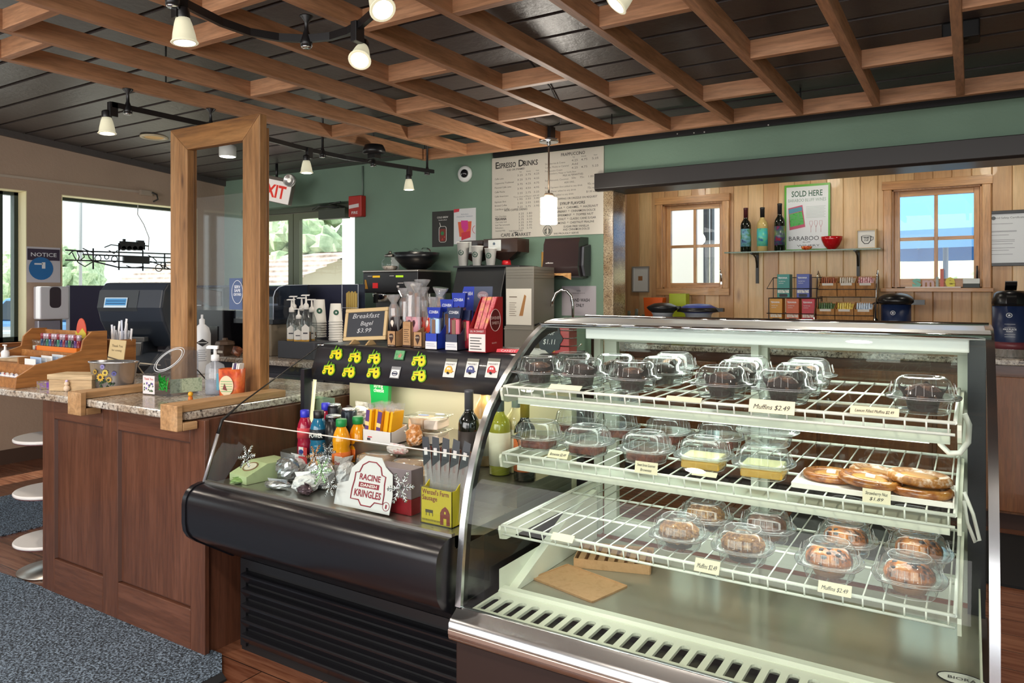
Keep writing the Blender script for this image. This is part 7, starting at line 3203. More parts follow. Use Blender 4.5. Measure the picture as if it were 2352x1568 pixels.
# door closer, fire alarm
t = thing('door_closer', 'olive grey door closer box with scissor arm on the entrance door', 'door closer', onY(775, 492, 4.78))
m = MB(M('43483c', .5))
m.box(-.17, .16, -.07, .0, -.045, .045)
m.build('closer_body', t, bevel=.004)
m = MB(M('2c2e2a', .4))
m.tube([(.06, -.05, .05), (-.12, -.10, .075), (-.28, -.03, .055)], .008, 6)
m.tube([(.14, -.05, .05), (.02, -.12, .08), (.18, -.14, .085)], .008, 6)
m.build('closer_arm', t)
t = wallthing('fire_alarm', 'red fire alarm strobe on the green wall right of the entrance door', 'fire alarm', 826, 475)
m = MB(M('b02820', .4))
m.box(-.075, .075, -.06, 0, -.09, .09)
m.build('alarm_body', t, bevel=.008)
m = MB(M('e0d8d4', .3))
m.prism([(-.06, -.02), (.05, -.01), (.05, .02), (-.06, .01)], 'y', -.068, -.06)
m.text('FIRE', (0, -.0605, -.065), .022, w=.07, bold=.02)
m.build('strobe', t)
q = onY(835, 420, YW)
m = MB(M('6a7a70', .5))
m.tube([(q.x, YW - .012, 2.385), (q.x, YW - .012, onY(828, 460, YW).z)], .008, 8)
tag(m.build('conduit_pipe'), 'thin painted conduit running down to the red fire alarm', 'conduit')

# ================================================================ LEFT WINDOW WALL
XW = -6.25


def onleft(u, v, e=0):
    return onX(u, v, XW + e)


RL = Rz(PI / 2)
p = onleft(100, 608, .0)
t = thing('notice_sign', 'white NOTICE sign with a large blue disc beside the left window', 'sign', (XW, p.y, p.z), 0)
m = MB(M('c8c4cc', .4))
m.box(0, .004, -.125, .125, -.14, .14)
m.m(M('3a2c44', .5))
m.box(.004, .005, -.12, .12, .035, .125)
m.m(M('1c6cae', .4))
m.prism([(-.02 + .09 * math.cos(a * PI / 12), -.03 + .09 * math.sin(a * PI / 12)) for a in range(24)], 'x', .005, .006)
m.m(M('e8eaf0', .5))
m.text('NOTICE', (.0052, 0, .065), .030, (0, 1, 0), w=.19, bold=.01)
m.box(.006, .007, -.07, -.01, .0, .012)
m.box(.006, .007, -.015, .01, -.03, .02)
m.build('sign_panel', t)
p = onleft(110, 695, .0)
t = thing('soap_dispenser', 'white wall dispenser with a dark oval window beside the left window', 'dispenser', (XW, p.y, p.z))
m = MB(M('d8d6dc', .35))
m.box(0, .11, -.11, .11, -.13, .13)
m.build('dispenser_body', t, bevel=.012, seg=3)
m = MB(M('3a3038', .3))
m.prism(rrect(-.04, .045, -.04, .125, .03), 'x', .11, .1115)
m.build('dark_window', t)
m = MB(M('8c8a96', .4))
m.box(0, .07, -.10, .06, -.28, -.14)
m.build('drip_tray', t, bevel=.004)
# thermostat-like plug strip with cable along the wall top
p0, p1 = onleft(0, 405), onleft(318, 441)
m = MB(M('b8a898', .5))
m.box(XW, XW + .012, .6, p1.y, p1.z - .008, p1.z + .012)
tag(m.build('cable_raceway'), 'thin tan cable raceway running along the left wall above the windows', 'raceway')
t = thing('outlet_box', 'small tan outlet box at the end of the raceway above the left window', 'outlet', (XW, p1.y + .04, p1.z))
m = MB(M('a89888', .5))
m.box(0, .04, -.04, .07, -.025, .02)
m.build('box_body', t, bevel=.004)
m = MB(M('2a2622', .5))
m.tube([(.04, .06, .005), (.05, .10, -.01), (.045, .115, -.05), (.03, .08, -.075)], .008, 6)
m.build('plug_cable', t)
m = MB(M('d8d8d8', .5))
w0 = onleft(317, 470, .05)
pts = [(317, 470), (316, 492), (330, 515), (342, 545), (341, 575)]
m.tube([tuple(onleft(u, v, .05)) for u, v in pts], .004, 6)
tag(m.build('hanging_wire'), 'thin white wire hanging in front of the large left window', 'cable')
# wrought iron train ornament in the window
t = thing('iron_ornament', 'black wrought iron rail ornament with a locomotive on top, in the left window', 'ornament', onleft(290, 600, .06))
Or = onleft(290, 600, .06)


def il(u, v):
    return tuple(onleft(u, v, .06) - Or)


IR = M('1c1a1e', .5)
m = MB(IR)
for pts in (((150, 574), (200, 577), (395, 583)), ((150, 597), (395, 603)), ((190, 584), (395, 592)), ((214, 570), (214, 618)), ((273, 558), (273, 620)), ((328, 575), (328, 622)), ((378, 582), (378, 618)), ((273, 571), (328, 574)), ((215, 600), (273, 614), (340, 615), (395, 618)), ((275, 575), (275, 555), (340, 565))):
    m.tube([il(u, v) for u, v in pts], .006, 6)
m.build('rails', t)
m = MB(IR)
for (c, r) in (((225, 593), 7), ((263, 595), 7), ((365, 615), 8), ((375, 608), 6), ((245, 590), 5)):
    m.tube([il(c[0] + r * math.cos(a * PI / 8), c[1] + r * math.sin(a * PI / 8)) for a in range(16)], .004, 5, closed=True)
for pts in (((158, 585), (166, 577), (176, 575), (182, 590), (178, 600)), ((166, 580), (172, 592), (180, 603), (195, 612), (215, 600)), ((178, 578), (190, 578), (194, 590), (186, 596)), ((200, 578), (205, 592), (214, 600)), ((340, 586), (352, 592), (360, 600)), ((190, 570), (200, 575), (214, 580)), ((250, 575), (262, 582), (270, 575)), ((240, 568), (255, 562), (272, 564)), ((345, 600), (360, 605), (380, 612), (394, 620)), ((290, 610), (305, 615), (330, 612))):
    m.tube([il(u, v) for u, v in pts], .0045, 6)
m.build('scrolls', t)
m = MB(IR)
a = Vector(il(283, 604)); b = Vector(il(342, 590))
m.box(-.012 + a.x, .012 + a.x, a.y, b.y, a.z, b.z)
m.build('name_plate', t)
m = MB(IR)
a = Vector(il(276, 568)); b = Vector(il(332, 560))
m.box(a.x - .01, a.x + .01, a.y, b.y, a.z - .01, b.z + .012)
for u in (283, 296, 309, 322):
    c = Vector(il(u, 570))
    m.t(Tr(c.x, c.y, c.z) @ Ry(PI / 2))
    m.lathe([(.02, -.01), (.02, .01)], (0, 0, 0), 12)
m.t()
c = Vector(il(285, 558))
m.box(c.x - .008, c.x + .008, c.y - .01, c.y + .01, c.z, c.z + .035)
c = Vector(il(322, 560))
m.box(c.x - .014, c.x + .014, c.y - .03, c.y + .03, c.z, c.z + .03)
m.build('locomotive', t)

# ================================================================ ALCOVE: pine wall, shelf, counter
YP = 5.5
t = thing('wall_shelf', 'green-edged glass wall shelf on two black brackets holding wine bottles', 'shelf', (-1.0, YP, 1.59))
m = MB(clear('green_glass_shelf', 'cfe8d8', .02, 1.0, 1.5, .05, '6a9a7c'))
m.box(-.51, .50, -.20, -.005, .0, .009)
m.build('glass_board', t)
m = MB(M('2c5a3c', .2))
m.box(-.51, .50, -.203, -.200, .0005, .0085)
m.build('green_edge', t)
for x in (-.325, .345):
    m = MB(M('1c1a18', .45))
    m.box(x - .010, x + .010, -.012, -.001, -.215, -.001)
    m.tube([(x, -.012, -.10), (x, -.05, -.03), (x, -.12, -.008), (x, -.19, -.006)], .006, 6)
    m.box(x - .010, x + .010, -.19, -.012, -.008, -.001)
    m.build('bracket', t)
ZSH = 1.5995
LB1 = mottled('colourful_wine_label', ['2c2c6a', '7ab0c8', '4a8a5c', 'b83038'], 18, .3, 2, 0)
LB2 = mottled('blue_green_wine_label', ['2c6cae', '6cc89c', '3cb8c8', '78c848'], 16, .3, 2, 0)
LB3 = mottled('red_wine_label', ['a82c30', '3a3c6a', '5a7a4c', 'c04040'], 16, .3, 2, 0)
wine('dark wine bottle with colourful label and dark red capsule, leftmost on the wall shelf', (onY(1713, 550, 5.38).x, 5.38, ZSH), WG, M('4a1c20', .4), LB1, .318, 'wine bottles on the wall shelf')
wine('pale wine bottle with blue-green label, middle of the three on the wall shelf', (onY(1751, 550, 5.38).x, 5.38, ZSH), M('c8b070', .1, coat=.5), M('1c1a1c', .4), LB2, .315, 'wine bottles on the wall shelf')
wine('dark wine bottle with red label beside the green-bordered poster', (onY(1791, 550, 5.38).x, 5.38, ZSH), WG, M('1c1a1c', .4), LB3, .335, 'wine bottles on the wall shelf')
for o_ in [o for o in bpy.data.objects if o.name.startswith('bottle_label') and o.parent and abs(o.parent.location.z - ZSH) < .001]:
    pass
pc = (onY(1801, 428, 5.46) + onY(1906, 575, 5.46)) / 2
t = thing('wine_poster', 'green-bordered SOLD HERE Baraboo Bluff Wines poster standing on the glass shelf', 'poster', (pc.x, 5.465, ZSH))
hw, hh = (onY(1906, 500, 5.465).x - onY(1801, 500, 5.465).x) / 2, .47
m = MB(M('5aa832', .4))
m.t(Rx(-.02))
m.box(-hw, hw, 0, .004, 0, hh)
m.m(M('d8dcdf', .5))
m.box(-hw + .014, hw - .012, -.0012, 0, .014, hh - .016)
m.m(M('1e5440', .5))
m.text('SOLD HERE', (0, -.0014, hh - .085), .040, w=.205, bold=.015)
m.m(M('7a9488', .5))
m.text('BARABOO BLUFF WINES', (0, -.0014, hh - .122), .022, w=.25)
for k in range(9):
    m.box(-.005, .122 - (k % 2) * .008, -.0018, -.0012, .31 - k * .0095, .3115 - k * .0095)
m.m(M('b84c68', .5))
m.prism([(-.125, .305), (-.03, .325), (-.010, .17), (-.115, .15)], 'y', -.003, -.0012)
m.m(M('4a8ca0', .5))
m.prism([(-.122, .298), (-.034, .313), (-.030, .285), (-.120, .265)], 'y', -.0036, -.003)
m.m(mottled('green_bottle_print', ['2c8a3c', '4ab048', '5c7a6a'], 60, .5, 2, 0))
m.prism([(-.118, .262), (-.032, .280), (-.018, .19), (-.110, .172)], 'y', -.0036, -.003)
m.m(M('c87c88', .5))
for k in range(3):
    x = .028 + k * .032
    m.tube([(x, -.002, .13), (x, -.002, .165), (x - .01, -.002, .19), (x - .008, -.002, .21), (x + .008, -.002, .21), (x + .01, -.002, .19), (x, -.002, .165)], .0012, 4)
m.m(M('22242a', .5))
m.text('BARABOO', (-.02, -.0014, .075), .030, w=.20)
m.text('BLUFF', (0, -.0014, .058), .010, w=.05)
m.text('WINERY', (0.01, -.0014, .032), .013, w=.15)
m.build('print', t)
q = onY(1910, 572, 5.36)
t = thing('bowl', 'glossy red bowl on the right half of the glass wall shelf', 'bowl', (q.x, 5.37, ZSH))
m = MB(M('b01018', .12, coat=.5))
m.lathe([(.02, 0), (.028, .004), (.05, .03), (.066, .065), (.070, .088), (.067, .088), (.047, .032), (0, .01)], (0, 0, 0), 28)
m.build('bowl_body', t)
q = onY(1853, 572, 5.34)
t = thing('candy_dish', 'tiny orange-red dish lying before the poster on the glass shelf', 'dish', (q.x, 5.335, ZSH))
m = MB(mottled('orange_red_glaze', ['8a1c10', 'd85020', 'e8a050'], 60, .25, 3, 0))
m.lathe([(.015, 0), (.03, .008), (.036, .022), (.03, .026), (0, .028)], (0, 0, 0), 20)
m.build('dish_body', t)
q = onY(1990, 560, 5.40)
t = thing('framed_sign', 'small wooden-framed white sign with a coffee cup drawing on the glass shelf', 'sign', (q.x, 5.40, ZSH), -.1)
m = MB(M('c8a878', .6))
m.box(-.062, .062, -.01, .02, 0, .008)
m.box(-.062, .062, -.01, .02, .122, .13)
m.box(-.062, -.054, -.01, .02, .008, .122)
m.box(.054, .062, -.01, .02, .008, .122)
m.build('frame', t)
m = MB(M('dcdad4', .6))
m.box(-.054, .054, .0, .008, .008, .122)
m.m(INK)
m.tube([(-.03, -.001, .085), (-.028, -.001, .055), (-.012, -.001, .036), (.012, -.001, .036), (.026, -.001, .055), (.028, -.001, .085)], .0025, 5)
m.tube([(-.03 + .0145 * 2 * (1 - math.cos(a)) , -.001, .085 + .006 * math.sin(a)) for a in (0, .8, 1.57, 2.4, 3.14, 4, 4.7, 5.5)], .0015, 4, closed=True)
m.tube([(.028, -.001, .08), (.042, -.001, .078), (.040, -.001, .06), (.024, -.001, .055)], .002, 5)
m.text('THIS', (0, -.0008, .068), .010, w=.034, bold=.03)
m.text('CUP', (0, -.0008, .053), .010, w=.028, bold=.03)
m.build('print', t)
# framed pictures on the pine wall
for (u0, v0, u1, v1, fr, lab, kind) in ((1453, 612, 1492, 671, '8a8078', 'small clear-framed picture hanging on the pine wall left of the small window', 0), (2260, 486, 2376, 610, '0c0c0e', 'large black-framed certificate on the pine wall at the right edge', 1)):
    a, b = onY(u0, v0, YP), onY(u1, v1, YP)
    w, h = (b.x - a.x) / 2, (a.z - b.z) / 2
    t = thing('picture_frame', lab, 'framed picture', ((a.x + b.x) / 2, YP, (a.z + b.z) / 2))
    m = MB(M(fr, .35))
    f = .02 if kind else .008
    m.box(-w, w, -.02, 0, h - f, h)
    m.box(-w, w, -.02, 0, -h, -h + f)
    m.box(-w, -w + f, -.02, 0, -h + f, h - f)
    m.box(w - f, w, -.02, 0, -h + f, h - f)
    m.build('frame', t, bevel=.002)
    m = MB(M('cfd2d4' if kind else 'd4d0cc', .3))
    m.box(-w + f, w - f, -.008, -.002, -h + f, h - f)
    if kind:
        m.m(M('5a5e62', .5))
        m.prism([(-w + .05 + .012 * math.cos(a_ * PI / 6), h - .045 + .012 * math.sin(a_ * PI / 6)) for a_ in range(12)], 'y', -.0088, -.008)
        m.text('Food Safety Certificate', (-.0, -.0084, h - .05), .012, w=.16)
        for k, (zz, ww) in enumerate(((.09, .12), (.045, .14), (.04, .14), (.02, .10), (-.01, .13), (-.02, .13), (-.035, .12), (-.06, .13), (-.075, .10), (-.10, .12))):
            m.box(-.1, -.1 + ww, -.0086, -.008, zz, zz + .002)
    else:
        m.m(M('a06a40', .5))
        m.box(-.02, .015, -.0086, -.008, -.01, .025)
        m.m(M('e8e8ec', .3))
        m.box(-w + .016, -w + .022, -.021, -.02, -h + .01, h - .01)
    m.build('picture', t)
# smile sign + little box on the sill
t = thing('smile_sign', 'white block sign spelling smile in pastel letters on the window sill', 'sign', (onY(2142, 660, 5.44).x, 5.445, 1.3395))
m = MB(M('e4d8d0', .5))
m.box(-.155, .155, -.018, .018, 0, .008)
m.build('base', t)
x = -.115
for ch, c, s_, wd in (('s', '78b8a8', .075, .05), ('m', 'c8a8a8', .058, .066), ('i', '9ca8a4', .066, .017), ('l', 'c86a5c', .11, .02), ('e', 'd8cc48', .085, .055)):
    m = MB(M(c, .5))
    for k in range(5):
        m.text(ch, (x + wd / 2, -.006 + k * .003, .008), s_, w=wd, bold=.04)
    m.build('letter', t)
    x += wd + .008
t = thing('card_box', 'small white and dark card box at the right of the window sill', 'box', (onY(2231, 655, 5.44).x, 5.45, 1.3395))
m = MB(M('2c3430', .5))
m.box(-.045, .045, -.02, .02, 0, .026)
m.m(M('d8dcd8', .5))
m.box(-.045, .045, -.02, .02, .026, .058)
m.build('box_body', t, bevel=.002)

# alcove counter
t = thing('cabinet', 'brown base cabinet under the granite counter behind the pastry case', 'counter cabinet', (-.8, 5.1, 0))
O = (-.8, 5.1, 0)
m = mb(CAB2, O)
m.box(-2.9, 2.1, 4.86, 5.49, .10, .913)
m.m(M('3a2018', .6))
m.box(-2.9, 2.1, 4.92, 5.49, 0, .10)
m.m(CABX)
m.box(-2.05, 2.1, 4.842, 4.86, .86, .912)
m.build('body', t)
for k in range(6):
    x = -2.03 + .62 * k
    m = mb(CAB2, O)
    m.box(x, x + .60, 4.84, 4.86, .115, .85)
    d = m.build('door', t, bevel=.004)
    m = mb(BRUSHED, O)
    m.ball((x + (.55 if k % 2 else .05), 4.822, .66), .013, 12, 8)
    m.rod((x + (.55 if k % 2 else .05), 4.84, .66), (x + (.55 if k % 2 else .05), 4.825, .66), .006)
    m.build('knob', d)
m = MB(GRAN)
m.prism([(-2.95, 4.845), (-2.07, 4.845), (-2.07, 4.82), (2.15, 4.82), (2.15, 5.495), (-2.95, 5.495)], 'z', .915, .95)
tag(m.build('granite_countertop', bevel=.006), 'long granite counter in the pine alcove carrying the coffee airpots', 'countertop')
ZA = .9505
NAVY = M('1c2a4c', .35)


def airpot(label, x, y, top):
    t = thing('coffee_airpot', label, 'airpot', (x, y, ZA))
    m = MB(NAVY)
    m.lathe([(.078, .055), (.080, .06), (.080, .29)], (0, 0, 0), 32)
    m.m(M('6a3038', .4))
    m.lathe([(.0805, .045), (.0805, .085)], (0, 0, 0), 32)
    m.build('airpot_body', t)
    m = MB(M('d4d4d4', .25, .9))
    m.lathe([(.078, 0), (.080, .004), (.080, .045), (.081, .046)], (0, 0, 0), 32)
    m.build('steel_base', t)
    m = MB(M('121214', .28))
    if top:
        m.lathe([(.081, .285), (.083, .30), (.080, .325), (.072, .355), (.055, .37), (0, .372)], (0, 0, 0), 30)
        m.prism([(-.085, .335), (-.10, .30), (-.09, .295), (-.06, .34), (-.04, .37)], 'x', -.02, .02)
        m.prism([(-.03, .40), (.04, .372), (.06, .372), (.06, .385), (-.02, .425), (-.04, .42)], 'x', -.025, .025)
        m.tube([(.075, 0, .32), (.10, 0, .36), (.10, 0, .30), (.085, 0, .26)], .006, 6)
    else:
        m.lathe([(.085, .285), (.10, .30), (.10, .315), (.085, .335), (.06, .35), (.03, .356), (0, .356)], (0, 0, 0), 30)
        m.tube([(-.085, 0, .30), (-.115, -.01, .29), (-.115, -.01, .20), (-.085, 0, .15)], .011, 8)
        m.box(.07, .15, -.03, .03, .285, .315)
    m.build('airpot_lid', t)
    m = MB(M('d8dce0', .4))
    m.tube([(-.01 + .012 * math.cos(a * PI / 8), -.0815, .235 + .012 * math.sin(a * PI / 8)) for a in range(16)], .0018, 5, closed=True)
    m.prism([(-.01 + .008 * math.cos(a_ * PI / 5 + PI / 2) * (.45 if a_ % 2 else 1), .235 + .008 * math.sin(a_ * PI / 5 + PI / 2) * (.45 if a_ % 2 else 1)) for a_ in range(10)], 'y', -.0835, -.0815)
    m.box(-.03, .015, -.0822, -.0805, .185, .1865)
    m.box(-.03, .015, -.0822, -.0805, .165, .1665)
    m.text('PIKE PLACE', (-.008, -.0818, .153), .008, w=.055, bold=.02)
    m.text('ROAST', (-.008, -.0818, .142), .008, w=.028, bold=.02)
    m.box(-.03, .015, -.0822, -.0805, .128, .1295)
    m.box(-.03, .015, -.0822, -.0805, .115, .1165)
    m.build('label_print', t)


airpot('tall navy coffee airpot with black pump lid at the right edge', onY(2322, 760, 5.0).x, 5.0, True)
airpot('navy and black coffee dispenser between the wooden packet bins and the airpot', onY(2058, 700, 5.15).x, 5.15, False)
bpy.data.objects['coffee_airpot.001'].scale = (1.05, 1.05, 1.0)
bpy.data.objects['coffee_airpot'].scale = (1.12, 1.12, 1.0)

# wooden six-bin packet organiser
xa, xb = onY(1878, 690, 5.1).x, onY(2008, 690, 5.1).x
cx, w = (xa + xb) / 2, (xb - xa) / 2
BW_ = wood('bamboo_bins', 'b07c44', 'bd8a52', '98683a', 'Z', .5, False)
t = thing('packet_organiser', 'chrome wire stand with six light wooden bins of condiment packets', 'organiser', (cx, 5.15, ZA))
bw = 2 * w / 3
for r_, (z0, yy) in enumerate(((.17, -.06), (.335, .03))):
    for k in range(3):
        x0 = -w + k * bw
        m = MB(BW_)
        m.prism([(yy - .03, z0), (yy + .07, z0), (yy + .07, z0 + .13), (yy - .05, z0 + .085)], 'x', x0 + .002, x0 + .006)
        m.prism([(yy - .03, z0), (yy + .07, z0), (yy + .07, z0 + .13), (yy - .05, z0 + .085)], 'x', x0 + bw - .006, x0 + bw - .002)
        m.prism([(yy - .03, z0), (yy - .026, z0), (yy - .046, z0 + .085), (yy - .05, z0 + .085)], 'x', x0 + .006, x0 + bw - .006)
        m.box(x0 + .006, x0 + bw - .006, yy + .066, yy + .07, z0, z0 + .13)
        m.box(x0 + .006, x0 + bw - .006, yy - .026, yy + .066, z0, z0 + .004)
        b_ = m.build('bin', t)
        c = [['2c4a2c', '5a7a4c'], ['c8a82c', 'e8d878'], ['8aa8c8', 'd8e4f0'], ['6a3420', 'a85c3c'], ['8a6a50', 'd8d4c8'], ['a83848', 'e8c8cc']][r_ * 3 + k]
        m = MB(mottled('packets_' + c[0], c + [c[0]], 60, .4, 2, 0))
        m.raw([(x0 + .008, yy - .04, z0 + .07), (x0 + bw - .008, yy - .04, z0 + .075), (x0 + bw - .008, yy + .06, z0 + .118), (x0 + .008, yy + .06, z0 + .112)], [(0, 1, 2, 3)])
        for q_ in range(6):
            xx = x0 + .012 + q_ * (bw - .03) / 6
            m.prism([(yy - .03 + .01 * (q_ % 3), z0 + .05), (yy + .0 + .01 * (q_ % 3), z0 + .06), (yy + .02, z0 + .125), (yy - .0, z0 + .120)], 'x', xx, xx + .008)
        m.build('packets', b_)
        m = MB(M('e0dcd4', .5))
        m.prism([(yy - .0475, z0 + .07), (yy - .052, z0 + .085), (yy - .05, z0 + .085), (yy - .0455, z0 + .07)], 'x', x0 + .022, x0 + bw - .022)
        m.build('bin_label', b_)
m = MB(M('3a3434', .3, .5))
for z0, yy in ((.215, -.105), (.166, -.09), (.38, -.015), (.33, -.0)):
    m.tube([(-w - .01, yy, z0), (w + .01, yy, z0)], .0025, 6)
m.m(CHROME)
for x in (-w - .01, w + .01):
    m.tube([(x, -.12, 0), (x, -.115, .22), (x, -.02, .33), (x, .0, .46), (x, .03, .50), (x, .11, .46), (x, .13, 0)], .004, 6)
m.build('wire_stand', t)
# tea boxes on black wire rack
xa, xb = onY(1766, 690, 5.1).x, onY(1880, 690, 5.1).x
cx, w = (xa + xb) / 2, (xb - xa) / 2
t = thing('wire_rack', 'black wire rack holding five coloured tea boxes in the alcove', 'rack', (cx, 5.16, ZA))
m = MB(M('16161a', .4))
for z0 in (.16, .322):
    m.tube([(-w, -.06, z0), (w, -.06, z0), (w, .07, z0), (-w, .07, z0)], .003, 5, closed=True)
    for k in range(7):
        x = -w + (2 * w) * k / 6
        m.rod((x, -.06, z0), (x, .07, z0), .0018, 4)
for (z0, z1) in ((.22, .22), (.385, .46)):
    m.tube([(-w - .01, -.075, z0), (w, -.075, z0), (w, .07, z1), (-w, .07, z1)], .003, 5, closed=True)
for x in (-w, w):
    for yy in (-.06, .07):
        m.rod((x, yy, 0), (x, yy, .46 if yy > 0 else .325), .003, 5)
m.build('wire_frame', t)
for (u, c, z0, nm) in ((1800, '128078', .3265, 'teal'), (1845, '34489c', .3265, 'blue'), (1783, 'c88c1c', .1645, 'golden yellow'), (1821, 'c0541c', .1645, 'orange'), (1857, 'b8182c', .1645, 'red')):
    q = onY(u, 690, 5.12)
    tt = thing('tea_box', '%s tea box on the %s tier of the black wire rack' % (nm, 'upper' if z0 > .3 else 'lower'), 'tea box', (q.x, 5.155, ZA + z0), 0, 'tea boxes on the wire rack')
    m = MB(M(c, .4))
    m.box(-.040, .040, -.045, .045, 0, .154)
    m.build('carton', tt, bevel=.002)
    m = MB(M('e8ecec', .5))
    m.text('TEAVANA', (-.004, -.0455, .125), .010, w=.058, bold=.03)
    m.text('herbal tea', (-.008, -.0455, .105), .007, w=.04)
    m.text('sachets', (-.014, -.0455, .092), .006, w=.03)
    m.m(mottled('leaf_print_' + c, [c, 'd8d8cc', c], 30, .4, 2, 0))
    m.box(-.036, .036, -.046, -.045, .03, .05)
    m.m(M('14141a', .5))
    m.prism(rrect(-.026, .026, .004, .024, .008), 'y', -.0463, -.045)
    m.build('front_print', tt)
# bins with lids, colourful boxes, glasses
t = thing('storage_bin', 'black-lidded bowl-shaped tub on the alcove counter below the small window', 'tub', (onY(1522, 710, 5.04).x, 5.04, ZA))
m = MB(M('8a9098', .4))
m.lathe([(.06, 0), (.07, .20), (.08, .215)], (0, 0, 0), 24)
m.build('tub_body', t)
m = MB(M('1c1e22', .3))
m.lathe([(.075, .215), (.10, .235), (.112, .25), (.10, .262), (.06, .28), (.02, .285), (0, .285)], (0, 0, 0), 24, sx=1.02)
m.box(.08, .13, -.015, .015, .245, .262)
m.build('lid', t)
t = thing('storage_bin', 'wide blue-lidded tub right of the black-lidded tub in the alcove', 'tub', (onY(1604, 712, 5.12).x, 5.12, ZA))
m = MB(M('9aa2ac', .35))
m.lathe([(.08, 0), (.09, .20), (.10, .215)], (0, 0, 0), 28)
m.build('tub_body', t)
m = MB(M('3448a0', .35))
m.lathe([(.10, .215), (.145, .225), (.13, .25), (.08, .275), (0, .28)], (0, 0, 0), 28)
m.m(BLACK)
m.lathe([(.146, .222), (.15, .228), (.13, .252), (.125, .252)], (0, 0, 0), 28)
m.box(.12, .18, -.02, .02, .225, .25)
m.build('lid', t)
t = thing('orange_box', 'bright orange open box on the alcove counter', 'box', (onY(1502, 700, 5.3).x, 5.3, ZA))
m = MB(M('e8641c', .4))
m.prism([(-.045, .0), (.045, 0), (.085, .32), (-.07, .32)], 'y', -.04, .04)
m.build('box_body', t, bevel=.003)
t = thing('lime_box', 'bright lime green box under the small pine window', 'box', (onY(1560, 690, 5.36).x, 5.36, ZA))
m = MB(M('a8b80c', .4))
m.box(-.066, .066, -.04, .04, 0, .35)
m.build('box_body', t, bevel=.003)
for k, (u, h) in enumerate(((1428, .245), (1441, .225), (1462, .24), (1474, .20))):
    tt = thing('drinking_glass', 'clear glass bottle standing beside the granite-clad wall end, %s' % ORD[k], 'glass', (onY(u, 710, 4.99).x, 4.99 + .03 * (k % 2), ZA), 0, 'clear glasses by the granite wall end')
    m = MB(clear('bluish_bottle_glass', 'c8dcdc', .03, 1.3, 1.45, .1, 'a8c4c4'))
    m.lathe([(.024, 0), (.026, .01), (.026, h * .7), (.012, h * .84), (.011, h)], (0, 0, 0), 16)
    m.build('glass_body', tt)

# ================================================================ FLOOR MATS
m = MB(CARPET)
m.prism([(-4.6, .1), (-2.19, .1), (-2.19, 1.62), (-2.30, 1.70), (-3.3, 1.675), (-4.6, 1.60)], 'z', .0005, .010)
m.m(M('15161a', .9))
m.prism([(-2.19, .1), (-2.14, .1), (-2.14, 1.60), (-2.19, 1.62)], 'z', .0005, .008)
tag(m.build('floor_mat'), 'large speckled blue-grey entrance mat before the brown counter', 'floor mat')
m = MB(CARPET)
m.box(-5.25, -4.42, 1.9, 4.3, .0005, .010)
tag(m.build('floor_mat'), 'speckled grey mat further back at the left, near the entrance door', 'floor mat')
m = MB(M('16171b', .9))
m.box(-.9, 1.6, 3.95, 4.78, .0005, .012)
tag(m.build('floor_mat'), 'plain dark rubber mat at the foot of the alcove cabinets', 'floor mat')

# ================================================================ OUTSIDE
CONC = plaster('pale_paving', 'd0ccc6', 8, .9, .3)
m = MB(CONC)
m.box(-60, -6.46, -40, 60, -.35, -.25)
m.box(-6.46, 40, 5.76, 60, -.35, -.25)
o = m.build('ground')
struct(o)
FOL = mottled('leaf_mass', ['7c9470', 'a8bc98', 'c8d4b4'], 6, .8, 4, 0)
FOL2 = mottled('dry_grass', ['a09878', 'd0c49c', 'b8bc94'], 8, .9, 4, 0)


def bush(name, label, cat, loc, r, h, mat, n=70, trunk=True, group=None):
    t = thing(name, label, cat, loc, 0, group)
    m = MB(mat)
    for k in range(n):
        a, b_ = random.uniform(0, 2 * PI), random.uniform(-1, 1)
        q = random.uniform(.5, 1) ** .5
        c = (r * q * math.cos(a) * math.sqrt(1 - b_ * b_), r * q * math.sin(a) * math.sqrt(1 - b_ * b_), h * .62 + h * .36 * q * b_)
        m.ball(c, r * random.uniform(.16, .3), 6, 4, jit=.3, smooth=False)
    m.build('foliage', t)
    if trunk:
        m = MB(M('4a3828', .8))
        m.tube([(0, 0, 0), (.05, 0, h * .3), (0, .04, h * .6)], [r * .1, r * .08, r * .05], 7)
        m.build('trunk', t)


bush('tree', 'round green tree far outside the leftmost window', 'tree', (-24, 5.6, -.25), 1.6, 3.6, FOL, 80)
bush('tree', 'low pale treetop beyond the cars in the large left window', 'tree', (-38, 18.4, -.25), 2.2, 3.6, FOL, 90)
bush('tree', 'leafy tree outside the left leaf of the glass entrance door', 'tree', (-11.2, 9.0, -.25), 1.1, 3.6, FOL, 90)
bush('tree', 'leafy tree outside the right leaf of the glass entrance door', 'tree', (-8.6, 8.2, -.25), .8, 3.1, FOL, 80)
for i, (x, y, w_) in enumerate(((-1.4, 9.6, 'left'), (-.1, 10.4, 'middle'), (1.2, 9.5, 'right'))):
    bush('shrub', 'pale shrub beyond the patio umbrella, the %s one' % w_, 'shrub', (x, y, -.25), .6, 1.7, FOL2 if i != 1 else FOL, 60, True, 'shrubs outside the right pine window')
m = MB(FOL2)
m.prism([(11.6, -.3), (17, 2.1), (26, 3.0), (26, -.3)], 'x', -9, 12)
struct(m.build('hillside'))
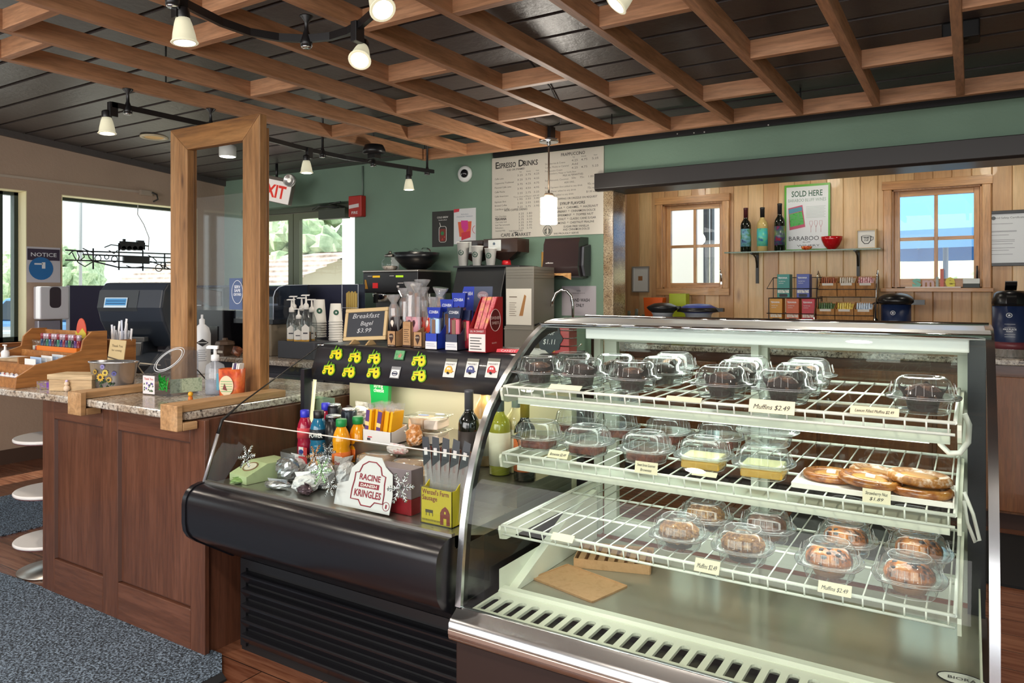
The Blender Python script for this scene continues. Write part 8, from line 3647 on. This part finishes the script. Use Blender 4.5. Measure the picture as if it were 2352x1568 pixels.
# neighbouring roof
t = thing('annex_roof', 'pale shingled gable roof of a low annex outside the large left window', 'building', (-9.5, 6.6, -.25))
m = MB(M('cfc6b0', .8))
m.box(-1.8, 1.8, -.55, 2.6, 0, 1.50)
m.prism([(-.55, 1.5), (2.6, 1.5), (1.0, 2.05)], 'x', -1.8, 1.8)
m.build('wall', t)
m = MB(mottled('roof_shingles', ['8c7c74', 'b0a098', 'c8bcb4'], 7, .9, 4, .3))
for (ya, za, yb, zb) in ((-.75, 1.45, 1.0, 2.12), (2.8, 1.45, 1.0, 2.12)):
    n = 9
    for k in range(n):
        f0, f1 = k / n, (k + 1.12) / n
        m.raw([(-1.95, ya + (yb - ya) * f0, za + (zb - za) * f0 + .03), (2.2, ya + (yb - ya) * f0, za + (zb - za) * f0 + .03), (2.2, ya + (yb - ya) * f1, za + (zb - za) * f1), (-1.95, ya + (yb - ya) * f1, za + (zb - za) * f1)], [(0, 1, 2, 3)])
        m.raw([(-1.95, ya + (yb - ya) * f0, za + (zb - za) * f0), (2.2, ya + (yb - ya) * f0, za + (zb - za) * f0), (2.2, ya + (yb - ya) * f0, za + (zb - za) * f0 + .03), (-1.95, ya + (yb - ya) * f0, za + (zb - za) * f0 + .03)], [(0, 1, 2, 3)])
m.build('roof', t)


def car(label, loc, rz, c):
    t = thing('car', label, 'car', loc, rz, 'cars parked outside')
    m = MB(M(c, .25, .3, coat=.5))
    m.prism([(-2.1, .35), (2.1, .35), (2.15, .75), (1.5, .90), (-2.0, .95), (-2.15, .7)], 'y', -.85, .85)
    m.prism([(-1.5, .93), (1.15, .9), (.55, 1.4), (-1.0, 1.42)], 'y', -.72, .72)
    m.build('body', t, bevel=.06)
    m = MB(M('2c3a48', .1))
    m.prism([(-1.38, .96), (1.0, .94), (.5, 1.34), (-.95, 1.36)], 'y', -.735, .735)
    m.build('windows', t)
    for x in (-1.35, 1.35):
        for y in (-.82, .82):
            m = MB(M('1c1c1e', .8))
            m.t(Tr(x, y, .33) @ Rx(PI / 2))
            m.lathe([(.20, -.09), (.33, -.10), (.33, .10), (.20, .09)], (0, 0, 0), 20)
            m.build('wheel', t)


car('blue car parked outside the large left window', (-17, 8.7, -.25), .5, '5a88b8')
car('pale car parked outside the leftmost window', (-15, 5.2, -.25), 1.2, 'b8bcc0')
# lamp post
t = thing('lamp_post', 'thin pale lamp post far outside the large left window', 'lamp post', (-26, 13.6, -.25))
m = MB(M('9a9a9c', .5))
m.tube([(0, 0, 0), (0, 0, 5.2), (-.6, 0, 5.3)], .05, 8)
m.build('pole', t)
m = MB(M('8a8a8c', .5))
m.box(-1.0, -.5, -.15, .15, 5.22, 5.32)
m.build('lamp_head', t)
# patio umbrella outside the right pine window
t = thing('patio_umbrella', 'open blue patio umbrella with white pole outside the right pine window', 'umbrella', (-.2, 7.7, -.25))
m = MB(M('5c98d8', .8))
n = 8
tp = (0, 0, 2.62)
ring = [(1.5 * math.cos(2 * PI * k / n + .2), 1.5 * math.sin(2 * PI * k / n + .2), 2.03) for k in range(n)]
for k in range(n):
    m.raw([tp, ring[k], ring[(k + 1) % n]], [(0, 1, 2)])
    a, b = ring[k], ring[(k + 1) % n]
    m.raw([a, b, (b[0], b[1], b[2] - .14), (a[0], a[1], a[2] - .14)], [(0, 1, 2, 3)])
m.build('canopy', t)
m = MB(M('c8ccd0', .4))
m.rod((0, 0, .05), (0, 0, 2.61), .022, 10)
m.build('pole', t)
for k in range(n):
    m = MB(M('c8ccd0', .4))
    m.rod((0, 0, 2.05), (ring[k][0] * .5, ring[k][1] * .5, 2.31), .012, 5)
    m.rod((0, 0, 2.59), (ring[k][0] * .99, ring[k][1] * .99, 2.03), .009, 5)
    m.build('rib', t)
m = MB(M('4a4a4c', .6))
m.lathe([(.25, 0), (.25, .06), (.04, .1)], (0, 0, 0), 20)
m.build('base', t)
# white porch column and dark post outside the left pine window
m = MB(M('dadad8', .7))
m.box(-3.6, -2.06, 6.6, 6.75, -.25, 3.2)
tag(m.build('porch_wall'), 'plain white porch wall outside the left pine window', 'wall')
m = MB(plaster('pale_render', 'd8cfc8', 12, .9, .2))
m.box(-14, -7.4, 11.4, 11.6, -.25, 3.6)
tag(m.build('boundary_wall'), 'pale rendered wall far outside the glass entrance door', 'wall')
m = MB(M('e2e0e0', .7))
m.box(-6.9, -6.35, 6.9, 7.1, -.25, 3.2)
tag(m.build('porch_column'), 'white porch column outside the right leaf of the entrance door', 'column')
m = MB(M('2c3038', .5))
m.box(-2.055, -2.02, 6.55, 6.62, -.25, 3.2)
m.box(-1.995, -1.975, 6.55, 6.62, -.25, 3.2)
tag(m.build('door_jamb'), 'dark twin uprights beside the white porch wall outside', 'post')
